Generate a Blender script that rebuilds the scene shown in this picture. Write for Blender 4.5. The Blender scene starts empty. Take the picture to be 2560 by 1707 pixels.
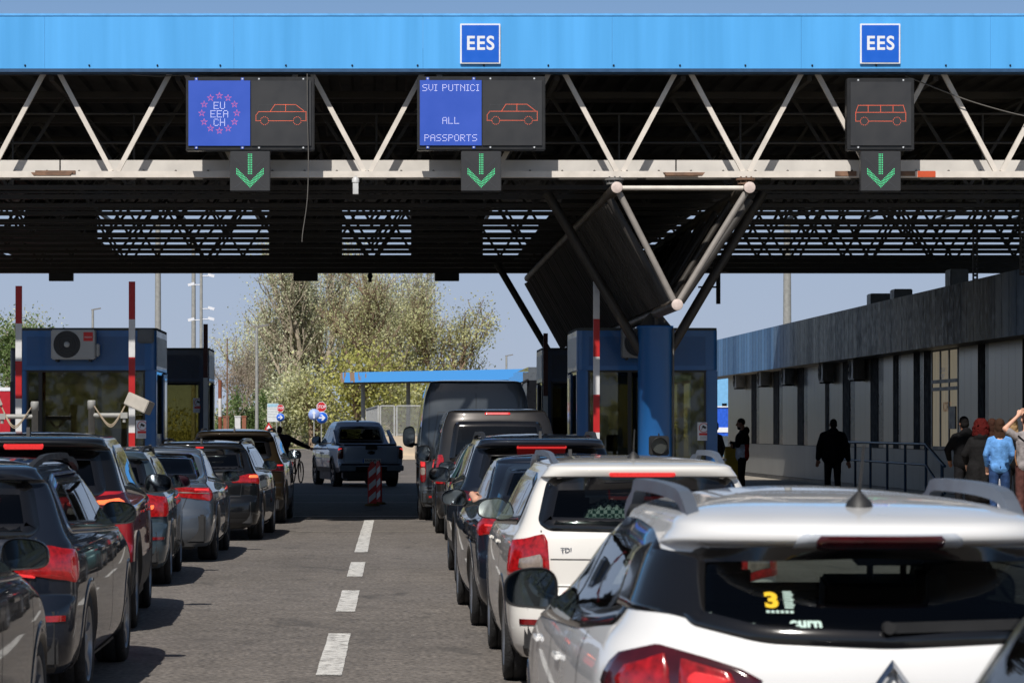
import bpy, bmesh, math, random
import numpy as np
from mathutils import Vector, Matrix
random.seed(7)
S = bpy.context.scene
COL = S.collection
R = math.radians

# ------------------------------------------------------------------ camera
FPX, CX, CY, HC = 7000.0, 950.0, 1072.0, 1.65      # focal length in photo pixels, vanishing point, eye height
cam_data = bpy.data.cameras.new("camera")
cam = bpy.data.objects.new("camera", cam_data)
COL.objects.link(cam)
cam.location = (0, 0, HC)
cam.rotation_euler = (R(90), 0, 0)
cam_data.sensor_width = 36.0
cam_data.lens = FPX / 2560 * 36.0
cam_data.shift_x = (1280 - CX) / 2560
cam_data.shift_y = (CY - 853.5) / 2560
cam_data.clip_start = 0.1
cam_data.clip_end = 4000
cam_data.dof.use_dof = True
cam_data.dof.focus_distance = 46.0
cam_data.dof.aperture_fstop = 9.5
S.camera = cam

# ------------------------------------------------------------------ world, sun, exposure
SUN_EL, SUN_AZ = 48.0, 16.8         # sun behind the photographer, a little to the left
w = bpy.data.worlds.new("World")
S.world = w
w.use_nodes = True
nt = w.node_tree
bg = nt.nodes["Background"]
sky = nt.nodes.new("ShaderNodeTexSky")
sky.sky_type = 'NISHITA'
sky.sun_disc = False
sky.sun_elevation = R(SUN_EL)
sky.sun_rotation = R(180 + SUN_AZ)
sky.air_density = 1.0
sky.dust_density = 1.5
sky.ozone_density = 1.6
# hazy spring sky: the physical sky, with a pale blue haze layer low over the horizon
SKY_K = 0.05
geo = nt.nodes.new("ShaderNodeTexCoord")
sep = nt.nodes.new("ShaderNodeSeparateXYZ"); nt.links.new(geo.outputs["Generated"], sep.inputs[0])
rmp = nt.nodes.new("ShaderNodeValToRGB"); nt.links.new(sep.outputs["Z"], rmp.inputs[0])
el = rmp.color_ramp.elements
el[0].position = 0.0; el[0].color = (0.42, 0.485, 0.605, 1)
el[1].position = 0.16; el[1].color = (0.205, 0.375, 0.665, 1)
e2 = el.new(0.075); e2.color = (0.365, 0.46, 0.62, 1)
fac = nt.nodes.new("ShaderNodeMapRange"); nt.links.new(sep.outputs["Z"], fac.inputs[0])
fac.inputs[1].default_value = 0.11; fac.inputs[2].default_value = 0.34
sc_ = nt.nodes.new("ShaderNodeVectorMath"); sc_.operation = 'SCALE'; nt.links.new(rmp.outputs[0], sc_.inputs[0]); sc_.inputs["Scale"].default_value = 1 / SKY_K
mixs = nt.nodes.new("ShaderNodeMix"); mixs.data_type = 'RGBA'
nt.links.new(fac.outputs[0], mixs.inputs[0]); nt.links.new(sc_.outputs[0], mixs.inputs[6]); nt.links.new(sky.outputs[0], mixs.inputs[7])
nt.links.new(mixs.outputs[2], bg.inputs[0])
bg.inputs[1].default_value = SKY_K
sd = bpy.data.lights.new("sun", 'SUN')
sd.energy = 4.6
sd.angle = R(0.5)
sd.color = (1.0, 0.955, 0.89)
sun = bpy.data.objects.new("sun", sd)
COL.objects.link(sun)
# light travels towards +x (right), +y (away), down
ldir = Vector((math.sin(R(SUN_AZ)) * math.cos(R(SUN_EL)), math.cos(R(SUN_AZ)) * math.cos(R(SUN_EL)), -math.sin(R(SUN_EL))))
sun.rotation_euler = ldir.to_track_quat('-Z', 'Y').to_euler()
S.view_settings.view_transform = 'Standard'
S.view_settings.look = 'None'
S.view_settings.exposure = 0.0
S.view_settings.gamma = 1.0
S.cycles.max_bounces = 8
S.cycles.transparent_max_bounces = 16
S.cycles.caustics_reflective = False
S.cycles.caustics_refractive = False

def P(px, py, d):
    """photo pixel at distance d -> world point"""
    return Vector(((px - CX) * d / FPX, d, HC - (py - CY) * d / FPX))
def PX(px, d): return (px - CX) * d / FPX
def PZ(py, d): return HC - (py - CY) * d / FPX

# ------------------------------------------------------------------ materials
MATS = {}
def lin(c):
    return tuple((v / 12.92 if v <= 0.04045 else ((v + 0.055) / 1.055) ** 2.4) for v in c)
def srgb(r, g, b): return lin((r / 255, g / 255, b / 255))

def mat(name, col, rough=0.5, metal=0.0, coat=0.0, var=0.12, scale=6.0, bump=0.0, bscale=40.0, emit=None, estr=0.0, spec=0.5, streak=None, back=None, rvar=0.08):
    """principled material with procedural colour / roughness variation"""
    if name in MATS: return MATS[name]
    m = bpy.data.materials.new(name)
    m.use_nodes = True
    t = m.node_tree
    b = t.nodes["Principled BSDF"]
    b.inputs["Roughness"].default_value = rough
    b.inputs["Metallic"].default_value = metal
    b.inputs["Coat Weight"].default_value = coat
    b.inputs["Coat Roughness"].default_value = 0.03
    b.inputs["Specular IOR Level"].default_value = spec
    tc = t.nodes.new("ShaderNodeTexCoord")
    mp = t.nodes.new("ShaderNodeMapping")
    t.links.new(tc.outputs["Object"], mp.inputs["Vector"])
    if streak: mp.inputs["Scale"].default_value = streak
    nz = t.nodes.new("ShaderNodeTexNoise")
    nz.inputs["Scale"].default_value = scale
    nz.inputs["Detail"].default_value = 5
    t.links.new(mp.outputs[0], nz.inputs["Vector"])
    cr = t.nodes.new("ShaderNodeMapRange")
    cr.inputs["From Min"].default_value = 0.3
    cr.inputs["From Max"].default_value = 0.7
    cr.inputs["To Min"].default_value = 1 - var
    cr.inputs["To Max"].default_value = 1 + var
    t.links.new(nz.outputs["Fac"], cr.inputs["Value"])
    mul = t.nodes.new("ShaderNodeVectorMath")
    mul.operation = 'SCALE'
    mul.inputs[0].default_value = col[:3]
    t.links.new(cr.outputs[0], mul.inputs["Scale"])
    csock = mul.outputs[0]
    if back is not None:
        g = t.nodes.new("ShaderNodeNewGeometry")
        mx = t.nodes.new("ShaderNodeMix"); mx.data_type = 'RGBA'
        t.links.new(g.outputs["Backfacing"], mx.inputs[0])
        t.links.new(csock, mx.inputs[6])
        mx.inputs[7].default_value = (*back, 1)
        csock = mx.outputs[2]
    t.links.new(csock, b.inputs["Base Color"])
    if rvar:
        rr = t.nodes.new("ShaderNodeMapRange")
        rr.inputs["From Min"].default_value = 0.3
        rr.inputs["From Max"].default_value = 0.7
        rr.inputs["To Min"].default_value = max(0.01, rough - rvar * rough * 2)
        rr.inputs["To Max"].default_value = min(1, rough + rvar * rough * 2)
        t.links.new(nz.outputs["Fac"], rr.inputs["Value"])
        t.links.new(rr.outputs[0], b.inputs["Roughness"])
    if bump:
        n2 = t.nodes.new("ShaderNodeTexNoise")
        n2.inputs["Scale"].default_value = bscale
        n2.inputs["Detail"].default_value = 4
        t.links.new(tc.outputs["Object"], n2.inputs["Vector"])
        bp = t.nodes.new("ShaderNodeBump")
        bp.inputs["Strength"].default_value = bump
        bp.inputs["Distance"].default_value = 0.02
        t.links.new(n2.outputs["Fac"], bp.inputs["Height"])
        t.links.new(bp.outputs[0], b.inputs["Normal"])
    if emit is not None:
        b.inputs["Emission Color"].default_value = (*emit, 1)
        b.inputs["Emission Strength"].default_value = estr
    MATS[name] = m
    return m

def glass(name, tint=(0.25, 0.28, 0.28), ior=1.5, wav=.012):
    """thin sheet glass: tinted transmission plus a sharp Fresnel reflection"""
    if name in MATS: return MATS[name]
    m = bpy.data.materials.new(name); m.use_nodes = True
    t = m.node_tree; t.nodes.clear()
    o = t.nodes.new("ShaderNodeOutputMaterial")
    tr = t.nodes.new("ShaderNodeBsdfTransparent"); tr.inputs[0].default_value = (*tint, 1)
    gl = t.nodes.new("ShaderNodeBsdfGlossy"); gl.inputs["Roughness"].default_value = 0.02
    gl.inputs["Color"].default_value = (0.95, 0.97, 1, 1)
    fr = t.nodes.new("ShaderNodeFresnel"); fr.inputs[0].default_value = ior
    nz = t.nodes.new("ShaderNodeTexNoise"); nz.inputs["Scale"].default_value = 2.2
    tc = t.nodes.new("ShaderNodeTexCoord"); t.links.new(tc.outputs["Object"], nz.inputs["Vector"])
    bp = t.nodes.new("ShaderNodeBump"); bp.inputs["Strength"].default_value = wav; bp.inputs["Distance"].default_value = 0.05
    t.links.new(nz.outputs["Fac"], bp.inputs["Height"]); t.links.new(bp.outputs[0], gl.inputs["Normal"])
    mx = t.nodes.new("ShaderNodeMixShader")
    # a thin sheet reflects the same from both sides
    g = t.nodes.new("ShaderNodeNewGeometry"); io = t.nodes.new("ShaderNodeMapRange")
    io.inputs[3].default_value = ior; io.inputs[4].default_value = 1 / ior
    t.links.new(g.outputs["Backfacing"], io.inputs[0]); t.links.new(io.outputs[0], fr.inputs[0])
    t.links.new(fr.outputs[0], mx.inputs[0]); t.links.new(tr.outputs[0], mx.inputs[1]); t.links.new(gl.outputs[0], mx.inputs[2])
    t.links.new(mx.outputs[0], o.inputs[0])
    MATS[name] = m
    return m

def emis(name, col, s):
    return mat(name, tuple(c * 0.6 for c in col), 0.4, emit=col, estr=s, var=0.05)

# ------------------------------------------------------------------ mesh helpers
class MB:
    """collects geometry for ONE mesh object"""
    def __init__(s): s.v = []; s.f = []; s.mi = []; s.sm = []
    def add(s, vs, fs, mi=0, smooth=False):
        o = len(s.v)
        s.v.extend([tuple(x) for x in vs])
        for f in fs:
            s.f.append(tuple(i + o for i in f)); s.mi.append(mi); s.sm.append(smooth)
        return s
    def box(s, c, d, rot=None, mi=0):
        hx, hy, hz = d[0] / 2, d[1] / 2, d[2] / 2
        vs = [Vector((x, y, z)) for x in (-hx, hx) for y in (-hy, hy) for z in (-hz, hz)]
        if rot is not None:
            M = rot if isinstance(rot, Matrix) else Matrix.Rotation(rot, 3, 'Z')
            vs = [M @ v for v in vs]
        c = Vector(c)
        return s.add([v + c for v in vs], [(0, 1, 3, 2), (4, 6, 7, 5), (0, 4, 5, 1), (2, 3, 7, 6), (0, 2, 6, 4), (1, 5, 7, 3)], mi)
    def b2(s, x0, x1, y0, y1, z0, z1, mi=0):
        return s.box(((x0 + x1) / 2, (y0 + y1) / 2, (z0 + z1) / 2), (abs(x1 - x0), abs(y1 - y0), abs(z1 - z0)), mi=mi)
    def tube(s, a, b, r, r2=None, n=12, mi=0, cap=True, smooth=True):
        a, b = Vector(a), Vector(b); r2 = r if r2 is None else r2
        z = (b - a).normalized(); x = z.orthogonal().normalized(); y = z.cross(x)
        vs = []
        for p, rr in ((a, r), (b, r2)):
            for i in range(n):
                t = 2 * math.pi * i / n
                vs.append(p + (x * math.cos(t) + y * math.sin(t)) * rr)
        s.add(vs, [(i, (i + 1) % n, n + (i + 1) % n, n + i) for i in range(n)], mi, smooth)
        if cap: s.add(vs, [tuple(range(n))[::-1], tuple(range(n, 2 * n))], mi)
        return s
    def bar(s, a, b, w, h=None, mi=0, up=None):
        """rectangular bar from a to b"""
        a, b = Vector(a), Vector(b); h = w if h is None else h
        z = (b - a).normalized()
        u = Vector(up) if up is not None else (Vector((0, 1, 0)) if abs(z.y) < 0.9 else Vector((0, 0, 1)))
        x = z.cross(u).normalized(); y = z.cross(x)
        vs = []
        for p in (a, b):
            for sx, sy in ((-1, -1), (1, -1), (1, 1), (-1, 1)):
                vs.append(p + x * sx * w / 2 + y * sy * h / 2)
        return s.add(vs, [(0, 1, 2, 3)[::-1], (4, 5, 6, 7), (0, 1, 5, 4), (1, 2, 6, 5), (2, 3, 7, 6), (3, 0, 4, 7)], mi)
    def path(s, pts, r, n=8, mi=0):
        for i in range(len(pts) - 1): s.tube(pts[i], pts[i + 1], r, n=n, mi=mi)
        return s
    def prism(s, poly, y0, y1, mi=0, axis='y'):
        """polygon (x,z) extruded along y (or (y,z) along x, or (x,y) along z)"""
        n = len(poly)
        def mk(p, t):
            return {'y': (p[0], t, p[1]), 'x': (t, p[0], p[1]), 'z': (p[0], p[1], t)}[axis]
        vs = [mk(p, y0) for p in poly] + [mk(p, y1) for p in poly]
        return s.add(vs, [tuple(range(n)), tuple(range(2 * n - 1, n - 1, -1))] + [(i, n + i, n + (i + 1) % n, (i + 1) % n) for i in range(n)], mi)
    def lathe(s, prof, c=(0, 0, 0), n=24, mi=0, axis='x', smooth=True):
        """profile [(t along axis, r)]"""
        vs = []
        c = Vector(c)
        for t, r in prof:
            for i in range(n):
                a = 2 * math.pi * i / n
                q = {'x': (t, r * math.cos(a), r * math.sin(a)), 'y': (r * math.cos(a), t, r * math.sin(a)), 'z': (r * math.cos(a), r * math.sin(a), t)}[axis]
                vs.append(c + Vector(q))
        fs = []
        for k in range(len(prof) - 1):
            for i in range(n):
                fs.append((k * n + i, k * n + (i + 1) % n, (k + 1) * n + (i + 1) % n, (k + 1) * n + i))
        return s.add(vs, fs, mi, smooth)
    def ball(s, c, r, n=12, m=8, mi=0, sc=(1, 1, 1)):
        vs = []; c = Vector(c)
        for j in range(m + 1):
            p = math.pi * j / m
            for i in range(n):
                a = 2 * math.pi * i / n
                vs.append(c + Vector((math.sin(p) * math.cos(a) * r * sc[0], math.sin(p) * math.sin(a) * r * sc[1], math.cos(p) * r * sc[2])))
        fs = [(j * n + i, (j + 1) * n + i, (j + 1) * n + (i + 1) % n, j * n + (i + 1) % n) for j in range(m) for i in range(n)]
        return s.add(vs, fs, mi, True)
    def disc(s, c, r, n=10, mi=0, axis='-y'):
        c = Vector(c); vs = []
        for i in range(n):
            a = 2 * math.pi * i / n
            q = {'-y': (r * math.cos(a), 0, r * math.sin(a)), 'z': (r * math.cos(a), r * math.sin(a), 0)}[axis]
            vs.append(c + Vector(q))
        return s.add(vs, [tuple(range(n))], mi)
    def build(s, name, mats, parent=None, loc=None, recalc=False, bevel=0.0):
        me = bpy.data.meshes.new(name)
        me.from_pydata(s.v, [], s.f)
        if not isinstance(mats, (list, tuple)): mats = [mats]
        for m in mats: me.materials.append(m)
        me.polygons.foreach_set("material_index", s.mi)
        me.polygons.foreach_set("use_smooth", s.sm)
        if recalc or bevel:
            bm = bmesh.new(); bm.from_mesh(me)
            if recalc: bmesh.ops.recalc_face_normals(bm, faces=bm.faces)
            if bevel:
                bmesh.ops.remove_doubles(bm, verts=bm.verts, dist=1e-5)
                es = [e for e in bm.edges if len(e.link_faces) == 2 and e.calc_face_angle(0) > 0.6]
                bmesh.ops.bevel(bm, geom=es, offset=bevel, segments=2, affect='EDGES', clamp_overlap=True)
            bm.to_mesh(me); bm.free()
        me.update()
        ob = bpy.data.objects.new(name, me)
        COL.objects.link(ob)
        if parent is not None: ob.parent = parent
        if loc is not None: ob.location = loc
        return ob

def tag(o, label=None, cat=None, group=None, kind=None):
    if label: o["label"] = label
    if cat: o["category"] = cat
    if group: o["group"] = group
    if kind: o["kind"] = kind
    return o
def thing(name, loc, label, cat, group=None, rz=0.0):
    o = bpy.data.objects.new(name, None)
    o.empty_display_size = 0.2
    COL.objects.link(o)
    o.location = loc; o.rotation_euler = (0, 0, rz)
    return tag(o, label, cat, group)
def children(o): return [c for c in COL.objects if c.parent is o]
def copy_tree(o, parent=None):
    c = o.copy(); COL.objects.link(c)
    if parent is not None: c.parent = parent
    for ch in children(o): copy_tree(ch, c)
    return c

def text_mesh(txt, size, bold=0.0, extrude=0.0, spacing=1.0, align='CENTER'):
    """verts, faces of lettering in the x-z plane, facing -y, centred"""
    cu = bpy.data.curves.new("lettering", 'FONT')
    cu.body = txt; cu.size = size; cu.align_x = align; cu.align_y = 'CENTER'
    cu.offset = bold; cu.extrude = extrude; cu.space_character = spacing
    ob = bpy.data.objects.new("lettering", cu)
    COL.objects.link(ob)
    dg = bpy.context.evaluated_depsgraph_get()
    me = ob.evaluated_get(dg).to_mesh()
    vs = [(v.co.x, v.co.z, v.co.y) for v in me.vertices]
    fs = [tuple(p.vertices) for p in me.polygons]
    ob.evaluated_get(dg).to_mesh_clear()
    bpy.data.objects.remove(ob); bpy.data.curves.remove(cu)
    return vs, fs
def put_text(mb, txt, size, c, mi=0, bold=0.0, M=None, spacing=1.0, sx=1.0, extrude=0.0):
    vs, fs = text_mesh(txt, size, bold, extrude, spacing)
    M = M or Matrix.Identity(3); c = Vector(c)
    mb.add([c + M @ Vector((v[0] * sx, v[1], v[2])) for v in vs], fs, mi)
# ------------------------------------------------------------------ shared materials
M_asph = mat("asphalt", srgb(98, 95, 93), 0.85, var=0.0)
def worn_paint(m):
    t = m.node_tree; bs = t.nodes["Principled BSDF"]; src = bs.inputs["Base Color"].links[0].from_socket; tc = t.nodes.new("ShaderNodeTexCoord")
    n = t.nodes.new("ShaderNodeTexNoise"); n.inputs["Scale"].default_value = 9; n.inputs["Detail"].default_value = 9; n.inputs["Roughness"].default_value = .75; t.links.new(tc.outputs["Object"], n.inputs["Vector"])
    r = t.nodes.new("ShaderNodeMapRange"); r.inputs[1].default_value = .50; r.inputs[2].default_value = .62; t.links.new(n.outputs[0], r.inputs[0])
    mx = t.nodes.new("ShaderNodeMix"); mx.data_type = 'RGBA'; t.links.new(r.outputs[0], mx.inputs[0]); t.links.new(src, mx.inputs[6]); mx.inputs[7].default_value = (.16, .15, .14, 1); t.links.new(mx.outputs[2], bs.inputs["Base Color"])
def asphalt_nodes(m):
    t = m.node_tree; b = t.nodes["Principled BSDF"]
    tc = t.nodes.new("ShaderNodeTexCoord")
    def noise(sc, det=4, dist=0, scale=None):
        n = t.nodes.new("ShaderNodeTexNoise"); n.inputs["Scale"].default_value = sc; n.inputs["Detail"].default_value = det
        n.inputs["Distortion"].default_value = dist
        if scale:
            mp = t.nodes.new("ShaderNodeMapping"); mp.inputs["Scale"].default_value = scale
            t.links.new(tc.outputs["Object"], mp.inputs[0]); t.links.new(mp.outputs[0], n.inputs["Vector"])
        else: t.links.new(tc.outputs["Object"], n.inputs["Vector"])
        return n
    fine = noise(24, 9); mid = noise(3.0, 6, 0.4); big = noise(0.25, 3); tracks = noise(1.1, 3, 0, (1.0, 0.04, 1))
    def mr(n, a, b_, lo, hi):
        r = t.nodes.new("ShaderNodeMapRange"); r.inputs[1].default_value = a; r.inputs[2].default_value = b_
        r.inputs[3].default_value = lo; r.inputs[4].default_value = hi; t.links.new(n.outputs[0], r.inputs[0]); return r
    a = mr(fine, .34, .66, .5, 1.5); c = mr(mid, .3, .7, .84, 1.16); d = mr(big, .3, .7, .88, 1.12); e = mr(tracks, .35, .65, .92, 1.06)
    def mulm(x, y):
        k = t.nodes.new("ShaderNodeMath"); k.operation = 'MULTIPLY'; t.links.new(x.outputs[0], k.inputs[0]); t.links.new(y.outputs[0], k.inputs[1]); return k
    k = mulm(mulm(a, c), mulm(d, e))
    # pale stone chips
    vo = t.nodes.new("ShaderNodeTexVoronoi"); vo.inputs["Scale"].default_value = 11; t.links.new(tc.outputs["Object"], vo.inputs["Vector"])
    chip = t.nodes.new("ShaderNodeMath"); chip.operation = 'LESS_THAN'; chip.inputs[1].default_value = 0.16; t.links.new(vo.outputs["Distance"], chip.inputs[0])
    rnd = t.nodes.new("ShaderNodeMath"); rnd.operation = 'GREATER_THAN'; rnd.inputs[1].default_value = 0.90; t.links.new(vo.outputs["Color"], rnd.inputs[0])
    chip = mulm(chip, rnd)
    sc = t.nodes.new("ShaderNodeVectorMath"); sc.operation = 'SCALE'; sc.inputs[0].default_value = (0.140, 0.124, 0.110); t.links.new(k.outputs[0], sc.inputs["Scale"])
    mx = t.nodes.new("ShaderNodeMix"); mx.data_type = 'RGBA'; t.links.new(chip.outputs[0], mx.inputs[0]); t.links.new(sc.outputs[0], mx.inputs[6]); mx.inputs[7].default_value = (0.3, 0.28, 0.26, 1)
    # worn joints / cracks across the road
    wv = t.nodes.new("ShaderNodeTexVoronoi"); wv.feature = 'DISTANCE_TO_EDGE'; wv.inputs["Scale"].default_value = 0.12; t.links.new(tc.outputs["Object"], wv.inputs["Vector"])
    cr = t.nodes.new("ShaderNodeMath"); cr.operation = 'LESS_THAN'; cr.inputs[1].default_value = 0.0; t.links.new(wv.outputs[0], cr.inputs[0])
    mx2 = t.nodes.new("ShaderNodeMix"); mx2.data_type = 'RGBA'; t.links.new(cr.outputs[0], mx2.inputs[0]); t.links.new(mx.outputs[2], mx2.inputs[6]); mx2.inputs[7].default_value = (0.045, 0.043, 0.04, 1)
    # oil drips and darker tyre-polished lanes
    oil = noise(1.6, 3, 0.8, (1, .35, 1)); orr = mr(oil, .60, .72, 0, .6)
    mx3 = t.nodes.new("ShaderNodeMix"); mx3.data_type = 'RGBA'; t.links.new(orr.outputs[0], mx3.inputs[0]); t.links.new(mx2.outputs[2], mx3.inputs[6]); mx3.inputs[7].default_value = (0.045, 0.042, 0.04, 1)
    t.links.new(mx3.outputs[2], b.inputs["Base Color"])
    bp = t.nodes.new("ShaderNodeBump"); bp.inputs["Strength"].default_value = 0.5; bp.inputs["Distance"].default_value = 0.008
    t.links.new(fine.outputs[0], bp.inputs["Height"]); t.links.new(bp.outputs[0], b.inputs["Normal"])
asphalt_nodes(M_asph)
M_grass = mat("grass_ground", srgb(118, 118, 72), 0.9, var=0.45, scale=1.5, bump=0.6, bscale=30)
M_conc = mat("concrete", srgb(178, 170, 158), 0.85, var=0.18, scale=3, bump=0.2)
M_mark = mat("road_paint", srgb(205, 203, 198), 0.7, var=0.22, scale=14, bump=0.15, bscale=60)
worn_paint(M_mark)
M_sky_blue = mat("light_blue_sheet", (0.080, 0.38, 0.80), 0.42, var=0.085, scale=1.6, streak=(2.2, 1, .12))
M_darkblue_edge = mat("dark_blue_edge", (0.02, 0.07, 0.16), 0.5)
M_white_steel = mat("white_painted_steel", srgb(214, 206, 196), 0.5, var=0.1, scale=5)
M_grey_steel = mat("grey_steel", srgb(120, 118, 116), 0.5, var=0.15, scale=4)
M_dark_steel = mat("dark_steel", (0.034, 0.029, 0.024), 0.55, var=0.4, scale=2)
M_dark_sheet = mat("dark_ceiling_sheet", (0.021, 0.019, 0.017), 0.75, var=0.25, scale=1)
M_rust = mat("rusty_steel", srgb(120, 92, 74), 0.8, var=0.4, scale=8)
M_orange = mat("orange_primer", srgb(196, 78, 40), 0.6, var=0.15, scale=9)
M_black = mat("black_housing", (0.012, 0.012, 0.013), 0.45, var=0.1)
M_anth = mat("anthracite_panel", srgb(46, 47, 50), 0.5, var=0.06, scale=3)
M_bluescreen = mat("blue_sign_film", (0.03, 0.09, 0.50), 0.45, var=0.05, scale=2)
M_signblue = mat("sign_blue", (0.008, 0.115, 0.60), 0.35, var=0.04)
M_signwhite = mat("sign_white", srgb(225, 228, 235), 0.4, var=0.04)
M_bolt = mat("bright_bolt", srgb(200, 205, 210), 0.35, var=0.05)
M_led_w = emis("white_led", (0.80, 0.80, 1.0), 1.0)
M_led_r = emis("red_led", (1.0, 0.16, 0.22), 0.9)
M_led_o = emis("orange_led", (1.0, 0.16, 0.07), 0.95)
M_led_g = emis("green_led", (0.10, 0.85, 0.36), .8)
M_led_off = mat("unlit_led", srgb(70, 72, 76), 0.4)
M_wire = mat("cable_grey", srgb(95, 92, 88), 0.6)
M_pillar = mat("blue_pillar_paint", (0.016, 0.115, 0.34), 0.38, var=0.1, scale=2, streak=(1, 1, .2))

# ------------------------------------------------------------------ ground, road, markings
FLAT = "structure"
gm = MB()
gm.add([(-1500, -60, 0), (1500, -60, 0), (1500, 2500, 0), (-1500, 2500, 0)], [(0, 1, 2, 3)])
tag(gm.build("ground", M_grass), kind=FLAT)
rm = MB()
rm.add([(-45, -40, .004), (30, -40, .004), (30, 235, .004), (-45, 235, .004)], [(0, 1, 2, 3)])
tag(rm.build("road", M_asph), kind=FLAT)
M_pave = mat("paving", srgb(150, 143, 132), 0.85, var=0.2, scale=2, bump=0.2)
pv = MB(); pv.b2(7.6, 24, 20, 130, 0.008, 0.10)
tag(pv.build("pavement", M_pave, bevel=.02), kind=FLAT)
mk = MB()
dash = [(1690, 1585, 833, 850), (1530, 1477, 863, 873), (1442, 1406, 887, 893), (1381, 1301, 906.5, 920)]
def lane_x(y): return -0.34 + (y - 19) * 0.0046
for (ya, yb, _, _) in dash:
    da, db = HC * FPX / (ya - CY), HC * FPX / (yb - CY)
    n = 14; L = []; Rr = []
    for i in range(n + 1):
        d = da + (db - da) * i / n
        j = random.uniform(-.003, .003)
        L.append((lane_x(d) - .088 + j, d, .009)); Rr.append((lane_x(d) + .088 + random.uniform(-.003, .003), d, .009))
    mk.add(L + Rr, [(i, n + 1 + i, n + 2 + i, i + 1) for i in range(n)])
for d0 in (8.0, 11.2, 14.4, 100, 112, 124):
    mk.add([(lane_x(d0) - .088, d0, .009), (lane_x(d0) + .088, d0, .009), (lane_x(d0) + .088, d0 + 1.5, .009), (lane_x(d0) - .088, d0 + 1.5, .009)], [(0, 1, 2, 3)])
for d0, ww in ((52.6, .25), (62.5, .14), (70.0, .16)):
    for xa in (-4.2, -.3):
        mk.add([(xa, d0, .009), (xa + 3.9, d0, .009), (xa + 3.9, d0 + ww, .009), (xa, d0 + ww, .009)], [(0, 1, 2, 3)])
tag(mk.build("road_marking", M_mark), kind=FLAT)
# pale sealed joint across the road just before the shade
jm = MB()
pts = [(x, 44.9 + .12 * math.sin(x * 1.7) + .03 * math.sin(x * 9), .0085) for x in np.linspace(-3.2, 6, 60)]
jm.add([(p[0], p[1] - .05, p[2]) for p in pts] + [(p[0], p[1] + .05, p[2]) for p in pts], [(i, i + 1, 61 + i, 60 + i) for i in range(59)])
tag(jm.build("road_joint", mat("pale_joint", srgb(148, 142, 132), .9, var=.3, scale=10)), kind=FLAT)
# kerbed islands the booths stand on
for x0, x1 in ((-7.0, -3.75), (3.3, 6.5)):
    im = MB(); im.b2(x0, x1, 47.6, 79, 0.008, 0.16)
    tag(im.build("booth_island", M_conc, bevel=.03), kind=FLAT)

# ------------------------------------------------------------------ canopy
YF, YB = 45.6, 73.3
SF = FPX / YF
XL, XR = -14.7, 19.2
ZC = PZ(430, YF)       # bottom chord
ZT = 7.42              # top chord
canopy = thing("border_canopy", (4.8, YF, 0), "wide steel lattice canopy with light blue fascia spanning all the lanes", "canopy")
def cpart(mb, name, m, parent=None, **k):
    mb.v = [(v[0] - 4.8, v[1] - YF, v[2]) for v in mb.v]
    return mb.build(name, m, parent or canopy, **k)
fa = MB(); zb, ztp = PZ(172, YF), PZ(40, YF)
xs = np.arange(XL, XR + .1, 3.08)
for i in range(len(xs) - 1):
    fa.b2(xs[i] + .0015, xs[i + 1] - .0015, YF, YF + .03, zb, ztp)
fo = cpart(fa, "fascia", M_sky_blue)
b = MB(); b.b2(XL, XR, YF - .012, YF + .3, ztp, ztp + .035); cpart(b, "fascia_capping", mat("pale_blue_edge", (0.12, 0.42, 0.85), .4), fo)
b = MB(); b.b2(XL, XR, YF - .008, YF + .34, zb - .055, zb - .004); cpart(b, "drip_edge", M_darkblue_edge, fo)
for i, px in enumerate(np.arange(-100, 2700, 164)):
    b = MB(); b.lathe([(0, .016), (-.014, .016), (-.02, .004)], (PX(px + random.uniform(-6, 6), YF), YF - .002, PZ(164, YF)), 8, axis='y'); cpart(b, "fascia_bolt", M_black, fo)
# roof sheet with trapezoid ribs
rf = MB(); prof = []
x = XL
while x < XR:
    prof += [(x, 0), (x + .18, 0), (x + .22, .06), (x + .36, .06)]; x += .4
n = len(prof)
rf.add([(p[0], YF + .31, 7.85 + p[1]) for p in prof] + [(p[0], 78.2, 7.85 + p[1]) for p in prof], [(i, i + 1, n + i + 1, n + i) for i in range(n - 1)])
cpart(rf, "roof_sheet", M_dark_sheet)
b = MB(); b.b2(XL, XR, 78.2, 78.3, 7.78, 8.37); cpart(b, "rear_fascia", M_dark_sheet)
b = MB(); b.b2(XL, XL + .05, YF, 78.2, zb, ztp); cpart(b, "side_fascia", M_sky_blue); b = MB(); b.b2(XR - .05, XR, YF, 78.2, zb, ztp); cpart(b, "side_fascia", M_sky_blue)
# front truss
NB = [PX(257 * 1.0884 + 319 * k, YF) for k in range(-7, 15)]
b = MB(); b.b2(XL, XR, YF + .42, YF + .53, ZC - .052, ZC + .052); chord = cpart(b, "bottom_chord", M_white_steel)
b = MB(); b.b2(PX(1668, YF), PX(1752, YF), YF + .405, YF + .418, ZC - .035, ZC + .03); cpart(b, "rusty_patch", M_rust, chord)
b = MB(); b.b2(PX(80, YF), PX(182, YF), YF + .405, YF + .418, ZC + .005, ZC + .06)
cpart(b, "rusty_patch", M_rust, chord); b = MB(); b.b2(PX(2098, YF), PX(2152, YF), YF + .406, YF + .418, ZC - .03, ZC + .05)
cpart(b, "rusty_patch", M_rust, chord); b = MB(); b.b2(PX(2255, YF), PX(2300, YF), YF + .407, YF + .418, ZC - .03, ZC + .05)
cpart(b, "rusty_patch", M_rust, chord)
b = MB(); b.b2(PX(2306, YF), PX(2351, YF), YF + .402, YF + .418, ZC - .049, ZC + .052); cpart(b, "orange_patch", M_orange, chord)
b = MB(); b.b2(XL, XR, YF + .42, YF + .55, 7.58, 7.70); cpart(b, "top_chord", M_dark_steel)
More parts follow.
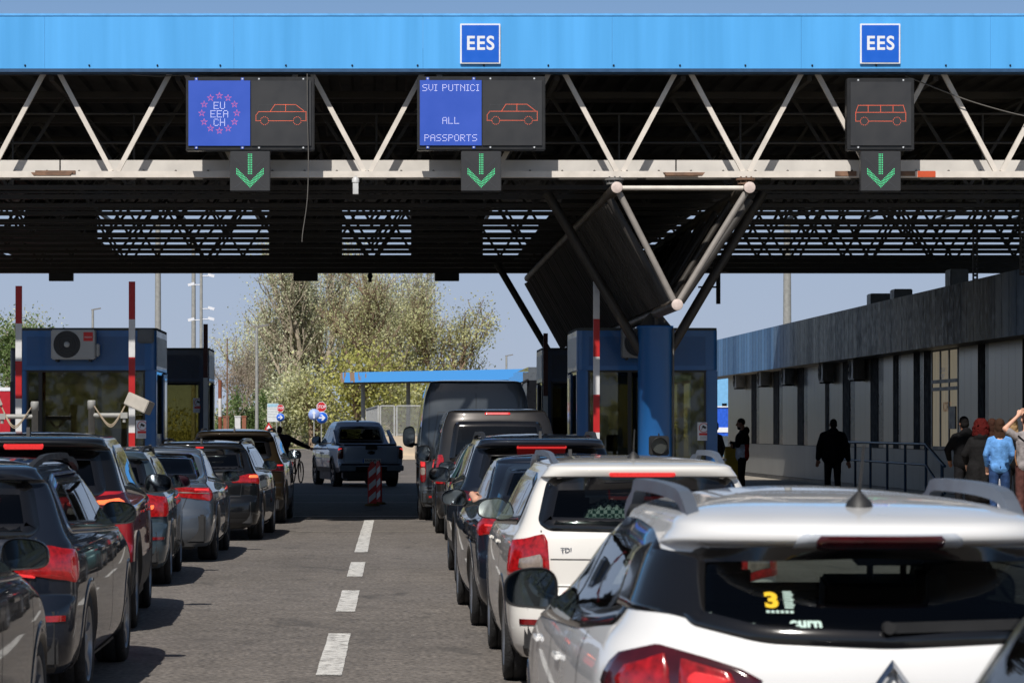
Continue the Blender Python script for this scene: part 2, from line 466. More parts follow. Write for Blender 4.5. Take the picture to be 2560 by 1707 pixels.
for i, xb in enumerate(NB):
    for sgn in (-1, 1):
        xt = xb + sgn * (319 / SF / 2 * .93)
        b = MB(); b.bar((xb + sgn * .05, YF + .475, ZC + .05), (xt, YF + .475, 7.60), .078, .07)
        cpart(b, "diagonal_brace", M_white_steel)
# pale gutter band behind the bottom chord, in lengths
gx = [XL, PX(135, YF), PX(1704, YF), XR]
b = MB()
for a, c in zip(gx[:-1], gx[1:]):
    b.b2(a + .012, c - .012, YF + .86, YF + .90, PZ(425, YF), PZ(391, YF) + .02)
gut = cpart(b, "gutter_band", mat("gutter_white", srgb(205, 200, 193), .5, var=.08, scale=3))
for px in np.arange(20, 2560, 82):
    b = MB(); b.lathe([(0, .02), (-.02, .02), (-.025, .005)], (PX(px, YF), YF + .86, PZ(416, YF)), 8, axis='y')
    b.tube((PX(px, YF), YF + .85, PZ(417, YF)), (PX(px, YF), YF + .85, PZ(422, YF)), .008, n=6)
    cpart(b, "gutter_bolt", M_dark_steel, gut)
# the space frame behind: lattice rows, purlins
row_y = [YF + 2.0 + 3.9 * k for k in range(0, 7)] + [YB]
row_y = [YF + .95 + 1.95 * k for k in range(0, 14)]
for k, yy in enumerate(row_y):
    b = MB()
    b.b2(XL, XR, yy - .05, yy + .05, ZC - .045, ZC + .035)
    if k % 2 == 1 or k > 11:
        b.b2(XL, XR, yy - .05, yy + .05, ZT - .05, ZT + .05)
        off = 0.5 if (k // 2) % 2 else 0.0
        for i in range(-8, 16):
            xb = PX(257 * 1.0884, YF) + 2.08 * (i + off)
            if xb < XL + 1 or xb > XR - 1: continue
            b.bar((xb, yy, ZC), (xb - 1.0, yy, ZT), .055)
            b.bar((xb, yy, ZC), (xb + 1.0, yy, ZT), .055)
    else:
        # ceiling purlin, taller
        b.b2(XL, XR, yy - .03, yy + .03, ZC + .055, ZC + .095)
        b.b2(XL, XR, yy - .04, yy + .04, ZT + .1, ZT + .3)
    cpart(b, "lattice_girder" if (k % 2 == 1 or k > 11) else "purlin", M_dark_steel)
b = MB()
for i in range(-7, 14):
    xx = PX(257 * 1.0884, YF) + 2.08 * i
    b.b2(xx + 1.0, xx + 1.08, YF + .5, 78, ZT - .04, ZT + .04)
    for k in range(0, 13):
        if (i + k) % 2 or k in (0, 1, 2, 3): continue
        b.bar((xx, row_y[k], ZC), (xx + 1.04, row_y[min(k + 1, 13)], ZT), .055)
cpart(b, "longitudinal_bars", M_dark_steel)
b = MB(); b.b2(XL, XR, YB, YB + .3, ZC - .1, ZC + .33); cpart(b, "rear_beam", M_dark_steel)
# horizontal pipes seen between the first two trusses
b = MB()
for zz in (6.55, 7.05):
    b.tube((XL, YF + 2.4, zz), (XR, YF + 2.4, zz), .022, n=8)
for i in range(-7, 14):
    xx = PX(222 * 1.0884 + 319 * i, YF) + .4
    b.tube((xx, YF + 2.4, ZC), (xx, YF + 2.4, 7.05), .02, n=6)
cpart(b, "pipe_rail", mat("rail_dim", srgb(66, 64, 62), .6))
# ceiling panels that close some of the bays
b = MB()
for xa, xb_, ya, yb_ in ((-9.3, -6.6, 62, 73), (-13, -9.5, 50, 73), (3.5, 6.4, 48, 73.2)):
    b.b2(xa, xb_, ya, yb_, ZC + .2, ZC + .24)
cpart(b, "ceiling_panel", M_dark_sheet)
# corrugated ceiling liner low over the front bays
# V shaped tube support
zV, zU = PZ(469.7, YF), PZ(762, YF)
xl_, xr_, xm = PX(1541.5, YF), PX(1873, YF), PX(1692.4, YF)
y0, y1 = YF - .05, 73.0
for (xx, zz, nm) in ((xl_, zV, "top_tube"), (xr_, zV, "top_tube"), (xm, zU, "bottom_tube")):
    b = MB(); b.tube((xx, y0, zz), (xx, y1, zz), .092, n=20); o = cpart(b, nm, mat("tube_brown", srgb(74, 66, 58), .55, var=.25, scale=3))
    b = MB(); b.lathe([(0, .094), (-.012, .094), (-.016, .088), (-.016, .001)], (xx, y0 - .002, zz), 20, axis='y'); cpart(b, "end_cap", mat("end_cap_paint", srgb(205, 188, 180), .6, var=.12, scale=18), o)
b = MB(); b.tube((xl_ + .09, y0 + .1, zV), (xr_ - .09, y0 + .1, zV), .038, n=14); cpart(b, "cross_tube", M_white_steel)
va = [y0 + .12] + [y0 + 2.1 + 2.1 * k for k in range(13)]
for k, yy in enumerate(va):
    for xx in (xl_, xr_):
        b = MB(); sg = 1 if xx > xm else -1
        b.tube((xx - sg * .05, yy, zV - .08), (xm + sg * .05, yy, zU + .08), .052, n=14)
        cpart(b, "support_arm", mat("arm_paint", srgb(138, 132, 126), .5, var=.12) if k == 0 else M_dark_steel)
# tube cladding of the V, with a sheet behind it
for xx in (xl_, xr_):
    sg = 1 if xx > xm else -1
    b = MB(); yy = y0 + .5
    off = Vector((.05 * sg, 0, -.05))
    while yy < 72.7:
        t0 = random.choice((0, 0, 0, .05)); rr = random.uniform(.055, .07)
        A = Vector((xx + .02 * sg, yy, zV - .1 - t0)); Bv = Vector((xm + sg * .06, yy, zU + .12))
        b.tube(A + off, Bv + off, rr, n=10); yy += .30 + random.uniform(-.015, .015)
    yy = 54.0
    while yy < 70:
        ln = 3.96; A = Vector((xx, yy, zV - .12)); Bv = Vector((xm + sg * .04, yy, zU + .12)); L_ = Vector((0, ln, 0)); nn = Vector((-.01 * sg, 0, .01))
        b.add([A, A + L_, Bv + L_, Bv, A + nn, A + L_ + nn, Bv + L_ + nn, Bv + nn], [(0, 1, 2, 3), (7, 6, 5, 4), (0, 4, 5, 1), (2, 6, 7, 3), (1, 5, 6, 2), (0, 3, 7, 4)])
        yy += 4.0
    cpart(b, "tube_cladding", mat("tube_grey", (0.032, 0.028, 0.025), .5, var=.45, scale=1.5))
for xx in (xl_, xr_):
    b = MB()
    b.lathe([(0, .13), (.03, .13), (.03, .07), (.07, .07), (.07, .16), (.10, .16)], (xx, YF + .47, zV + .09), 16, axis='z', smooth=False)
    for k in range(8):
        b.tube((xx + .12 * math.cos(k * .785), YF + .47 + .12 * math.sin(k * .785), zV + .1), (xx + .12 * math.cos(k * .785), YF + .47 + .12 * math.sin(k * .785), zV + .22), .014, n=6)
    cpart(b, "bolted_flange", M_rust if xx > xm else M_grey_steel)
for yp in (49.0, 70.0):
    xp = 4.81
    b = MB(); b.lathe([(.16, .30), (3.40, .30), (3.41, .325), (3.45, .325), (3.45, .0)], (xp, yp, 0), 32, axis='z'); pil = cpart(b, "pillar", M_pillar)
    b = MB(); b.prism([(xp - .28, 3.45), (xp + .28, 3.45), (xp + .1, zU), (xp - .1, zU)], yp - .03, yp + .03); b.b2(xp - .03, xp + .03, yp - .28, yp + .28, 3.45, zU)
    cpart(b, "saddle", M_dark_steel)
    for sg in (-1, 1):
        b = MB(); b.tube((xp + sg * .22, yp, 2.95), (xp + sg * 1.89, yp, ZC - .05), .085, n=16)
        cpart(b, "strut", M_dark_steel)
    if yp < 50:
        b = MB(); b.path([(xp + .31, yp - .12, 3.4), (xp + .31, yp - .12, 1.0)], .018); cpart(b, "conduit", M_wire, pil)
b = MB()
b.b2(PX(1790, 70), PX(1800, 70), 69.9, 70, PZ(760, 70), ZC); b.b2(PX(1745, 70), PX(1790, 70), 69.9, 70, PZ(720, 70), PZ(716, 70)); b.b2(PX(1788, 70), PX(1822, 70), 69.9, 70.1, PZ(680, 70), PZ(674, 70))
cpart(b, "bracket", M_dark_steel)
# perforated hanger posts on the right
for px, d, zl in ((2438, 57.5, 4.6), (2556, 52, 4.5)):
    xx = PX(px, d); b = MB()
    b.b2(xx - .05, xx - .03, d - .05, d + .05, zl, ZC); b.b2(xx + .03, xx + .05, d - .05, d + .05, zl, ZC)
    z = zl
    while z < ZC: b.b2(xx - .03, xx + .03, d - .05, d + .05, z, z + .045); z += .09
    cpart(b, "perforated_post", M_dark_steel)
# loose cables
def cable(pts, r, label):
    b = MB(); b.path(pts, r, n=6); o = b.build("hanging_cable", M_wire); return tag(o, label, "cable", "loose cables under the canopy")
def catmull(pts, k=6):
    out = []
    P_ = [Vector(p) for p in pts]; P_ = [P_[0]] + P_ + [P_[-1]]
    for i in range(1, len(P_) - 2):
        for j in range(k):
            t = j / k; a, b_, c, d = P_[i - 1], P_[i], P_[i + 1], P_[i + 2]
            out.append(0.5 * ((2 * b_) + (-a + c) * t + (2 * a - 5 * b_ + 4 * c - d) * t * t + (-a + 3 * b_ - 3 * c + d) * t ** 3))
    out.append(P_[-2]); return out
yc_ = YF - .12
cable(catmull([P(768, 185, yc_), P(769, 300, yc_), P(771, 400, yc_), P(768, 500, yc_), P(757, 580, yc_), P(755, 605, yc_)]), .008, "thin grey cable dangling straight down past the EU sign")
cable(catmull([P(2262, 190, YF + .3), P(2350, 225, YF + .3), P(2440, 258, YF + .3), P(2560, 290, YF + .3), P(2650, 300, YF + .3)]), .010, "grey cable sagging to the right of the bus sign")
cable(catmull([P(330, 187, YF + .2), P(400, 191, YF + .2), P(480, 188, YF + .2), P(545, 193, YF + .2), P(600, 186, YF + .2)]), .009, "slack cable under the fascia above the EU sign")
# work lamp / camera under the chord
b = MB(); c = P(889, 466, YF + .2)
b.tube(P(889, 440, YF + .2), P(889, 452, YF + .2), .012); b.lathe([(-.03, .06), (.03, .06), (.06, .03)], P(889, 452, YF + .2), 12, axis='z'); b.b2(c.x - .045, c.x + .045, c.y - .06, c.y + .1, c.z - .13, c.z + .05)
tag(b.build("hanging_camera", mat("pale_plastic", srgb(190, 190, 190), .4)), "small pale grey camera box hanging under the truss chord left of centre", "camera")
b = MB(); c = P(925, 692, 73.6)
b.tube((c.x, c.y, ZC - .1), (c.x, c.y, c.z), .02); b.ball(c + Vector((0, 0, .02)), .075, sc=(1, 1, 1.1)); b.tube(c, c - Vector((0, 0, .14)), .05)
tag(b.build("hanging_camera", M_black), "black dome camera hanging from the rear beam against the trees", "camera")
# ceiling strip lamps (unlit, dark) under the front bays
for px, py, d in ((130, 432, YF + .2), (1710, 432, YF + .2)):
    c = P(px, py, d); b = MB()
    b.prism([(c.x - .34, c.z), (c.x + .34, c.z), (c.x + .3, c.z - .05), (c.x - .3, c.z - .05)], d - .06, d + .06)
    o = b.build("strip_lamp", M_rust)
    tag(o, "rusty unlit strip lamp under the white chord, " + ("at the far left of the canopy" if px < 500 else "between the two flanges of the V support"), "lamp", "strip lamps under the chord")

# ------------------------------------------------------------------ EES signs
for px, wh in ((1200.5, "above the sign for all passports"), (2199.5, "above the bus sign")):
    c = P(px, 111, YF)
    t = thing("road_sign", (c.x, YF - .012, c.z), "square blue EES sign with white border on the fascia " + wh, "sign", "EES signs on the fascia")
    b = MB(); b.b2(-.328, .328, -.03, 0, -.328, .328); b.build("sign_border", M_signwhite, t, bevel=.006)
    b = MB(); b.b2(-.302, .302, -.036, -.0315, -.302, .302); b.build("sign_face", M_signblue, t)
    b = MB(); put_text(b, "EES", .315, (0, -.0385, .0), bold=.007, spacing=1.12, sx=.93); b.build("lettering", M_signwhite, t)

# ------------------------------------------------------------------ LED boards
FONT = {'A': "01110 10001 10001 11111 10001 10001 10001", 'C': "01110 10001 10000 10000 10000 10001 01110", 'E': "11111 10000 10000 11110 10000 10000 11111",
 'H': "10001 10001 10001 11111 10001 10001 10001", 'I': "111 010 010 010 010 010 111", 'L': "10000 10000 10000 10000 10000 10000 11111", 'N': "10001 11001 10101 10011 10001 10001 10001",
 'O': "01110 10001 10001 10001 10001 10001 01110", 'P': "11110 10001 10001 11110 10000 10000 10000", 'R': "11110 10001 10001 11110 10100 10010 10001", 'S': "01111 10000 10000 01110 00001 00001 11110",
 'T': "11111 00100 00100 00100 00100 00100 00100", 'U': "10001 10001 10001 10001 10001 10001 01110", 'V': "10001 10001 10001 10001 10001 01010 00100", ' ': "000 000 000 000 000 000 000"}
def led_text(mb, txt, cx, cz, pitch, r, y):
    cols = []
    for ch in txt:
        rows = FONT[ch].split()
        for k in range(len(rows[0])): cols.append([rw[k] for rw in rows])
        cols.append(['0'] * 7)
    cols.pop()
    W = (len(cols) - 1) * pitch
    for i, cl in enumerate(cols):
        for j, v in enumerate(cl):
            if v == '1': mb.disc((cx - W / 2 + i * pitch, y, cz + (3 - j) * pitch), r, 8)
def dots(mb, pts, pitch, r, y, close=False):
    pts = list(pts) + ([pts[0]] if close else [])
    for (xa, za), (xb, zb_) in zip(pts[:-1], pts[1:]):
        L = math.hypot(xb - xa, zb_ - za); n = max(1, round(L / pitch))
        for k in range(n): mb.disc((xa + (xb - xa) * k / n, y, za + (zb_ - za) * k / n), r, 8)
def board(px0, px1, py0, py1, label, left=None, vehicle='car'):
    """LED gantry board; its panels are parts, its dots sub-parts"""
    d = YF - .02
    a, c = P(px0, py1, d), P(px1, py0, d); W, H = c.x - a.x, c.z - a.z
    t = thing("lane_display", ((a.x + c.x) / 2, d, (a.z + c.z) / 2), label, "sign", "LED lane boards under the fascia")
    b = MB(); b.b2(-W / 2, W / 2, -.02, .2, -H / 2, H / 2); b.build("housing", M_black, t, bevel=.012)
    pxm = 112.5 / SF
    halves = [(-W / 2 + .04, -W / 2 + .04 + 155 / SF, 'blue'), (-W / 2 + .05 + 155 / SF, W / 2 - .05, 'dark')] if left else [(-W / 2 + .05, W / 2 - .05, 'dark')]
    zt, zb2 = H / 2 - .065, -H / 2 + .075
    for x0, x1, k in halves:
        b = MB(); b.b2(x0 + .003, x1 - .003, -.045, -.022, zb2, zt)
        for xx in (x0 + .13, x1 - .13):
            for zz, s in ((zt, 1), (zb2, -1)):
                b.b2(xx - .025, xx + .025, -.032, -.0215, zz if s > 0 else zz - .05, zz + .05 if s > 0 else zz)
        pan = b.build("screen_panel", M_bluescreen if k == 'blue' else M_anth, t)
        b = MB()
        for xx in (x0 + .13, x1 - .13):
            for zz in (zt + .03, zb2 - .03): b.disc((xx, -.0335, zz), .014, 8)
        b.build("bolt", M_bolt, pan)
        cx = (x0 + x1) / 2; cz = (zt + zb2) / 2
        if k == 'blue':
            bw, br = MB(), MB()
            if left == 'EU':
                for j, s in enumerate(("EU", "EEA", "CH")): led_text(bw, s, cx, cz + .125 - j * .137, .0172, .0056, -.0465)
                for q in range(12):
                    th = q * math.pi / 6; sx, sz = cx + .285 * math.sin(th), cz + .285 * math.cos(th)
                    st = [(sx + (.052 if m % 2 == 0 else .021) * math.sin(m * math.pi / 5), sz + (.052 if m % 2 == 0 else .021) * math.cos(m * math.pi / 5)) for m in range(10)]
                    dots(br, st, .017, .0045, -.0465, True)
                br.build("ring_of_stars", M_led_r, pan)
            else:
                led_text(bw, "SVI PUTNICI", cx, zt - .122, .0162, .0053, -.0465)
                led_text(bw, "ALL", cx, cz - .125, .0162, .0053, -.0465)
                led_text(bw, "PASSPORTS", cx, zb2 + .122, .0162, .0053, -.0465)
            bw.build("led_lettering", M_led_w, pan)
        else:
            bo, bf = MB(), MB(); u = 1 / (SF * 2.735)
            def q(x, z): return (cx + (x - 175) * u, cz - (z - 790 + 10) * u)
            # reference coordinates measured from the photograph, car 0..345 wide
            wl = [(62 + 27 * math.cos(a_), 832 + 27 * math.sin(a_)) for a_ in np.linspace(0, 2 * math.pi, 15)[:-1]]
            wr = [(285 + 27 * math.cos(a_), 832 + 27 * math.sin(a_)) for a_ in np.linspace(0, 2 * math.pi, 15)[:-1]]
            for wv in (wl, wr): dots(bo, [q(*p) for p in wv], .02, .0054, -.0465, True)
            if vehicle == 'car':
                for ln in ([(33, 832), (3, 832), (3, 795), (22, 770), (345, 770), (345, 832), (314, 832)], [(92, 832), (256, 832)], [(100, 770), (132, 722), (275, 722), (335, 768)], [(206, 722), (206, 770)]):
                    dots(bo, [q(*p) for p in ln], .0168, .0053, -.0465)
                for ln in ([(8, 770), (25, 724), (132, 724)], [(85, 724), (85, 770)], [(172, 724), (172, 770)], [(255, 724), (255, 770)], [(275, 724), (328, 724), (342, 770)]):
                    dots(bf, [q(*p) for p in ln], .0168, .0045, -.0465)
                bf.build("unlit_leds", M_led_off, pan)
            else:
                for ln in ([(33, 832), (3, 832), (3, 772), (345, 772), (345, 832), (314, 832)], [(92, 832), (256, 832)], [(3, 772), (20, 724), (328, 724), (342, 772)], [(88, 724), (88, 772)], [(173, 724), (173, 772)], [(258, 724), (258, 772)]):
                    dots(bo, [q(*p) for p in ln], .0168, .0053, -.0465)
            bo.build("bus_outline" if vehicle == 'bus' else "car_outline", M_led_o, pan)
    return t
board(465, 786, 193, 377, "black LED board with ring of stars reading EU EEA CH and a car outline", 'EU')
board(1043, 1363, 192, 376, "black LED board reading SVI PUTNICI ALL PASSPORTS beside a car outline", 'ALL')
board(2117, 2285, 196, 376, "narrow black LED board showing only an orange bus outline", None, 'bus')
def signal(px, label):
    d = YF - .1
    a, c = P(px - 50, 478, d), P(px + 50, 378, d); W = c.x - a.x
    t = thing("lane_signal", ((a.x + c.x) / 2, d, (a.z + c.z) / 2), label, "traffic light", "lane signals under the LED boards")
    b = MB(); b.b2(-W / 2, W / 2, 0, .16, -W / 2, W / 2); hs = b.build("housing", M_anth, t, bevel=.01)
    bg_, bf, sh = MB(), MB(), MB(); pit = .0262
    for i in range(3):
        for j in range(12): sh.disc(((i - 1) * pit, -.002, W * .42 - j * .0285), .0078, 8)
    for sgn in (-1, 1):
        for j in range(11):
            for i in range(4):
                x = sgn * (j * .0215 + i * .0) ; z = -W * .40 + j * .0215 + i * .0275
                if j == 0 and sgn > 0: continue
                bg_.disc((x, -.002, z), .0076, 8)
    for sgn in (-1, 1):
        bf = MB()
        for j in range(12):
            for i in range(2): bf.disc((sgn * (.07 + j * .0165 + i * .014), -.002, .02 + j * .0165 - i * .014 + .02), .006, 6)
        bf.build("unlit_cross_arm", M_led_off, hs); bf = MB()
        for j in range(12):
            for i in range(2): bf.disc((sgn * (.12 + j * .011 + i * .014), -.002, -.17 - j * .009), .005, 6)
        bf.build("unlit_cross_arm", M_led_off, hs)
    bg_.build("green_arrow_head", M_led_g, hs); sh.build("green_arrow_shaft", M_led_g, hs)
signal(625, "lane signal with green arrow under the EU board")
signal(1203, "lane signal with green arrow under the all passports board")
signal(2202, "lane signal with green arrow under the bus board")
# rear boards seen as black silhouettes
SB = FPX / 73.7
for px, wpx, what in ((152.5, 180, "furthest left"), (764, 183, "above the pickup truck"), (1117.5, 180, "left of the V support")):
    d = 73.7
    t = thing("rear_lane_display", (PX(px, d), d, PZ(590, d)), "black back of a lane board on the rear beam, " + what, "sign", "lane boards on the rear side")
    b = MB(); b.b2(-wpx / 2 / SB, wpx / 2 / SB, 0, .2, -.55, 1.25); b.build("housing", M_black, t, bevel=.01)
    b = MB(); zz = PZ(672, d) - PZ(590, d); b.b2(-30.5 / SB, 30.5 / SB, -.02, .16, zz - .32, zz + .02); b.build("signal_box", M_black, t, bevel=.008)
# ------------------------------------------------------------------ vehicles
INNER = (0.012, 0.012, 0.013)
def paint(name, col, metal=0.0, rough=0.38, var=0.03):
    return mat(name, col, rough, metal, coat=1.0, var=var, scale=3, back=INNER, rvar=0.1, spec=(.12 if max(col) < .06 else .4))
M_tyre = mat("tyre_rubber", (0.018, 0.018, 0.019), 0.85, var=0.25, scale=20, bump=0.4, bscale=60)
M_rim = mat("alloy_rim", srgb(150, 152, 156), 0.35, metal=0.8, var=0.1)
M_rimdark = mat("dark_alloy_rim", srgb(40, 41, 44), 0.35, metal=0.6, var=0.1)
M_plastic = mat("black_plastic", (0.016, 0.016, 0.017), 0.55, var=0.15, scale=10, back=INNER)
M_gloss = mat("gloss_black_trim", (0.007, 0.007, 0.008), 0.12, coat=0.6, var=0.05)
M_chrome = mat("chrome_trim", srgb(200, 202, 206), 0.15, metal=1.0, var=0.03)
M_alu = mat("brushed_rail", srgb(120, 128, 140), 0.4, metal=0.55, var=0.08)
M_in = mat("cabin_fabric", (0.02, 0.02, 0.022), 0.9, var=0.3, scale=12)
M_in_grey = mat("cabin_grey", srgb(88, 88, 92), 0.9, var=0.2, scale=12)
M_mirror = mat("mirror_glass", srgb(92, 100, 106), 0.03, metal=1.0, var=0.02, rvar=0)
M_gl = glass("side_glass", (0.30, 0.33, 0.33))
M_gl_front = glass("windscreen_glass", (0.74, 0.78, 0.76), 1.45)
M_gl_clio = glass("estate_rear_glass", (0.46, 0.52, 0.50), 1.38)
M_gl_dark = glass("privacy_glass", (0.035, 0.04, 0.043))
M_gl_rear = glass("rear_glass", (0.30, 0.34, 0.33), 1.38)
M_lens = mat("tail_lens_red", (0.16, 0.004, 0.006), 0.18, coat=1.0, var=0.35, scale=30)
M_lens_lit = mat("tail_lens_braking", (0.20, 0.003, 0.005), 0.18, coat=1.0, var=0.7, scale=34, emit=(1.0, 0.02, 0.015), estr=0.14)
M_lens_hot = mat("brake_lamp_glow", (0.25, 0.006, 0.008), 0.3, coat=0.6, var=0.3, scale=60, emit=(1.0, 0.05, 0.05), estr=0.75)
M_lens_amber = mat("brake_lamp_orange", (0.6, 0.1, 0.02), 0.3, coat=0.6, var=0.3, scale=40, emit=(1.0, 0.16, 0.06), estr=1.3)
M_lens_clear = mat("clear_lens", srgb(165, 150, 140), 0.2, metal=0.4, coat=1.0, var=0.3, scale=25)
M_lens_dark = mat("smoked_lens", (0.05, 0.003, 0.006), 0.15, coat=1.0, var=0.3, scale=15)
M_plate = mat("plate_white", srgb(215, 215, 210), 0.45)

def pchip(pts):
    xs = np.array([p[0] for p in pts], float); ys = np.array([p[1] for p in pts], float)
    h = np.diff(xs); dl = np.diff(ys) / h
    m = np.zeros(len(xs)); m[0] = dl[0]; m[-1] = dl[-1]
    for i in range(1, len(xs) - 1):
        if dl[i - 1] * dl[i] > 0:
            w1 = 2 * h[i] + h[i - 1]; w2 = h[i] + 2 * h[i - 1]
            m[i] = (w1 + w2) / (w1 / dl[i - 1] + w2 / dl[i])
    def f(x):
        x = np.clip(np.asarray(x, float), xs[0], xs[-1])
        k = np.clip(np.searchsorted(xs, x) - 1, 0, len(h) - 1)
        t = (x - xs[k]) / h[k]
        return (2 * t**3 - 3 * t**2 + 1) * ys[k] + (t**3 - 2 * t**2 + t) * h[k] * m[k] + (-2 * t**3 + 3 * t**2) * ys[k + 1] + (t**3 - t**2) * h[k] * m[k + 1]
    return f

def chaikin(poly, it=2, keep=()):
    for _ in range(it):
        out = []
        n = len(poly)
        for i in range(n):
            a, b = poly[i], poly[(i + 1) % n]
            out.append((a[0] * .75 + b[0] * .25, a[1] * .75 + b[1] * .25)); out.append((a[0] * .25 + b[0] * .75, a[1] * .25 + b[1] * .75))
        poly = out
    return poly
def round_poly(poly, r=0.04, n=4):
    """round every corner with radius about r"""
    out = []; N = len(poly)
    for i in range(N):
        p0, p1, p2 = (np.array(poly[i - 1]), np.array(poly[i]), np.array(poly[(i + 1) % N]))
        a = p0 - p1; b = p2 - p1; la, lb = np.linalg.norm(a), np.linalg.norm(b)
        rr = min(r, la * .45, lb * .45)
        s, e = p1 + a / la * rr, p1 + b / lb * rr
        for k in range(n + 1):
            t = k / n; out.append(tuple((1 - t)**2 * s + 2 * t * (1 - t) * p1 + t * t * e))
    return out
def offset_poly(poly, d):
    """move a polygon's edges inwards by d (outwards if negative)"""
    A = np.array(poly); area = 0.5 * np.sum(A[:, 0] * np.roll(A[:, 1], -1) - np.roll(A[:, 0], -1) * A[:, 1])
    s = 1 if area > 0 else -1
    e = np.roll(A, -1, 0) - A; L = np.linalg.norm(e, axis=1, keepdims=True); L[L < 1e-9] = 1e-9; e = e / L
    nrm = np.stack([-e[:, 1], e[:, 0]], 1) * s
    v = nrm + np.roll(nrm, 1, 0); k = np.sum(v * v, 1, keepdims=True) / 2; v = v / np.maximum(k, .4)
    return [tuple(p) for p in A + v * d]
def inside(poly, x, y):
    x = np.asarray(x); y = np.asarray(y); r = np.zeros(x.shape, bool)
    n = len(poly)
    for i in range(n):
        x0, y0 = poly[i]; x1, y1 = poly[(i + 1) % n]
        if y0 == y1: continue
        c = ((y0 > y) != (y1 > y)) & (x < (x1 - x0) * (y - y0) / (y1 - y0) + x0)
        r ^= c
    return r
def sym(half):
    """right half polygon (x>=0), listed from the bottom centre up to the top centre -> full closed polygon"""
    return [p for p in half] + [(-x, z) for x, z in reversed(half) if x > 1e-6]

class Loft:
    """closed car skin described by horizontal slices"""
    def __init__(s, sp):
        s.sp = sp
        s.fw, s.fr, s.ff = pchip(sp['wid']), pchip(sp['rear']), pchip(sp['front'])
        s.fRr, s.fRf = pchip(sp['Rr']), pchip(sp['Rf'])
        s.n = sp.get('n', 2.7); s.ze, s.zt, s.yp, s.m = sp['ze'], sp['H'], sp['yp'], sp.get('m', 2.3)
        s.L = sp['L']; s.kr = sp.get('kr', .07); s.kf = sp.get('kf', .08)
    def q(s, z):
        t = np.clip((np.asarray(z, float) - s.ze) / (s.zt - s.ze), 0, 1)
        return np.maximum(1 - t**s.m, 0) ** (1 / s.m)
    def par(s, z):
        z = np.asarray(z, float); zz = np.minimum(z, s.ze); q = s.q(z)
        w, yr, yf = s.fw(zz) * q, s.fr(zz), s.ff(zz)
        yr = s.yp - (s.yp - yr) * q; yf = s.yp + (yf - s.yp) * q
        return w, yr, yf, s.fRr(zz) * np.maximum(q, .02), s.fRf(zz) * np.maximum(q, .02)
    def plan(s, y):
        a = np.clip((s.L * .5 - y) / (s.L * .5), 0, 1.1); b = np.clip((y - s.L * .5) / (s.L * .5), 0, 1.1)
        return 1 - s.kr * a**2.2 - s.kf * b**2.2
    def side(s, y, z):
        w, yr, yf, Rr, Rf = s.par(z); y = np.asarray(y, float)
        def cap(t): t = np.clip(t, 0, 1); c = (1 - t) ** (s.n / 2); return np.sqrt(np.maximum(1 - c * c, 0)) ** (2 / s.n)
        k = np.where(y < yr + Rr, cap((y - yr) / Rr), np.where(y > yf - Rf, cap((yf - y) / Rf), 1.0))
        return w * k * s.plan(y)
    def outline(s, z, nr=40, ns=None, nf=22):
        w, yr, yf, Rr, Rf = s.par(z); ns = ns or s.sp.get('ns', 100)
        th = np.linspace(0, math.pi / 2, nr + 1) ; th = th
        sn, cs = np.sin(th) ** (2 / s.n), np.cos(th).clip(0) ** (2 / s.n)
        x = [w * sn]; y = [yr + Rr * (1 - cs)]
        ys = np.linspace(yr + Rr, yf - Rf, ns + 1)[1:-1]
        x.append(np.full(ns - 1, w)); y.append(ys)
        th = np.linspace(math.pi / 2, 0, nf + 1); sn, cs = np.sin(th) ** (2 / s.n), np.cos(th).clip(0) ** (2 / s.n)
        x.append(w * sn); y.append(yf - Rf * (1 - cs))
        x = np.concatenate(x); y = np.concatenate(y)
        return x * s.plan(y), y
    def end(s, a, z, front=False):
        """point at arc length a from the centre line round the rear (or front) end at height z"""
        sg = 1 if a >= 0 else -1; a = abs(a)
        w, yr, yf, Rr, Rf = [float(v) for v in s.par(z)]
        Rc = Rf if front else Rr
        th = np.linspace(0, math.pi / 2, 60)
        x = w * np.sin(th) ** (2 / s.n); y = Rc * (1 - np.cos(th).clip(0) ** (2 / s.n))
        x = x * s.plan((yf - y) if front else (yr + y))
        ln = np.concatenate([[0], np.cumsum(np.hypot(np.diff(x), np.diff(y)))])
        if a <= ln[-1]: xx, yy = np.interp(a, ln, x), np.interp(a, ln, y)
        else: yy = Rc + a - ln[-1]; xx = float(s.side((yf - yy) if front else (yr + yy), z))
        return np.array([sg * xx, (yf - yy) if front else (yr + yy), z])
    def endx(s, x, z, front=False):
        w, yr, yf, Rr, Rf = [float(v) for v in s.par(z)]; Rc = Rf if front else Rr; yy = 0.0
        for _ in range(3):
            k = min(.995, abs(x) / max(1e-6, w * float(s.plan((yf - yy) if front else (yr + yy)))))
            yy = Rc * (1 - (1 - k ** s.n) ** (1 / s.n))
        return np.array([x, (yf - yy) if front else (yr + yy), z])
    def pt(s, kind, u, z, off=0.0, sgn=1):
        e = 2e-3
        if kind == 'side':
            f = lambda u_, z_: np.array([sgn * float(s.side(u_, z_)), u_, z_])
            p, pu, pz = f(u, z), f(u + e, z), f(u, z + e); nrm = np.cross(pu - p, pz - p)
            if nrm[0] * sgn < 0: nrm = -nrm
        else:
            fr = kind in ('front', 'fx')
            f = (lambda u_, z_: s.endx(u_, z_, fr)) if kind in ('rx', 'fx') else (lambda u_, z_: s.end(u_, z_, fr))
            p, pu, pz = f(u, z), f(u + e, z), f(u, z + e); nrm = np.cross(pu - p, pz - p)
            c = np.array([0, s.L * .5, z]); 
            if np.dot(nrm, p - c) < 0: nrm = -nrm
        l = np.linalg.norm(nrm)
        return p + nrm / (l if l > 1e-12 else 1) * off
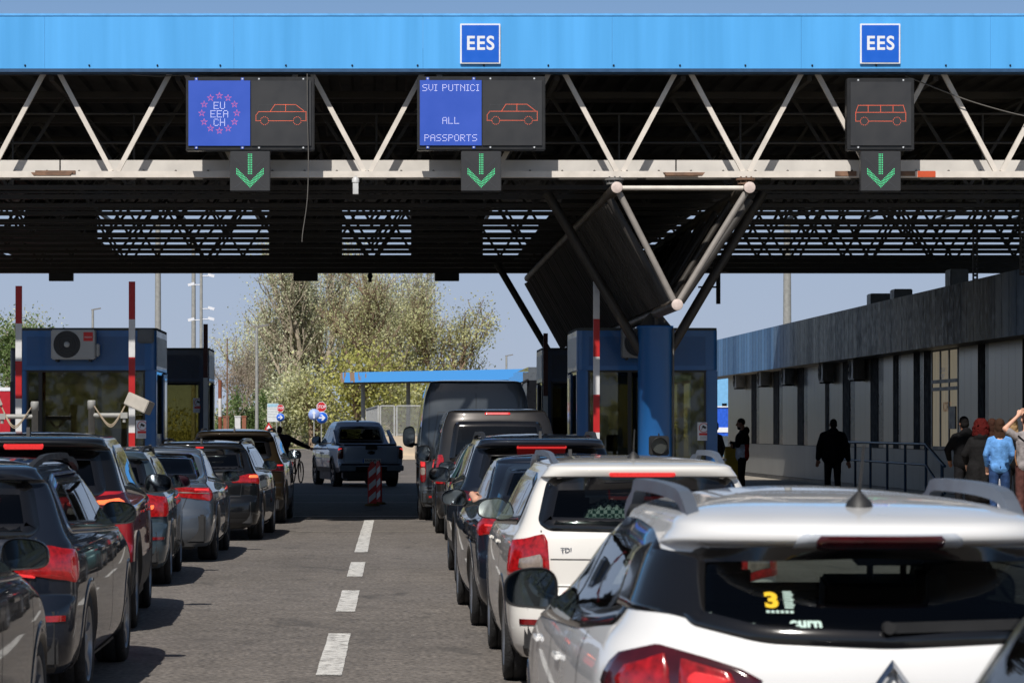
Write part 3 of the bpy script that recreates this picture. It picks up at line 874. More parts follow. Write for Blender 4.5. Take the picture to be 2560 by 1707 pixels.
    def roof_z(s, x, y):
        w, yr, yf, _, _ = [float(v) for v in s.par(s.ze)]
        h = (s.yp - yr) if y < s.yp else (yf - s.yp)
        q = min(1, ((abs(x) / (w * float(s.plan(y))))**3.2 + (abs(y - s.yp) / h)**3.2) ** (1 / 3.2))
        return s.ze + (s.zt - s.ze) * (1 - q**s.m) ** (1 / s.m)
    # ---- panels lying on the skin
    def panel(s, mb, kind, poly, off=.003, nx=8, nz=8, sgn=1, mi=0, lo=None, hi=None, skirt=True):
        zs_ = [p[1] for p in poly]; z0, z1 = min(zs_), max(zs_); e = (z1 - z0) * .002
        g = []
        for z in np.linspace(z0 + e, z1 - e, nz + 1):
            us = []
            for i in range(len(poly)):
                (ua, za), (ub, zb_) = poly[i], poly[(i + 1) % len(poly)]
                if (za > z) != (zb_ > z): us.append(ua + (ub - ua) * (z - za) / (zb_ - za))
            if len(us) < 2: continue
            a, b = min(us), max(us)
            if lo: a = max(a, lo(z))
            if hi: b = min(b, hi(z))
            if b - a < 1e-4: continue
            g.append([s.pt(kind, a + (b - a) * k / nx, z, off, sgn) for k in range(nx + 1)])
            if skirt: g[-1] = [s.pt(kind, a, z, -.004, sgn)] + g[-1] + [s.pt(kind, b, z, -.004, sgn)]
        if len(g) < 2: return
        W = len(g[0]); vs = [p for r in g for p in r]
        fs = []
        for j in range(len(g) - 1):
            for i in range(W - 1):
                f = (j * W + i, j * W + i + 1, (j + 1) * W + i + 1, (j + 1) * W + i)
                fs.append(f)
        # orient outward
        mf = ((len(g) - 1) // 2) * (W - 1) + (W - 1) // 2
        a, b, c = (np.array(vs[fs[mf][k]]) for k in (0, 1, 2))
        nrm = np.cross(b - a, c - a); ctr = np.array([0, s.L * .5, a[2]])
        ref = a - ctr
        if kind == 'side': ref = np.array([sgn, 0, 0])
        if kind in ('rear', 'rx'): ref = np.array([0, -1, .2])
        if kind in ('front', 'fx'): ref = np.array([0, 1, .2])
        if np.dot(nrm, ref) < 0: fs = [f[::-1] for f in fs]
        mb.add(vs, fs, mi, True)
    def ring(s, mb, kind, outer, inner, off=.004, sgn=1, mi=0):
        O, I = [], []
        for i in range(len(outer)):
            a, c = np.array(outer[i]), np.array(outer[(i + 1) % len(outer)]); p, q = np.array(inner[i]), np.array(inner[(i + 1) % len(inner)])
            m_ = max(1, math.ceil(np.linalg.norm(c - a) / .035))
            for k in range(m_): O.append(tuple(a + (c - a) * k / m_)); I.append(tuple(p + (q - p) * k / m_))
        outer, inner = O, I; n = len(outer)
        vs = [s.pt(kind, *p, off, sgn) for p in outer] + [s.pt(kind, *p, off, sgn) for p in inner] + [s.pt(kind, *p, -.006, sgn) for p in outer]
        fs = [(i, (i + 1) % n, n + (i + 1) % n, n + i) for i in range(n)] + [(i, 2 * n + i, 2 * n + (i + 1) % n, (i + 1) % n) for i in range(n)]
        mb.add(vs, fs, mi, True)
    def strip(s, mb, kind, pts, wd=.006, off=.0015, sgn=1, mi=0):
        A = np.array(pts, float); t = np.gradient(A, axis=0); t /= np.linalg.norm(t, axis=1, keepdims=True); nn = np.stack([-t[:, 1], t[:, 0]], 1) * wd / 2
        n = len(A)
        vs = [s.pt(kind, *p, off, sgn) for p in A + nn] + [s.pt(kind, *p, off, sgn) for p in A - nn]
        mb.add(vs, [(i, i + 1, n + i + 1, n + i) for i in range(n - 1)], mi, True)
def line(a, b, n=10): return [(a[0] + (b[0] - a[0]) * k / n, a[1] + (b[1] - a[1]) * k / n) for k in range(n + 1)]

WHEELS = {}
def wheel_meshes(r, wd, dark, spokes=5):
    key = (r, wd, dark, spokes)
    if key in WHEELS: return WHEELS[key]
    h = wd / 2
    t = MB(); t.lathe([(-h + .01, r * .68), (-h, r * .74), (-h, r * .93), (-h + .02, r * .985), (-h * .5, r), (-h * .48, r - .008), (-h * .42, r - .008), (-h * .4, r), (0.0, r), (h * .4, r), (h * .42, r - .008), (h * .48, r - .008), (h * .5, r), (h - .02, r * .985), (h, r * .93), (h, r * .74), (h - .01, r * .68)], n=36)
    c = MB(); q = r * .70
    c.lathe([(h - .004, q), (h - .012, q * .95), (h - .06, q * .9), (-h + .02, q * .9), (-h + .02, .0)], n=30)
    for k in range(spokes):
        a = 2 * math.pi * k / spokes
        Mx = Matrix.Rotation(a, 3, 'X')
        vs = []
        for (rr, ww, xx) in ((.05, .055, h - .03), (q * .55, .036, h - .018), (q * .97, .052, h - .012)):
            for sgn in (-1, 1):
                for dx in (0, -.03): vs.append(Mx @ Vector((xx + dx, sgn * ww, rr)))
        c.add(vs, [(0, 2, 6, 4), (4, 6, 10, 8), (0, 4, 5, 1), (4, 8, 9, 5), (2, 3, 7, 6), (6, 7, 11, 10)])
    c.lathe([(h - .02, .065), (h - .012, .05), (h - .008, .0)], n=14)
    b = MB(); b.lathe([(-.01, r * .5), (.01, r * .5), (.01, .0)], n=20)
    me = []
    for mb, nm, m in ((t, "tyre", M_tyre), (c, "rim", M_rimdark if dark else M_rim)):
        o = mb.build(nm, m); me.append(o.data); COL.objects.unlink(o); bpy.data.objects.remove(o)
    WHEELS[key] = me; return me

def make_mirror(lf, sp, root, sgn, body_m, glass_m=None):
    ym, zm = sp['mirror']; hw, hh = sp.get('mirror_size', (.115, .075))
    xb = float(lf.side(ym + .04, zm - .04)) * sgn
    cx = xb + sgn * (hw + .055); o = (cx, ym, zm)
    n = 28; prof = []
    for i in range(n):
        a = 2 * math.pi * i / n; ca, sa = math.cos(a), math.sin(a)
        px = hw * abs(ca) ** .62 * (1 if ca > 0 else -1); pz = hh * abs(sa) ** .68 * (1 if sa > 0 else -1)
        pz *= 1 + .12 * (px * -sgn / hw) ; pz -= .012 * (px * sgn / hw) ** 2
        prof.append((px, pz))
    rings = [(-.004, .97), (0.0, 1.0), (.03, 1.0), (.07, .93), (.10, .76), (.118, .45), (.123, .02)]
    b = MB(); vs = []
    for yy, k in rings: vs += [(o[0] + p[0] * k, o[1] + yy, o[2] + p[1] * k) for p in prof]
    b.add(vs, [(j * n + i, j * n + (i + 1) % n, (j + 1) * n + (i + 1) % n, (j + 1) * n + i) for j in range(len(rings) - 1) for i in range(n)], 0, True)
    vs = [(o[0] + p[0] * .97, o[1] - .004, o[2] + p[1] * .97) for p in prof] + [(o[0] + p[0] * .9, o[1] + .006, o[2] + p[1] * .88) for p in prof]
    b.add(vs, [(i, n + i, n + (i + 1) % n, (i + 1) % n) for i in range(n)], 1, True)
    b.bar((xb - sgn * .03, ym + .07, zm - hh * .75), (o[0] - sgn * hw * .3, ym + .06, zm - hh * .75), .05, .035, mi=1)
    h = b.build("mirror", [body_m, sp.get("mirror_rim", M_plastic)], root)
    g = MB(); g.add([(o[0] + p[0] * .9, o[1] + .005, o[2] + p[1] * .88) for p in prof], [tuple(range(n))[::-1] if True else 0])
    g.build("mirror_glass", glass_m or M_mirror, h)

def make_car(name, sp, loc, rz, label, group, body_m, cat="car", roof_m=None):
    root = thing(name, loc, label, cat, group, rz)
    lf = Loft(sp); L = sp['L']
    # --- slice heights
    cz = sorted(set([p[0] for p in sp['rear']] + [p[0] for p in sp['wid']] + [p[0] for p in sp['front']]))
    cz = [z for z in cz if z <= sp['ze']]; zs = [cz[0]]
    for z in cz[1:]:
        k = max(1, math.ceil((z - zs[-1]) / .028), math.ceil(abs(float(lf.fr(z) - lf.fr(zs[-1]))) / .05)); a = zs[-1]
        zs += [a + (z - a) * (i + 1) / k for i in range(k)]
    tt = [1 - (math.cos(k / 13 * math.pi / 2)) for k in range(1, 14)]
    tops = []
    for k in range(1, 15):
        qq = 1 - k / 14.0
        tops.append(sp['ze'] + (sp['H'] - sp['ze']) * (1 - max(qq, .0)**sp.get('m', 2.3)) ** (1 / sp.get('m', 2.3)))
    tops = [sp['ze'] + (sp['H'] - sp['ze']) * v for v in (.12, .25, .38, .5, .61, .71, .79, .86, .915, .955, .98, .993, .9985)]
    zs += tops
    V = []
    for z in zs:
        x, y = lf.outline(z)
        V.append(np.concatenate([np.stack([x, y, np.full_like(x, z)], 1), np.stack([-x[-2:0:-1], y[-2:0:-1], np.full(len(x) - 2, z)], 1)]))
    V = np.array(V); nz, W, _ = V.shape
    j, i = np.meshgrid(np.arange(nz - 1), np.arange(W), indexing='ij'); i2 = (i + 1) % W
    F = np.stack([j * W + i, j * W + i2, (j + 1) * W + i2, (j + 1) * W + i], -1).reshape(-1, 4)
    VV = V.reshape(-1, 3); C = VV[F].mean(1)
    e1 = VV[F[:, 2]] - VV[F[:, 0]]; e2 = VV[F[:, 3]] - VV[F[:, 1]]; N = np.cross(e1, e2); N /= np.maximum(np.linalg.norm(N, axis=1, keepdims=True), 1e-12)
    kill = np.zeros(len(F), bool); ax = np.abs(C[:, 0])
    sidef = np.abs(N[:, 0]) > np.abs(N[:, 1]) * .55
    sidef &= (np.abs(N[:, 2]) < .85)
    dlo = round_poly(sp['dlo'], sp.get('dlo_r', .05), 5)
    kill |= sidef & inside(offset_poly(dlo, .03), C[:, 1], C[:, 2])
    rearf = (C[:, 1] < L * .5) & ~sidef
    rw = None
    if sp.get('rear_win'):
        rw = round_poly(sym(sp['rear_win']), sp.get('rw_r', .05), 5)
        # compare in arc length: x is close enough for the inset test
        kill |= (C[:, 1] < L * .45) & (np.abs(N[:, 2]) < .95) & inside(offset_poly(rw, sp.get('rw_cut', .035)), C[:, 0], C[:, 2]) & (np.abs(N[:, 0]) < .8)
    ws = round_poly(sym(sp['windshield']), .06, 5)
    kill |= (C[:, 1] > L * .5) & inside(offset_poly(ws, .035), C[:, 0], C[:, 2]) & (np.abs(N[:, 0]) < .75)
    r, ra = sp['wheel_r'], sp['wheel_r'] + sp.get('arch_gap', .055)
    for yw in sp['axles']:
        kill |= (np.hypot(C[:, 1] - yw, C[:, 2] - r) < ra) & (ax > .45)
    F = F[~kill]; C = C[~kill]
    me = bpy.data.meshes.new("body"); me.from_pydata(VV.tolist(), [], F.tolist() + [tuple(range((nz - 1) * W, nz * W))])
    me.materials.append(body_m); me.materials.append(M_plastic); me.materials.append(roof_m or body_m)
    mi = np.zeros(len(F) + 1, int)
    if sp.get('clad'): mi[:len(F)][C[:, 2] < sp['clad']] = 1
    if roof_m is not None:
        zr = sp.get('two_tone_z', sp['ze'] - .05)
        mi[:len(F)][C[:, 2] > zr] = 2; mi[-1] = 2
    me.polygons.foreach_set("material_index", mi.tolist()); me.polygons.foreach_set("use_smooth", [True] * (len(F) + 1)); me.update()
    bo = bpy.data.objects.new("body", me); COL.objects.link(bo); bo.parent = root
    trim = sp.get('trim', M_gloss)
    # --- side windows
    pl = sp.get('pillars', [])
    for sgn in (-1, 1):
        b = MB(); lf.ring(b, 'side', offset_poly(dlo, -.018), offset_poly(dlo, .045), .004, sgn)
        for (yb, wv, k) in pl:
            f = lambda z, d, yb=yb, k=k: yb + d + k * (z - sp['dlo'][0][1])
            lf.panel(b, 'side', offset_poly(dlo, .01), .0045, 2, 8, sgn, 0, lo=lambda z: f(z, -wv / 2), hi=lambda z: f(z, wv / 2), skirt=False)
        b.build("window_frame", trim, root)
        if sp.get('chrome'):
            b = MB(); lf.ring(b, 'side', offset_poly(dlo, -.030), offset_poly(dlo, -.012), .006, sgn); b.build("window_trim", M_chrome, root)
        cuts = [-9] + [p for p in pl] + [99]
        for a, c in zip(cuts[:-1], cuts[1:]):
            lo = None if a == -9 else (lambda z, a=a: a[0] + a[2] * (z - sp['dlo'][0][1]))
            hi = None if c == 99 else (lambda z, c=c: c[0] + c[2] * (z - sp['dlo'][0][1]))
            b = MB(); lf.panel(b, 'side', offset_poly(dlo, .0), .002, 10, 8, sgn, 0, lo, hi, skirt=False)
            if b.v: b.build("side_window", sp.get('glass_rear_side', M_gl) if a == -9 and len(cuts) > 2 else M_gl, root)
    # --- rear window and windscreen
    if rw:
        b = MB(); lf.panel(b, 'rx', rw, .003, 14, 10); b.build("rear_window", sp.get('glass_rear', M_gl_rear), root)
        b = MB(); lf.ring(b, 'rx', offset_poly(rw, -.014), offset_poly(rw, sp.get('frit', .07)), .0045); b.build("rear_window_frame", trim, root)
    b = MB(); lf.panel(b, 'fx', ws, .003, 12, 8); b.build("windscreen", M_gl_front, root)
    b = MB(); lf.ring(b, 'fx', offset_poly(ws, -.012), offset_poly(ws, .07), .0045); b.build("windscreen_frame", M_gloss, root)
    # --- wheel arch lips
    for yw in sp['axles']:
        for sgn in (-1, 1):
            b = MB(); wl = sp.get('arch_w', .022); zb = cz[0] + .01; a0 = math.asin(max(-1, min(1, (zb - r) / (ra + wl))))
            an = np.linspace(a0, math.pi - a0, 30)
            lip_o = [(yw + (ra + wl) * math.cos(a), r + (ra + wl) * math.sin(a)) for a in an]; lip_i = [(yw + (ra - .03) * math.cos(a), r + (ra - .03) * math.sin(a)) for a in an]
            n = len(an)
            vs = [lf.pt('side', *p, .0035, sgn) for p in lip_o] + [lf.pt('side', *p, .006, sgn) for p in lip_i] + [lf.pt('side', *p, -.004, sgn) for p in lip_o] + [lf.pt('side', *p, .006, sgn) + np.array([-sgn * .09, 0, 0]) for p in lip_i]
            b.add(vs, [(k, k + 1, n + k + 1, n + k) for k in range(n - 1)] + [(2 * n + k, 2 * n + k + 1, k + 1, k) for k in range(n - 1)] + [(n + k, n + k + 1, 3 * n + k + 1, 3 * n + k) for k in range(n - 1)], 0, True)
            b.build("arch_lip", M_plastic if sp.get('clad') else body_m, root)
            # wheel
            tm, rmh = wheel_meshes(r, sp.get('tyre_w', .215), sp.get('dark_rim', False), sp.get('spokes', 5))
            tx = float(lf.side(yw, r + ra * .98)) - sp.get('tyre_w', .215) / 2 - .012
            wt = bpy.data.objects.new("wheel", tm); wt.parent = root; COL.objects.link(wt)
            wt.location = (sgn * tx, yw, r); wt.rotation_euler = (0, 0, 0 if sgn > 0 else math.pi)
            wr = bpy.data.objects.new("rim", rmh); wr.parent = wt; COL.objects.link(wr)
    # --- chassis and cabin
    wmid = float(lf.fw(.5)); b = MB()
    b.b2(-wmid + .26, wmid - .26, .25, L - .35, .17, .60); b.b2(-wmid + .08, wmid - .08, sp['axles'][0] + ra + .05, sp['axles'][1] - ra - .05, .18, .45)
    b.tube((-wmid + .2, sp['axles'][0], r), (wmid - .2, sp['axles'][0], r), .05); b.b2(-wmid + .12, wmid - .12, .12, .4, .25, .6)
    b.tube((.45, .10, .24), (.45, .5, .25), .03)
    b.build("chassis", M_plastic, root, bevel=.02)
    sb = sp.get('seat_z', .55); yfs = sp.get('front_seat', L * .50)
    for kx in (-1, 1):
        b = MB(); b.box((kx * .36, yfs, sb + .28), (.46, .14, .58), Matrix.Rotation(R(14), 3, 'X')); b.box((kx * .36, yfs - .10, sb + .70), (.25, .10, .17), Matrix.Rotation(R(10), 3, 'X')); b.box((kx * .36, yfs + .28, sb), (.48, .5, .14))
        b.tube((kx * .36 - .06, yfs - .07, sb + .5), (kx * .36 - .06, yfs - .09, sb + .66), .012); b.tube((kx * .36 + .06, yfs - .07, sb + .5), (kx * .36 + .06, yfs - .09, sb + .66), .012)
        b.build("front_seat", M_in, root, bevel=.03)
    if not sp.get('no_rear_seat'):
        b = MB(); yq = sp.get('rear_seat', yfs - .95)
        b.box((0, yq, sb + .25), (1.2, .14, .55), Matrix.Rotation(R(16), 3, 'X'))
        for kx in (-.4, .4): b.box((kx, yq - .09, sb + .60), (.26, .09, .14), Matrix.Rotation(R(10), 3, 'X'))
        b.build("rear_seat", M_in, root, bevel=.03)
    b = MB(); yd = sp.get('dash_y', yfs + .95); b.b2(-.68, .68, yd, yd + .35, .65, sp.get('dash_z', .93)); 
    b.build("dashboard", M_in, root, bevel=.05)
    b = MB(); c = Vector((-.36, yd - .14, sp.get('dash_z', .93) - .02)); n = 20
    pts = [c + Vector((.18 * math.cos(2 * math.pi * k / n), .06 * math.sin(2 * math.pi * k / n), .17 * math.sin(2 * math.pi * k / n))) for k in range(n + 1)]
    b.path(pts, .014, 6); b.bar(pts[0], pts[n // 2], .03); b.build("steering_wheel", M_in, root)
    b = MB(); zmr = sp['H'] - .17; b.box((0, yd - .12, zmr), (.22, .03, .06)); b.tube((0, yd - .1, zmr + .02), (0, yd + .02, zmr + .1), .01); b.build("rear_view_mirror", M_plastic, root)
    # --- lights
    for poly, m, off, sub in sp.get('lights', []):
        pr = round_poly(poly, sp.get('light_r', .03), 4)
        for sgn in (-1, 1):
            b = MB(); lf.panel(b, 'rear', [(sgn * p[0], p[1]) for p in pr], off, 14, 8)
            if not b.v: continue
            lo_ = b.build("tail_light", m, root)
            for sp_, sm, so in sub:
                b2_ = MB(); lf.panel(b2_, 'rear', [(sgn * p[0], p[1]) for p in round_poly(sp_, .015, 3)], off + so, 8, 4); b2_.build("lamp_segment", sm, lo_)
    if sp.get('brake3'):
        x0, z0, z1, m, off = sp['brake3']
        b = MB(); lf.panel(b, 'rear', round_poly([(-x0, z0), (x0, z0), (x0, z1), (-x0, z1)], .012, 3), off, 12, 3); b.build("high_brake_light", m, root)
    for poly, m in sp.get('rear_panels', []):
        b = MB(); lf.panel(b, 'rear', round_poly(poly, .02, 3), .004, 20, 5); b.build("bumper_panel", m, root)
    for poly, m in sp.get('reflectors', []):
        for sgn in (-1, 1):
            b = MB(); lf.panel(b, 'rear', [(sgn * p[0], p[1]) for p in poly], .008, 5, 2); b.build("reflector", m, root)
    # --- seams
    for sgn in (-1, 1):
        for ln in sp.get('side_seams', []): b = MB(); lf.strip(b, 'side', ln, .009, .0015, sgn); b.build("panel_gap", M_plastic, root)
        for ln in sp.get('rear_seams', []): b = MB(); lf.strip(b, 'rear', [(sgn * p[0], p[1]) for p in ln], .009, .0015); b.build("panel_gap", M_plastic, root)
    for poly, m in sp.get('corner_panels', []):
        for sgn in (-1, 1): b = MB(); lf.panel(b, 'rear', [(sgn * p[0], p[1]) for p in round_poly(poly, .02, 3)], .005, 14, 10); b.build("pillar_panel", m, root)
    for poly, m in sp.get('side_panels', []):
        for sgn in (-1, 1): b = MB(); lf.panel(b, 'side', round_poly(poly, .03, 3), .005, 8, 8, sgn); b.build("pillar_panel", m, root)
    for (yh, zh) in sp.get('handles', []):
        for sgn in (-1, 1):
            b = MB(); x = float(lf.side(yh, zh)) * sgn
            b.box((x + sgn * .010, yh, zh), (.014, .17, .022)); b.box((x + sgn * .002, yh - .06, zh), (.02, .03, .018)); b.box((x + sgn * .002, yh + .06, zh), (.02, .03, .018))
            b.build("door_handle", body_m, root, bevel=.004)
    # --- mirrors, rails, aerial, wiper, plate
    for sgn in (-1, 1): make_mirror(lf, sp, root, sgn, sp.get('mirror_m', body_m), sp.get('mirror_gl'))
    if sp.get('rails'):
        ya, yb, xk, hgt, wd, rm_ = sp['rails']
        for sgn in (-1, 1):
            b = MB(); pts = []; we = float(lf.fw(sp['ze'])); n = 22
            for k in range(n + 1):
                t = k / n; y = ya + (yb - ya) * t; x = xk * we * (1 - .06 * (1 - t)**2)
                lift = hgt * min(1, (math.sin(math.pi * min(max(t, 0), 1)) * 2.2)) ** .8 if 0 < t < 1 else 0
                pts.append(Vector((sgn * x, y, lf.roof_z(x, y) + lift - (.006 if k in (0, n) else 0))))
            for k in range(n): b.bar(pts[k], pts[k + 1] + (pts[k + 1] - pts[k]) * .12, wd, wd * 1.0, up=(1, 0, 0))
            b.build("roof_rail", rm_, root)
    if sp.get('aerial'):
        ya, kind = sp['aerial']; z = lf.roof_z(0, ya); b = MB()
        if kind == 'rod':
            b.lathe([(0, .045), (.02, .038), (.045, .012), (.05, .008)], (0, ya, z - .005), 12, axis='z'); b.tube((0, ya, z + .04), (0, ya - .08, z + .19), .006, .004, n=6)
        else:
            b.prism([(ya - .06, z - .01), (ya + .12, z - .01), (ya - .02, z + .05), (ya - .045, z + .055)], -.014, .014, axis='x')
        b.build("aerial", M_plastic, root)
    if sp.get('wiper'):
        (xa, za), (xb, zb_) = sp['wiper']; b = MB()
        A, B = Vector(lf.pt('rear', xa, za, .03)), Vector(lf.pt('rear', xb, zb_, .022))
        b.bar(A, B, .03, .02); b.tube(A - Vector((0, -.03, 0)), A + Vector((0, -.012, 0)), .018)
        b.build("rear_wiper", M_plastic, root)
    if sp.get('plate'):
        zc, m = sp['plate']; b = MB(); lf.panel(b, 'rear', [(-.26, zc - .055), (.26, zc - .055), (.26, zc + .055), (-.26, zc + .055)], .006, 6, 2); b.build("number_plate", m, root)
    return root, lf

def scale_z(pts, k0, k1): return [(a * k0, b) for a, b in pts]

def base(kind, L=4.5, W=1.8, H=1.46, **kw):
    h = W / 2
    if kind == 'wagon':
        zb, ze = H - .46, H - .075
        sp = dict(L=L, H=H, ze=ze, yp=L * .42, m=2.2,
          rear=[(.20, .14), (.27, .05), (.42, .0), (.56, .01), (.63, .035), (.67, .075), (.80, .075), (zb - .04, .10), (zb, .125), (zb + .33, .40), (zb + .335, .335), (ze, .315)],
          front=[(.2, L - .2), (.45, L), (.66, L - .06), (.8, L - .25), (.9, L - .75), (.97, L - 1.15), (ze - .02, L - 2.12), (ze, L - 2.2)],
          wid=[(.20, h - .09), (.27, h - .04), (.48, h - .005), (.70, h), (.86, h - .012), (zb - .05, h - .035), (zb, h - .07), (zb + .34, h - .24), (ze, h - .275)],
          kr=.05, Rr=[(.2, .34), (.7, .30), (zb, .26), (zb + .3, .20), (ze, .22)], Rf=[(.2, .7), (.8, .8), (1.0, .55), (ze, .4)],
          dlo=[(.62, zb + .04), (L - 1.42, zb - .03), (L - 2.2, ze - .045), (1.0, ze - .05), (.72, ze - .09)], pillars=[(1.15, .06, .05), (L * .5 - .12, .09, .08)],
          rear_win=[(0, zb + .0), (.60, zb + .01), (.655, zb + .05), (.58, zb + .315), (0, zb + .325)],
          windshield=[(0, .98), (.66, .98), (.56, ze - .05), (0, ze - .03)], axles=[L * .205, L * .205 + 2.62], wheel_r=.315,
          mirror=(L - 1.55, zb + .06), handles=[(1.62, zb - .12), (2.6, zb - .13)], rails=(.55, 2.75, .93, .05, .035, M_plastic), aerial=(.62, 'fin'),
          side_seams=[line((L * .5 - .1, .32), (L * .5 - .1, zb - .03)), line((L * .5 - 1.05, .72), (L * .5 - 1.02, zb - .02)), line((L - 1.35, .35), (L - 1.3, zb - .04))],
          rear_seams=[line((0, .66), (.62, .66)), line((.62, .66), (.66, zb - .0), 8)])
    elif kind == 'hatch':
        zb, ze = H - .45, H - .085
        sp = dict(L=L, H=H, ze=ze, yp=L * .45, m=2.2,
          rear=[(.20, .14), (.28, .05), (.42, .0), (.58, .02), (.64, .07), (.80, .09), (zb - .02, .15), (zb, .17), (zb + .32, .43), (zb + .325, .36), (ze, .34)],
          front=[(.2, L - .2), (.45, L), (.66, L - .06), (.8, L - .25), (.9, L - .65), (.97, L - 1.0), (ze - .02, L - 1.95), (ze, L - 2.05)],
          wid=[(.20, h - .10), (.28, h - .04), (.5, h - .005), (.70, h), (.86, h - .015), (zb - .05, h - .05), (zb, h - .085), (zb + .33, h - .27), (ze, h - .30)],
          Rr=[(.2, .5), (.7, .5), (zb, .42), (zb + .3, .3), (ze, .3)], Rf=[(.2, .7), (.8, .8), (1.0, .55), (ze, .4)],
          dlo=[(.72, zb + .06), (L - 1.25, zb - .03), (L - 2.05, ze - .045), (1.0, ze - .07)], pillars=[(1.1, .06, .05), (L * .5 - .12, .09, .08)],
          rear_win=[(0, zb + .02), (.54, zb + .03), (.60, zb + .06), (.52, zb + .30), (0, zb + .315)],
          windshield=[(0, .98), (.64, .98), (.54, ze - .05), (0, ze - .03)], axles=[.68, .68 + L * .615], wheel_r=.31,
          mirror=(L - 1.45, zb + .05), handles=[(1.5, zb - .13), (2.4, zb - .14)], aerial=(.75, 'fin'),
          side_seams=[line((L * .5 - .1, .32), (L * .5 - .1, zb - .03)), line((L * .5 - 1.0, .72), (L * .5 - .97, zb - .02)), line((L - 1.3, .35), (L - 1.25, zb - .04))],
          rear_seams=[line((0, .64), (.58, .64)), line((.58, .64), (.62, zb), 8)])
    elif kind == 'suv':
        zb, ze = H - .54, H - .085
        sp = dict(L=L, H=H, ze=ze, yp=L * .42, m=2.2,
          rear=[(.24, .14), (.32, .05), (.5, .0), (.66, .02), (.72, .08), (.9, .08), (zb - .03, .10), (zb, .13), (zb + .40, .42), (zb + .405, .30), (ze, .27)],
          front=[(.24, L - .2), (.5, L), (.8, L - .06), (.98, L - .25), (1.06, L - .7), (1.12, L - 1.15), (ze - .02, L - 2.0), (ze, L - 2.1)],
          wid=[(.24, h - .08), (.32, h - .03), (.55, h), (.80, h - .005), (.98, h - .02), (zb - .05, h - .04), (zb, h - .075), (zb + .4, h - .23), (ze, h - .26)],
          kr=.045, Rr=[(.24, .32), (.8, .28), (zb, .26), (zb + .3, .22), (ze, .22)], Rf=[(.24, .7), (.9, .8), (1.1, .55), (ze, .4)],
          dlo=[(.70, zb + .06), (L - 1.42, zb - .03), (L - 2.1, ze - .045), (1.05, ze - .05), (.82, ze - .10)], pillars=[(1.12, .07, .05), (L * .5 - .12, .09, .08)],
          rear_win=[(0, zb + .02), (.60, zb + .03), (.655, zb + .07), (.58, zb + .37), (0, zb + .385)],
          windshield=[(0, 1.13), (.67, 1.13), (.57, ze - .05), (0, ze - .03)], axles=[.83, .83 + 2.68], wheel_r=.35, tyre_w=.235,
          mirror=(L - 1.52, zb + .07), mirror_size=(.125, .085), handles=[(1.6, zb - .14), (2.55, zb - .15)], aerial=(.62, 'fin'), clad=.42, seat_z=.7, dash_z=1.06,
          side_seams=[line((L * .5 - .1, .45), (L * .5 - .1, zb - .03)), line((L * .5 - 1.05, .8), (L * .5 - 1.02, zb - .02)), line((L - 1.4, .45), (L - 1.35, zb - .04))],
          rear_seams=[line((0, .72), (.62, .72)), line((.62, .72), (.66, zb), 8)])
    elif kind == 'sedan':
        zb, ze = H - .47, H - .075
        sp = dict(L=L, H=H, ze=ze, yp=L * .46, m=2.3,
          rear=[(.20, .14), (.28, .05), (.42, .0), (.58, .01), (.66, .06), (.84, .09), (zb - .005, .075), (zb + .012, .12), (zb + .05, .58), (zb + .065, .66), (ze - .02, 1.36), (ze, 1.46)],
          front=[(.2, L - .2), (.45, L), (.66, L - .06), (.8, L - .25), (.9, L - .75), (.97, L - 1.2), (ze - .02, L - 2.15), (ze, L - 2.25)],
          wid=[(.20, h - .09), (.28, h - .04), (.48, h - .005), (.70, h), (.86, h - .015), (zb - .05, h - .045), (zb, h - .085), (zb + .05, h - .13), (zb + .33, h - .25), (ze, h - .28)],
          Rr=[(.2, .42), (.7, .40), (zb, .36), (zb + .06, .30), (ze, .26)], Rf=[(.2, .7), (.8, .8), (1.0, .55), (ze, .4)],
          dlo=[(1.02, zb + .07), (L - 1.45, zb - .02), (L - 2.25, ze - .045), (1.62, ze - .05)], pillars=[(1.42, .06, .15), (L * .5 - .1, .09, .08)],
          frit=.05, glass_rear=M_gl_dark, rear_win=[(0, zb + .075), (.64, zb + .075), (.66, zb + .10), (.545, ze - .04), (0, ze - .025)],
          windshield=[(0, .98), (.66, .98), (.56, ze - .05), (0, ze - .03)], axles=[L * .215, L * .215 + 2.78], wheel_r=.32,
          mirror=(L - 1.6, zb + .06), handles=[(1.75, zb - .12), (2.75, zb - .13)], aerial=(1.55, 'fin'), rear_seat=1.55,
          side_seams=[line((L * .5 - .08, .32), (L * .5 - .08, zb - .03)), line((L * .5 - 1.1, .72), (L * .5 - 1.05, zb - .0)), line((L - 1.4, .35), (L - 1.35, zb - .04))],
          rear_seams=[line((0, .63), (.5, .63)), line((.5, .63), (.62, zb - .01), 8)])
    elif kind == 'van':
        zb, ze = kw.pop('zb', 1.12), H - .09
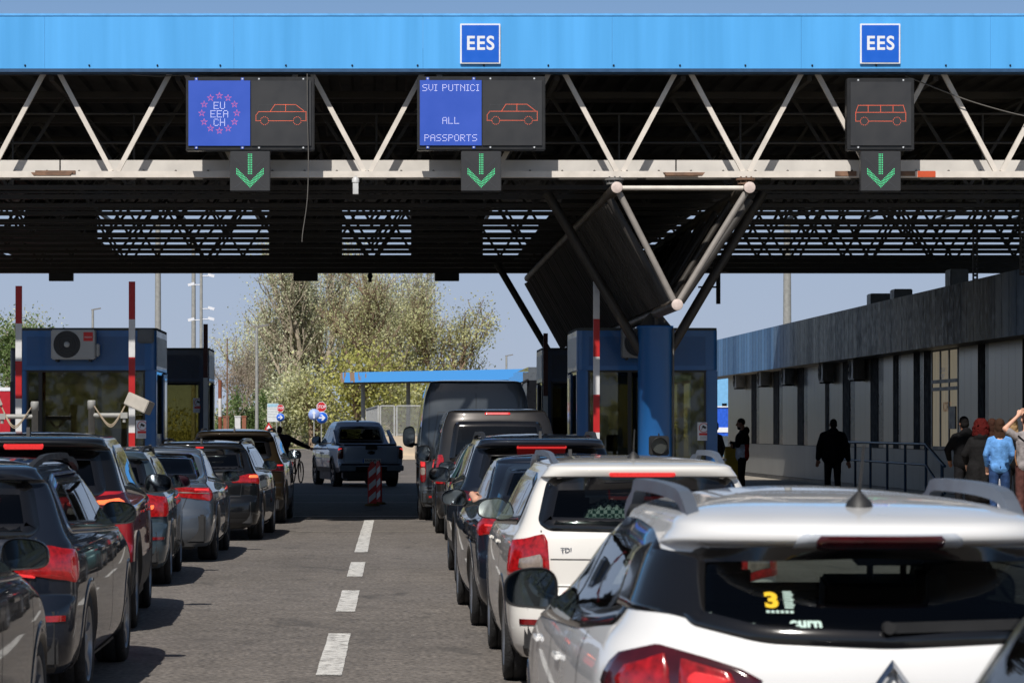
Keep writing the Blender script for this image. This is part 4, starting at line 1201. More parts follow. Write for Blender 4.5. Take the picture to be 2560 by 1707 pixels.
        sp = dict(L=L, H=H, ze=ze, yp=L * .45, m=2.6,
          rear=[(.26, .12), (.34, .03), (.5, .0), (.62, .02), (.66, .06), (1.0, .06), (zb, .07), (ze - .12, .17), (ze, .22)],
          front=[(.26, L - .2), (.5, L), (.9, L - .06), (1.08, L - .35), (1.18, L - .75), (ze - .05, L - 1.75), (ze, L - 1.9)],
          wid=[(.26, h - .06), (.36, h - .02), (.6, h), (1.0, h - .005), (zb + .05, h - .03), (ze - .15, h - .13), (ze, h - .19)],
          Rr=[(.26, .22), (1.0, .2), (ze, .2)], Rf=[(.26, .6), (1.0, .6), (ze, .35)], n=3.2, kr=.02,
          dlo=[(.45, zb + .05), (L - 1.15, zb + .0), (L - 1.85, ze - .12), (.55, ze - .12)], pillars=[(1.7, .12, .02), (2.9, .12, .06)],
          rear_win=[(0, zb + .02), (.70, zb + .03), (.74, zb + .07), (.66, ze - .14), (0, ze - .13)], rw_r=.08,
          windshield=[(0, 1.2), (.72, 1.2), (.64, ze - .08), (0, ze - .06)], axles=[.95, .95 + L * .62], wheel_r=.34,
          mirror=(L - 1.35, 1.24), mirror_size=(.12, .14), handles=[(3.1, 1.0)], seat_z=.85, dash_z=1.12, front_seat=L - 2.2, no_rear_seat=True, dash_y=L - 1.3,
          side_seams=[line((1.5, .45), (1.5, ze - .2)), line((2.9, .45), (2.9, ze - .2)), line((L - 1.1, .45), (L - 1.05, 1.1))],
          rear_seams=[])
    sp.update(kw)
    return sp
# ------------------------------------------------------------------ the cars themselves
P_white = paint("white_paint", srgb(226, 226, 226), rough=.3, var=.02)
P_white2 = paint("warm_white_paint", srgb(222, 219, 213), rough=.32, var=.02)
P_navy = paint("dark_navy_paint", (0.010, 0.014, 0.024), .2)
P_black = paint("black_paint", (0.007, 0.0075, 0.009), .2)
P_red = paint("red_paint", (0.42, 0.014, 0.022), .1)
P_silver = paint("grey_silver_paint", srgb(104, 112, 122), .65, .34)
P_bluegrey = paint("blue_grey_paint", srgb(72, 88, 98), .5, .34)
P_gold = paint("bronze_gold_paint", srgb(48, 40, 29), .5, .34)
P_char = paint("charcoal_paint", srgb(44, 45, 48), .5, .34)
P_teal = paint("teal_paint", srgb(52, 84, 86), .4, .34)
P_van = paint("grey_brown_paint", srgb(50, 48, 47), .5, .36)
P_master = paint("dark_grey_van_paint", srgb(58, 64, 70), .3, .4)
P_pick = paint("grey_blue_pickup_paint", srgb(168, 184, 206), .2, .34)
GR, GLn = "cars queuing in the right lane", "cars queuing in the left lane"

# -- white hatchback estate in the foreground
sp = base('wagon', 4.27, 1.74, 1.45, rails=(.62, 2.35, .90, .062, .042, M_alu), aerial=(.62, 'rod'), n=2.3, m=2.0, kr=.08)
zb = 1.05; ze = 1.345; h = .87
sp.update(ze=ze, yp=1.9,
  rear=[(.20, .14), (.28, .06), (.45, .0), (.62, .02), (.72, .05), (.78, .09), (.92, .10), (.99, .12), (1.04, .15), (1.29, .37), (1.305, .285), (1.32, .25), (ze, .255)],
  wid=[(.20, h - .10), (.28, h - .04), (.5, h - .005), (.70, h), (.88, h - .01), (.99, h - .045), (1.05, h - .10), (1.30, h - .24), (ze, h - .275)],
  Rr=[(.2, .55), (.7, .55), (1.0, .5), (1.2, .45), (ze, .45)],
  dlo=[(.66, 1.06), (1.3, 1.005), (2.85, .95), (2.1, 1.315), (1.5, 1.328), (1.0, 1.312), (.68, 1.275)], dlo_r=.08, pillars=[(.98, .09, -.15), (1.95, .09, .1)], corner_panels=[([(.54, 1.072), (.98, 1.10), (1.22, 1.075), (1.14, 1.26), (.86, 1.292), (.515, 1.288)], M_gloss)],
  rear_win=[(0, 1.022), (.36, 1.034), (.55, 1.078), (.565, 1.105), (.525, 1.275), (0, 1.292)], glass_rear=M_gl_clio, rw_r=.05, frit=.032, rw_cut=.022,
  lights=[([(.36, .925), (.48, .80), (.86, .77), (.965, .89), (.88, .97), (.70, 1.005), (.56, .98)], M_lens_dark, .012,
           [([(.42, .922), (.52, .835), (.62, .83), (.62, .97)], M_lens_lit, .004), ([(.65, .835), (.82, .82), (.87, .90), (.79, .965), (.66, .98)], M_lens_lit, .004), ([(.45, .915), (.53, .89), (.60, .90), (.58, .935)], M_lens_hot, .007)])],
  brake3=(.19, 1.300, 1.330, M_lens_dark, .012), rear_panels=[([(-.75, .24), (.75, .24), (.78, .40), (-.78, .40)], M_plastic)],
  side_seams=[line((1.98, .32), (1.98, .96)), line((1.0, .72), (1.02, 1.0)), line((2.95, .35), (2.98, .9))],
  rear_seams=[], wiper=((.0, 1.05), (.45, 1.06)), mirror=(2.72, 1.04), mirror_size=(.105, .078), mirror_m=M_plastic, trim=M_gloss, glass_rear_side=M_gl)
clio, lfc = make_car("estate_car", sp, (1.49, 8.05, 0), R(.6), "nearest white estate car with grey roof rails and yellow 3 sticker on rear window", GR, P_white)
b = MB()   # chrome diamond emblem, open in the middle
o = [(0, .085), (.062, 0), (0, -.085), (-.062, 0)]; i_ = [(0, .045), (.030, 0), (0, -.045), (-.030, 0)]
c = Vector(lfc.pt('rear', 0, .895, .012))
vs = [c + Vector((p[0], 0, p[1])) for p in o] + [c + Vector((p[0] * .5 + q_[0] * .5, -.018, p[1] * .5 + q_[1] * .5)) for p, q_ in zip(o, i_)] + [c + Vector((p[0], 0, p[1])) for p in i_]
b.add(vs, [(k, (k + 1) % 4, 4 + (k + 1) % 4, 4 + k) for k in range(4)] + [(4 + k, 4 + (k + 1) % 4, 8 + (k + 1) % 4, 8 + k) for k in range(4)])
b.build("diamond_emblem", M_chrome, clio)
b = MB(); lfc.panel(b, 'rear', round_poly([(-.26, 1.293), (.26, 1.293), (.24, 1.338), (-.24, 1.338)], .015, 3), .006, 12, 3); b.build("brake_light_surround", mat("pale_trim", srgb(190, 196, 205), .35, var=.04), clio)
def sticker(root, lf, name, fn, a, z, m):
    b = MB(); p = Vector(lf.pt('rear', a, z, .0065)); px_, pz_ = Vector(lf.pt('rear', a + .01, z, .0065)), Vector(lf.pt('rear', a, z + .01, .0065))
    ex, ez = (px_ - p).normalized(), (pz_ - p).normalized(); ey = ez.cross(ex)
    fn(b, Matrix((ex, ey, ez)).transposed(), p); b.build(name, m, root)
M_yel = mat("yellow_sticker", srgb(232, 190, 40), .5); M_stk = mat("white_sticker", srgb(190, 215, 205), .5); M_grn = mat("green_sticker", srgb(60, 200, 70), .5)
sticker(clio, lfc, "window_sticker", lambda b, M, p: put_text(b, "3", .088, p, bold=.004, M=M), -.325, 1.135, M_yel)
def barcode(b, M, p):
    for k in range(7): b.add([p + M @ Vector(q_) for q_ in ((-.014, 0, .035 - k * .011), (.012 + .004 * (k % 2), 0, .035 - k * .011), (.012 + .004 * (k % 2), 0, .041 - k * .011), (-.014, 0, .041 - k * .011))], [(0, 1, 2, 3)])
    for k in range(6): b.add([p + M @ Vector(q_) for q_ in ((-.07 + k * .014, 0, -.052), (-.061 + k * .014, 0, -.052), (-.061 + k * .014, 0, -.042), (-.07 + k * .014, 0, -.042))], [(0, 1, 2, 3)])
sticker(clio, lfc, "window_sticker", barcode, -.275, 1.135, M_stk)
sticker(clio, lfc, "window_sticker", lambda b, M, p: put_text(b, "eurn", .05, p, bold=.002, M=M), -.235, 1.075, M_stk)
sticker(clio, lfc, "window_sticker", lambda b, M, p: b.disc(p, .018, 14), .40, 1.062, M_grn)
def dashes(b, M, p):
    for k in range(5): b.add([p + M @ Vector(q_) for q_ in ((-.03 + k * .012, 0, -.008), (-.021 + k * .012, 0, -.008), (-.021 + k * .012, 0, .008), (-.03 + k * .012, 0, .008))], [(0, 1, 2, 3)])
sticker(clio, lfc, "window_sticker", dashes, .345, 1.068, M_stk)

# -- white wagon
sp = base('wagon', 4.57, 1.77, 1.47, glass_rear=M_gl_rear, chrome=False, mirror_rim=P_white2, mirror_gl=mat('pale_mirror', srgb(190, 200, 196), .05, metal=1.0, var=.02, rvar=0), aerial=(.95, 'rod'), rails=(.5, 2.7, .93, .06, .035, M_alu),
  brake3=(.21, 1.352, 1.374, M_lens_hot, .012), mirror_size=(.115, .078),
  lights=[([(.60, .685), (.93, .70), (.99, .80), (.90, .945), (.62, .985)], M_lens_lit, .012, [([(.645, .745), (.815, .755), (.80, .855), (.65, .86)], M_lens_clear, .005)])],
  rear_panels=[([(-.8, .21), (.8, .21), (.8, .30), (-.8, .30)], M_plastic)], reflectors=[([(.62, .42), (.82, .42), (.82, .455), (.62, .455)], M_lens)])
octa, lfo = make_car("estate_car", sp, (1.67, 17.5, 0), 0, "white estate car with lit brake light in front of the stickered white estate", GR, P_white2)
b = MB(); p = lfo.pt('rear', -.50, .885, .006); put_text(b, "TDI", .045, Vector(p), bold=.001); b.build("badge_lettering", M_chrome, octa)
b = MB(); lfo.strip(b, 'rear', line((-.6, .83), (.6, .83), 20), .008); b.build("tailgate_crease", M_plastic, octa)
M_scarf = mat("checked_scarf", srgb(205, 225, 215), .9, var=.0)
def checks(m):
    t = m.node_tree; bs = t.nodes["Principled BSDF"]; tc = t.nodes.new("ShaderNodeTexCoord"); ck = t.nodes.new("ShaderNodeTexChecker"); ck.inputs["Scale"].default_value = 42
    t.links.new(tc.outputs["Object"], ck.inputs["Vector"]); ck.inputs["Color1"].default_value = (.62, .74, .68, 1); ck.inputs["Color2"].default_value = (.03, .10, .08, 1); t.links.new(ck.outputs["Color"], bs.inputs["Base Color"])
checks(M_scarf)
b = MB(); nx_, ny_ = 26, 14; vs = []
for j_ in range(ny_ + 1):
    for i_ in range(nx_ + 1):
        u, v = i_ / nx_ - .5, j_ / ny_ - .5; k_ = max(0, 1 - (2 * u)**2) * max(0, 1 - (2 * v)**2)
        vs.append((u * .34, v * .26, .13 * k_ ** .6 + .015 * math.sin(u * 40 + v * 9) + .012 * math.sin(v * 50)))
b.add(vs, [(j_ * (nx_ + 1) + i_, j_ * (nx_ + 1) + i_ + 1, (j_ + 1) * (nx_ + 1) + i_ + 1, (j_ + 1) * (nx_ + 1) + i_) for j_ in range(ny_) for i_ in range(nx_)], 0, True)
sc = b.build("scarf", M_scarf); sc.location = (1.48, 18.05, 1.06); tag(sc, "green and white checked scarf crumpled behind the white estate's rear window", "scarf")
b = MB(); b.box((.28, .75, 1.03), (.9, .4, .02)); b.build("parcel_shelf", M_in_grey, octa)

# -- dark saloon
sp = base('sedan', 4.72, 1.84, 1.435, brake3=None, lights=[([(.52, .80), (.95, .78), (1.0, .86), (.90, .93), (.60, .93)], M_lens_lit, .012, [([(.6, .86), (.85, .86), (.85, .875), (.6, .875)], M_lens_hot, .004)])], rear_panels=[([(-.8, .21), (.8, .21), (.8, .36), (-.8, .36)], M_plastic)], wheel_r=.325, aerial=(1.7, 'fin'))
make_car("saloon_car", sp, (1.67, 22.55, 0), R(.9), "dark blue saloon car whose driver rests an arm out of the window", GR, P_navy)
# -- dark crossover
sp = base('suv', 4.45, 1.86, 1.60, glass_rear=M_gl_dark, glass_rear_side=M_gl_dark, rails=(.5, 2.6, .93, .05, .04, M_plastic), brake3=(.26, 1.452, 1.475, M_lens_hot, .02), wheel_r=.345,
  lights=[([(.48, .90), (.98, .86), (1.02, .95), (.9, 1.0), (.5, .99)], M_lens_dark, .012, [([(.66, .985), (.73, .985), (.80, .885), (.74, .885)], M_lens_hot, .005)])])
make_car("crossover_car", sp, (1.71, 29.25, 0), R(.3), "dark blue crossover with thick roof rails and wide lit brake strip in the right lane", GR, P_navy)
# -- teal hatchback
sp = base('hatch', 4.05, 1.78, 1.50, lights=[([(.55, .86), (.95, .84), (.98, .93), (.6, .95)], M_lens_lit, .012, [])], brake3=None)
make_car("hatchback_car", sp, (1.80, 38.4, 0), R(-.3), "small teal hatchback squeezed between crossover and grey van in the right lane", GR, P_teal)
# -- grey passenger van
sp = base('van', 5.0, 1.95, 1.98, glass_rear=M_gl_dark, glass_rear_side=M_gl_dark, mirror_m=M_plastic, brake3=(.20, 1.87, 1.90, M_lens_hot, .012),
  lights=[([(.83, .80), (1.02, .80), (1.02, 1.25), (.85, 1.25)], M_lens_lit, .012, [])], rear_panels=[([(-.9, .28), (.9, .28), (.9, .5), (-.9, .5)], M_plastic)], aerial=None)
make_car("passenger_van", sp, (1.83, 43.4, 0), R(0), "grey passenger van with big rear window stopped at the right booths", GR, P_van, "van")
# -- tall dark panel van
sp = base('van', 5.55, 2.07, 2.55, zb=1.2, glass_rear=M_gl_dark, mirror_m=M_plastic, mirror_size=(.12, .2), mirror=(4.2, 1.5), brake3=None, rear_win=None, aerial=None,
  dlo=[(3.55, 1.3), (4.35, 1.25), (3.95, 1.95), (3.6, 1.98)], pillars=[], windshield=[(0, 1.35), (.78, 1.35), (.7, 2.2), (0, 2.25)],
  front=[(.26, 5.35), (.5, 5.55), (1.0, 5.5), (1.2, 5.2), (1.3, 4.85), (2.25, 3.95), (2.46, 3.5)],
  rear=[(.26, .12), (.34, .03), (.5, .0), (.58, .02), (.62, .05), (1.0, .05), (1.4, .06), (2.3, .16), (2.46, .20)],
  wid=[(.26, .97), (.36, 1.01), (.6, 1.035), (1.2, 1.03), (1.5, 1.01), (2.2, .93), (2.46, .84)],
  lights=[([(.90, .70), (1.01, .70), (1.01, 1.18), (.90, 1.18)], M_lens, .014, [([(.91, .98), (1.0, .98), (1.0, 1.13), (.92, 1.09)], M_lens_hot, .004), ([(.91, .83), (1.0, .83), (1.0, .96), (.91, .96)], M_lens_clear, .004)])],
  rear_panels=[([(-.98, .27), (.98, .27), (.98, .55), (-.98, .55)], M_plastic)], reflectors=[([(.72, .42), (.85, .42), (.85, .46), (.72, .46)], M_lens_lit)],
  rear_seams=[line((0, .6), (0, 2.4), 14), line((.86, .6), (.84, 2.2), 12), line((.12, 1.3), (.78, 1.3), 8), line((.78, 1.3), (.68, 1.95), 8), line((.12, 1.95), (.68, 1.95), 8), line((.12, 1.3), (.12, 1.95), 8)], side_seams=[line((1.6, .5), (1.6, 2.3)), line((3.4, .5), (3.4, 2.2))], seat_z=.9)
make_car("panel_van", sp, (1.72, 50.0, 0), R(0), "tall dark grey panel van with windowless rear doors", GR, P_master, "van")
# -- dark car behind the nearest one, only its left edge in view
sp = base('suv', 4.4, 1.82, 1.62, chrome=False)
make_car("near_car", sp, (1.585, 1.44, 0), R(0), "dark car at the lower right edge of the photo, mostly cut off", GR, P_black)

# ================= left lane
# L0 nearest
sp = base('wagon', 4.55, 1.82, 1.46, chrome=True, lights=[([(.5, .75), (.95, .75), (.95, .95), (.6, .98)], M_lens, .012, [])])
make_car("estate_car", sp, (-2.62, 10.25, 0), R(-1.0), "black car cut off at the lower left edge, only flank and mirror showing", GLn, P_black)
# L1 dark navy wagon
sp = base('wagon', 4.65, 1.83, 1.47, chrome=True, glass_rear=M_gl_dark, rails=(.5, 2.75, .95, .055, .035, M_plastic), wheel_r=.33,
  lights=[([(.45, .82), (.95, .74), (1.05, .84), (1.0, .93), (.72, .965), (.47, .90)], M_lens_lit, .012, [([(.5, .84), (.68, .83), (.68, .85), (.5, .86)], M_lens_hot, .004), ([(.5, .79), (.66, .775), (.66, .79), (.5, .81)], M_lens_hot, .004)])],
  reflectors=[([(.55, .52), (.86, .52), (.86, .555), (.55, .555)], M_lens_lit)], rear_panels=[([(-.8, .21), (.8, .21), (.8, .38), (-.8, .38)], M_plastic)], mirror_size=(.12, .08))
make_car("estate_car", sp, (-2.68, 16.3, 0), R(0), "dark navy estate car with curved roof rails behind the red crossover", GLn, P_navy)
# L2 red crossover with black roof
sp = base('suv', 4.45, 1.84, 1.63, brake3=(.16, 1.50, 1.535, M_lens_hot, .02), glass_rear=M_gl_dark, trim=M_gloss, clad=.58, arch_w=.06,
  lights=[([(.34, .955), (.96, .93), (1.0, 1.06), (.90, 1.135), (.34, 1.07)], M_lens_dark, .013, [([(.55, 1.075), (.80, 1.08), (.86, 1.04), (.80, 1.0), (.76, 1.035), (.55, 1.04)], M_lens_amber, .005), ([(.36, 1.03), (.53, 1.04), (.53, 1.07), (.36, 1.06)], M_lens_hot, .005), ([(.36, .965), (.5, .965), (.44, 1.01), (.37, 1.015)], M_lens_clear, .005)])],
  rear_panels=[([(-.86, .25), (.86, .25), (.86, .60), (-.86, .60)], M_plastic)], aerial=(.75, 'fin'), two_tone_z=1.15)
make_car("crossover_car", sp, (-2.87, 22.35, 0), R(2.2), "red crossover with black roof, third in the left lane", GLn, P_red, roof_m=P_black)
# L3 blue-grey estate
sp = base('wagon', 4.4, 1.80, 1.46, rails=(.6, 2.6, .95, .04, .03, M_plastic), lights=[([(.56, .74), (.92, .74), (.98, .86), (.9, .96), (.60, .97)], M_lens_lit, .014, [([(.6, .80), (.72, .81), (.74, .86), (.6, .85)], M_lens_amber, .005)])], reflectors=[([(.72, .50), (.88, .50), (.88, .53), (.72, .53)], M_lens)], rear_panels=[([(-.8, .21), (.8, .21), (.8, .36), (-.8, .36)], M_plastic)])
make_car("estate_car", sp, (-3.07, 28.9, 0), R(1.6), "blue grey estate car between red crossover and silver saloon", GLn, P_bluegrey)
# L4 silver saloon
sp = base('sedan', 4.72, 1.84, 1.43, brake3=None, wheel_r=.33, tyre_w=.235, lights=[([(.42, .82), (.90, .76), (.96, .83), (.93, .93), (.42, .945)], M_lens_lit, .013, [([(.46, .865), (.88, .845), (.88, .862), (.46, .882)], M_lens_clear, .004), ([(.66, .89), (.88, .88), (.88, .915), (.66, .92)], M_lens_hot, .004)])],
  rear_panels=[([(-.55, .21), (.55, .21), (.50, .33), (-.50, .33)], M_plastic)], chrome=True, dark_rim=True)
make_car("saloon_car", sp, (-2.94, 34.3, 0), R(0), "silver grey saloon car with red tail lights in the left lane", GLn, P_silver)
# L5 black wagon
sp = base('wagon', 4.68, 1.83, 1.48, chrome=True, glass_rear=M_gl_dark, rails=(.5, 2.75, .95, .055, .04, M_chrome), brake3=(.06, 1.37, 1.39, M_lens_hot, .012), wheel_r=.325,
  lights=[([(.48, .86), (.96, .84), (1.02, .92), (.92, .985), (.72, .985), (.5, .93)], M_lens_lit, .013, [([(.74, .93), (.92, .93), (.9, .97), (.75, .97)], M_lens_amber, .005)])], rear_panels=[([(-.8, .21), (.8, .21), (.8, .34), (-.8, .34)], M_plastic)])
make_car("estate_car", sp, (-2.67, 41.0, 0), R(-1.7), "black estate car with chrome roof rails in the left lane", GLn, P_black)
# L6 bronze crossover
sp = base('suv', 4.5, 1.84, 1.655, mirror_m=M_plastic, chrome=True, glass_rear=M_gl_dark, glass_rear_side=M_gl, rails=(.5, 2.7, .93, .04, .035, M_plastic), brake3=None, lights=[([(.40, .93), (.95, .90), (1.0, 1.0), (.9, 1.05), (.42, 1.04)], M_lens_dark, .013, [([(.44, 1.01), (.9, 1.01), (.9, 1.03), (.44, 1.03)], M_lens_hot, .005), ([(.44, .945), (.62, .945), (.62, .985), (.44, .985)], M_lens_lit, .005)])])
make_car("crossover_car", sp, (-2.55, 48.3, 0), R(-.8), "bronze gold crossover, foremost in the left lane beside the left booth", GLn, P_gold)

# ================= pickup driving off
sp = base('suv', 5.35, 1.92, 1.90, mirror_m=M_plastic, mirror_size=(.14, .12))
zt_, ze_ = 1.90, 1.80
sp.update(ze=ze_, yp=2.9, H=zt_, m=2.3, n=3.0, kr=.02, clad=.55,
  rear=[(.42, .10), (.5, .04), (.60, .0), (.62, .02), (.70, .06), (1.0, .05), (1.15, .05), (1.165, .10), (1.19, 1.45), (1.21, 1.58), (1.72, 1.82), (ze_, 1.92)],
  front=[(.42, 5.2), (.6, 5.35), (1.0, 5.28), (1.12, 5.1), (1.2, 4.7), (1.26, 4.15), (ze_ - .03, 3.35), (ze_, 3.25)],
  wid=[(.42, .90), (.55, .93), (.75, .955), (1.0, .95), (1.15, .915), (1.21, .86), (1.7, .69), (ze_, .65)],
  Rr=[(.42, .22), (1.16, .16), (1.21, .18), (ze_, .2)], Rf=[(.42, .6), (1.1, .7), (1.3, .5), (ze_, .4)],
  dlo=[(1.85, 1.24), (4.0, 1.2), (3.4, 1.73), (1.98, 1.73)], pillars=[(2.75, .11, .05)], glass_rear_side=M_gl,
  rear_win=[(0, 1.25), (.64, 1.25), (.67, 1.29), (.58, 1.70), (0, 1.72)], windshield=[(0, 1.28), (.74, 1.28), (.62, 1.75), (0, 1.77)], glass_rear=M_gl_dark,
  axles=[1.14, 4.41], wheel_r=.39, tyre_w=.26, arch_gap=.07, arch_w=.05, dark_rim=True, mirror=(3.85, 1.32), handles=[(2.0, 1.1), (3.0, 1.1)], rails=None, aerial=(2.2, 'rod'),
  lights=[([(.80, .80), (.965, .80), (.965, 1.14), (.81, 1.14)], M_lens_dark, .014, [([(.83, 1.10), (.94, 1.10), (.94, 1.04), (.91, 1.04), (.90, 1.075), (.83, 1.08)], M_lens_hot, .005)])], brake3=None,
  rear_panels=[([(-.94, .44), (.94, .44), (.94, .67), (-.94, .67)], M_plastic)], reflectors=[], front_seat=2.75, dash_y=3.65, dash_z=1.2, seat_z=.8, no_rear_seat=True,
  side_seams=[line((1.72, .6), (1.72, 1.18)), line((2.8, .62), (2.8, 1.18)), line((3.9, .6), (3.9, 1.15))], rear_seams=[line((.78, .70), (.78, 1.15), 6), line((0, .70), (.78, .70))])
pk, lfp = make_car("pickup_truck", sp, (-.24, 79.4, 0), R(10.8), "grey blue double cab pickup truck driving off past the booths", None, P_pick, "pickup")
b = MB(); b.b2(-.76, .76, .15, 1.5, 1.185, 1.215); b.build("bed_cover", M_plastic, pk)
b = MB()
for sg in (-1, 1):
    b.bar((sg * .79, 1.62, 1.58), (sg * .84, .85, 1.2), .08, .10); b.bar((sg * .84, .80, 1.21), (sg * .84, 1.6, 1.21), .08, .06); b.bar((sg * .82, 1.25, 1.2), (sg * .80, 1.4, 1.46), .07, .07); b.build("sports_bar", P_pick, pk)
b = MB(); b.b2(-.17, .17, -.012, .05, 1.06, 1.17); b.build("tailgate_handle", M_plastic, pk, bevel=.01)
b = MB(); b.lathe([(0, .115), (-.02, .11), (-.024, .0)], (0, .052, .98), 24, axis='y'); o = b.build("oval_badge", M_gloss, pk); o.data.transform(Matrix.Diagonal((1, 1, .45, 1)) ); o.data.transform(Matrix.Translation((0, -.002, .98 * .55)))
b = MB(); b.b2(-.27, .27, -.03, -.010, .69, .81); pl_ = b.build("number_plate", mat("plate_reflective", srgb(240, 240, 236), .5, var=.02), pk)
b = MB(); b.b2(-.268, -.225, -.0325, -.03, .692, .808); b.build("plate_band", M_signblue, pl_)
b = MB(); put_text(b, "RN:KW 24", .105, (.025, -.033, .75), bold=.002, sx=.92); b.build("plate_lettering", M_black, pl_)
b = MB(); b.b2(-.93, -.45, -.035, .08, .46, .62); b.b2(.45, .93, -.035, .08, .46, .62); b.build("rear_step", mat("grey_step", srgb(120, 130, 142), .4, coat=.3), pk, bevel=.02)
# ------------------------------------------------------------------ booths
M_booth = mat("booth_blue", (0.014, 0.11, 0.33), 0.35, coat=.3, var=.08, scale=1.5)
M_booth_dk = mat("booth_blue_panel", (0.010, 0.08, 0.25), 0.4, coat=.2, var=.08, scale=1.5)
M_bglass = glass("booth_glass", (0.62, 0.60, 0.45), 1.6, .004)
M_ac = mat("ac_casing", srgb(168, 170, 170), .5, var=.08, scale=3)
M_acred = mat("red_badge", srgb(200, 40, 40), .5)
M_roofdirt = mat("booth_roof", srgb(70, 76, 78), .8, var=.3)
M_red = mat("boom_red", srgb(176, 24, 26), .45, var=.08)
M_boomw = mat("boom_white", srgb(205, 205, 205), .45, var=.08)
M_seam = mat("seam_dark", (0.004, 0.01, 0.03), .6)

M_dwin0 = mat('dark_pane', (0.012, 0.014, 0.016), .1, coat=.4)
M_boothA, M_boothB = M_booth, M_booth_dk
def ac_unit(parent_loc, rz, label, group, dark=False, s=1.0, badge=True):
    t = thing("air_conditioner", parent_loc, label, "air conditioner", group, rz)
    m = mat("ac_dark", srgb(128, 128, 128), .45, var=.15) if dark else M_ac
    b = MB(); b.b2(-.40 * s, .40 * s, -.30, 0, -.27 * s, .27 * s); b.b2(.40 * s, .47 * s, -.22, -.06, -.22 * s, .02 * s); ca = b.build("casing", m, t, bevel=.02)
    c = (-.11 * s, -.302, 0)
    b = MB(); b.disc(c, .245 * s, 28); b.build("fan_opening", M_black, t)
    b = MB()
    for k in range(1, 6):
        r = .045 * k * s + .01; n = 24
        b.path([(c[0] + r * math.cos(2 * math.pi * q / n), -.308, r * math.sin(2 * math.pi * q / n)) for q in range(n + 1)], .0055, 5)
    b.path([(c[0] + .24 * s * .7, -.308, .17 * s), (c[0] - .17 * s, -.308, -.17 * s)], .006, 5); b.path([(c[0] - .17 * s, -.308, .17 * s), (c[0] + .17 * s, -.308, -.17 * s)], .006, 5)
    b.build("fan_grille", M_plastic2, t)
    b = MB(); b.lathe([(0, .055 * s), (-.02, .05 * s), (-.022, 0)], (c[0], -.305, 0), 16, axis='y'); b.build("fan_hub", m, t)
    if badge:
        b = MB(); b.b2(.19 * s, .36 * s, -.304, -.3005, .06 * s, .22 * s); o = b.build("brand_badge", M_acred, t)
        b = MB(); put_text(b, "maxon", .055, (.275 * s, -.3055, .135 * s), sx=.9); b.build("badge_lettering", M_boomw, o)
    b = MB(); b.b2(-.32 * s, -.28 * s, -.28, .02, -.31 * s, -.27 * s); b.b2(.28 * s, .32 * s, -.28, .02, -.31 * s, -.27 * s); b.build("bracket", M_black, t)
    return t
M_plastic2 = mat("grille_plastic", (0.03, 0.03, 0.032), .5)

def cctv_sign(loc, label, k=1.0):
    t = thing("warning_sign", loc, label, "sign", "camera warning signs on the booths")
    b = MB(); b.b2(-.115, .115, -.008, 0, -.165, .165); b.build("board", M_signwhite, t)
    b = MB(); n = 24; pts = [(.082 * math.cos(2 * math.pi * q / n), -.012, .065 + .082 * math.sin(2 * math.pi * q / n)) for q in range(n + 1)]; b.path(pts, .006, 6); b.build("red_ring", M_acred, t)
    b = MB(); b.prism([(-.035, .075), (.03, .045), (.05, .075), (-.015, .115)], -.012, -.0085); b.prism([(-.05, .03), (-.038, .03), (-.012, .07), (-.03, .06)], -.012, -.0085); b.build("camera_symbol", M_black, t)
    b = MB(); b.b2(-.085, .085, -.011, -.0085, -.072, -.03); b.build("red_band", M_acred, t)
    b = MB()
    for q in range(5): b.b2(-.075 + .01 * (q % 2), .075 - .012 * (q % 3), -.0105, -.0085, -.092 - q * .014, -.087 - q * .014)
    b.build("small_print", mat("print_grey", srgb(140, 140, 142), .6), t)
    return t

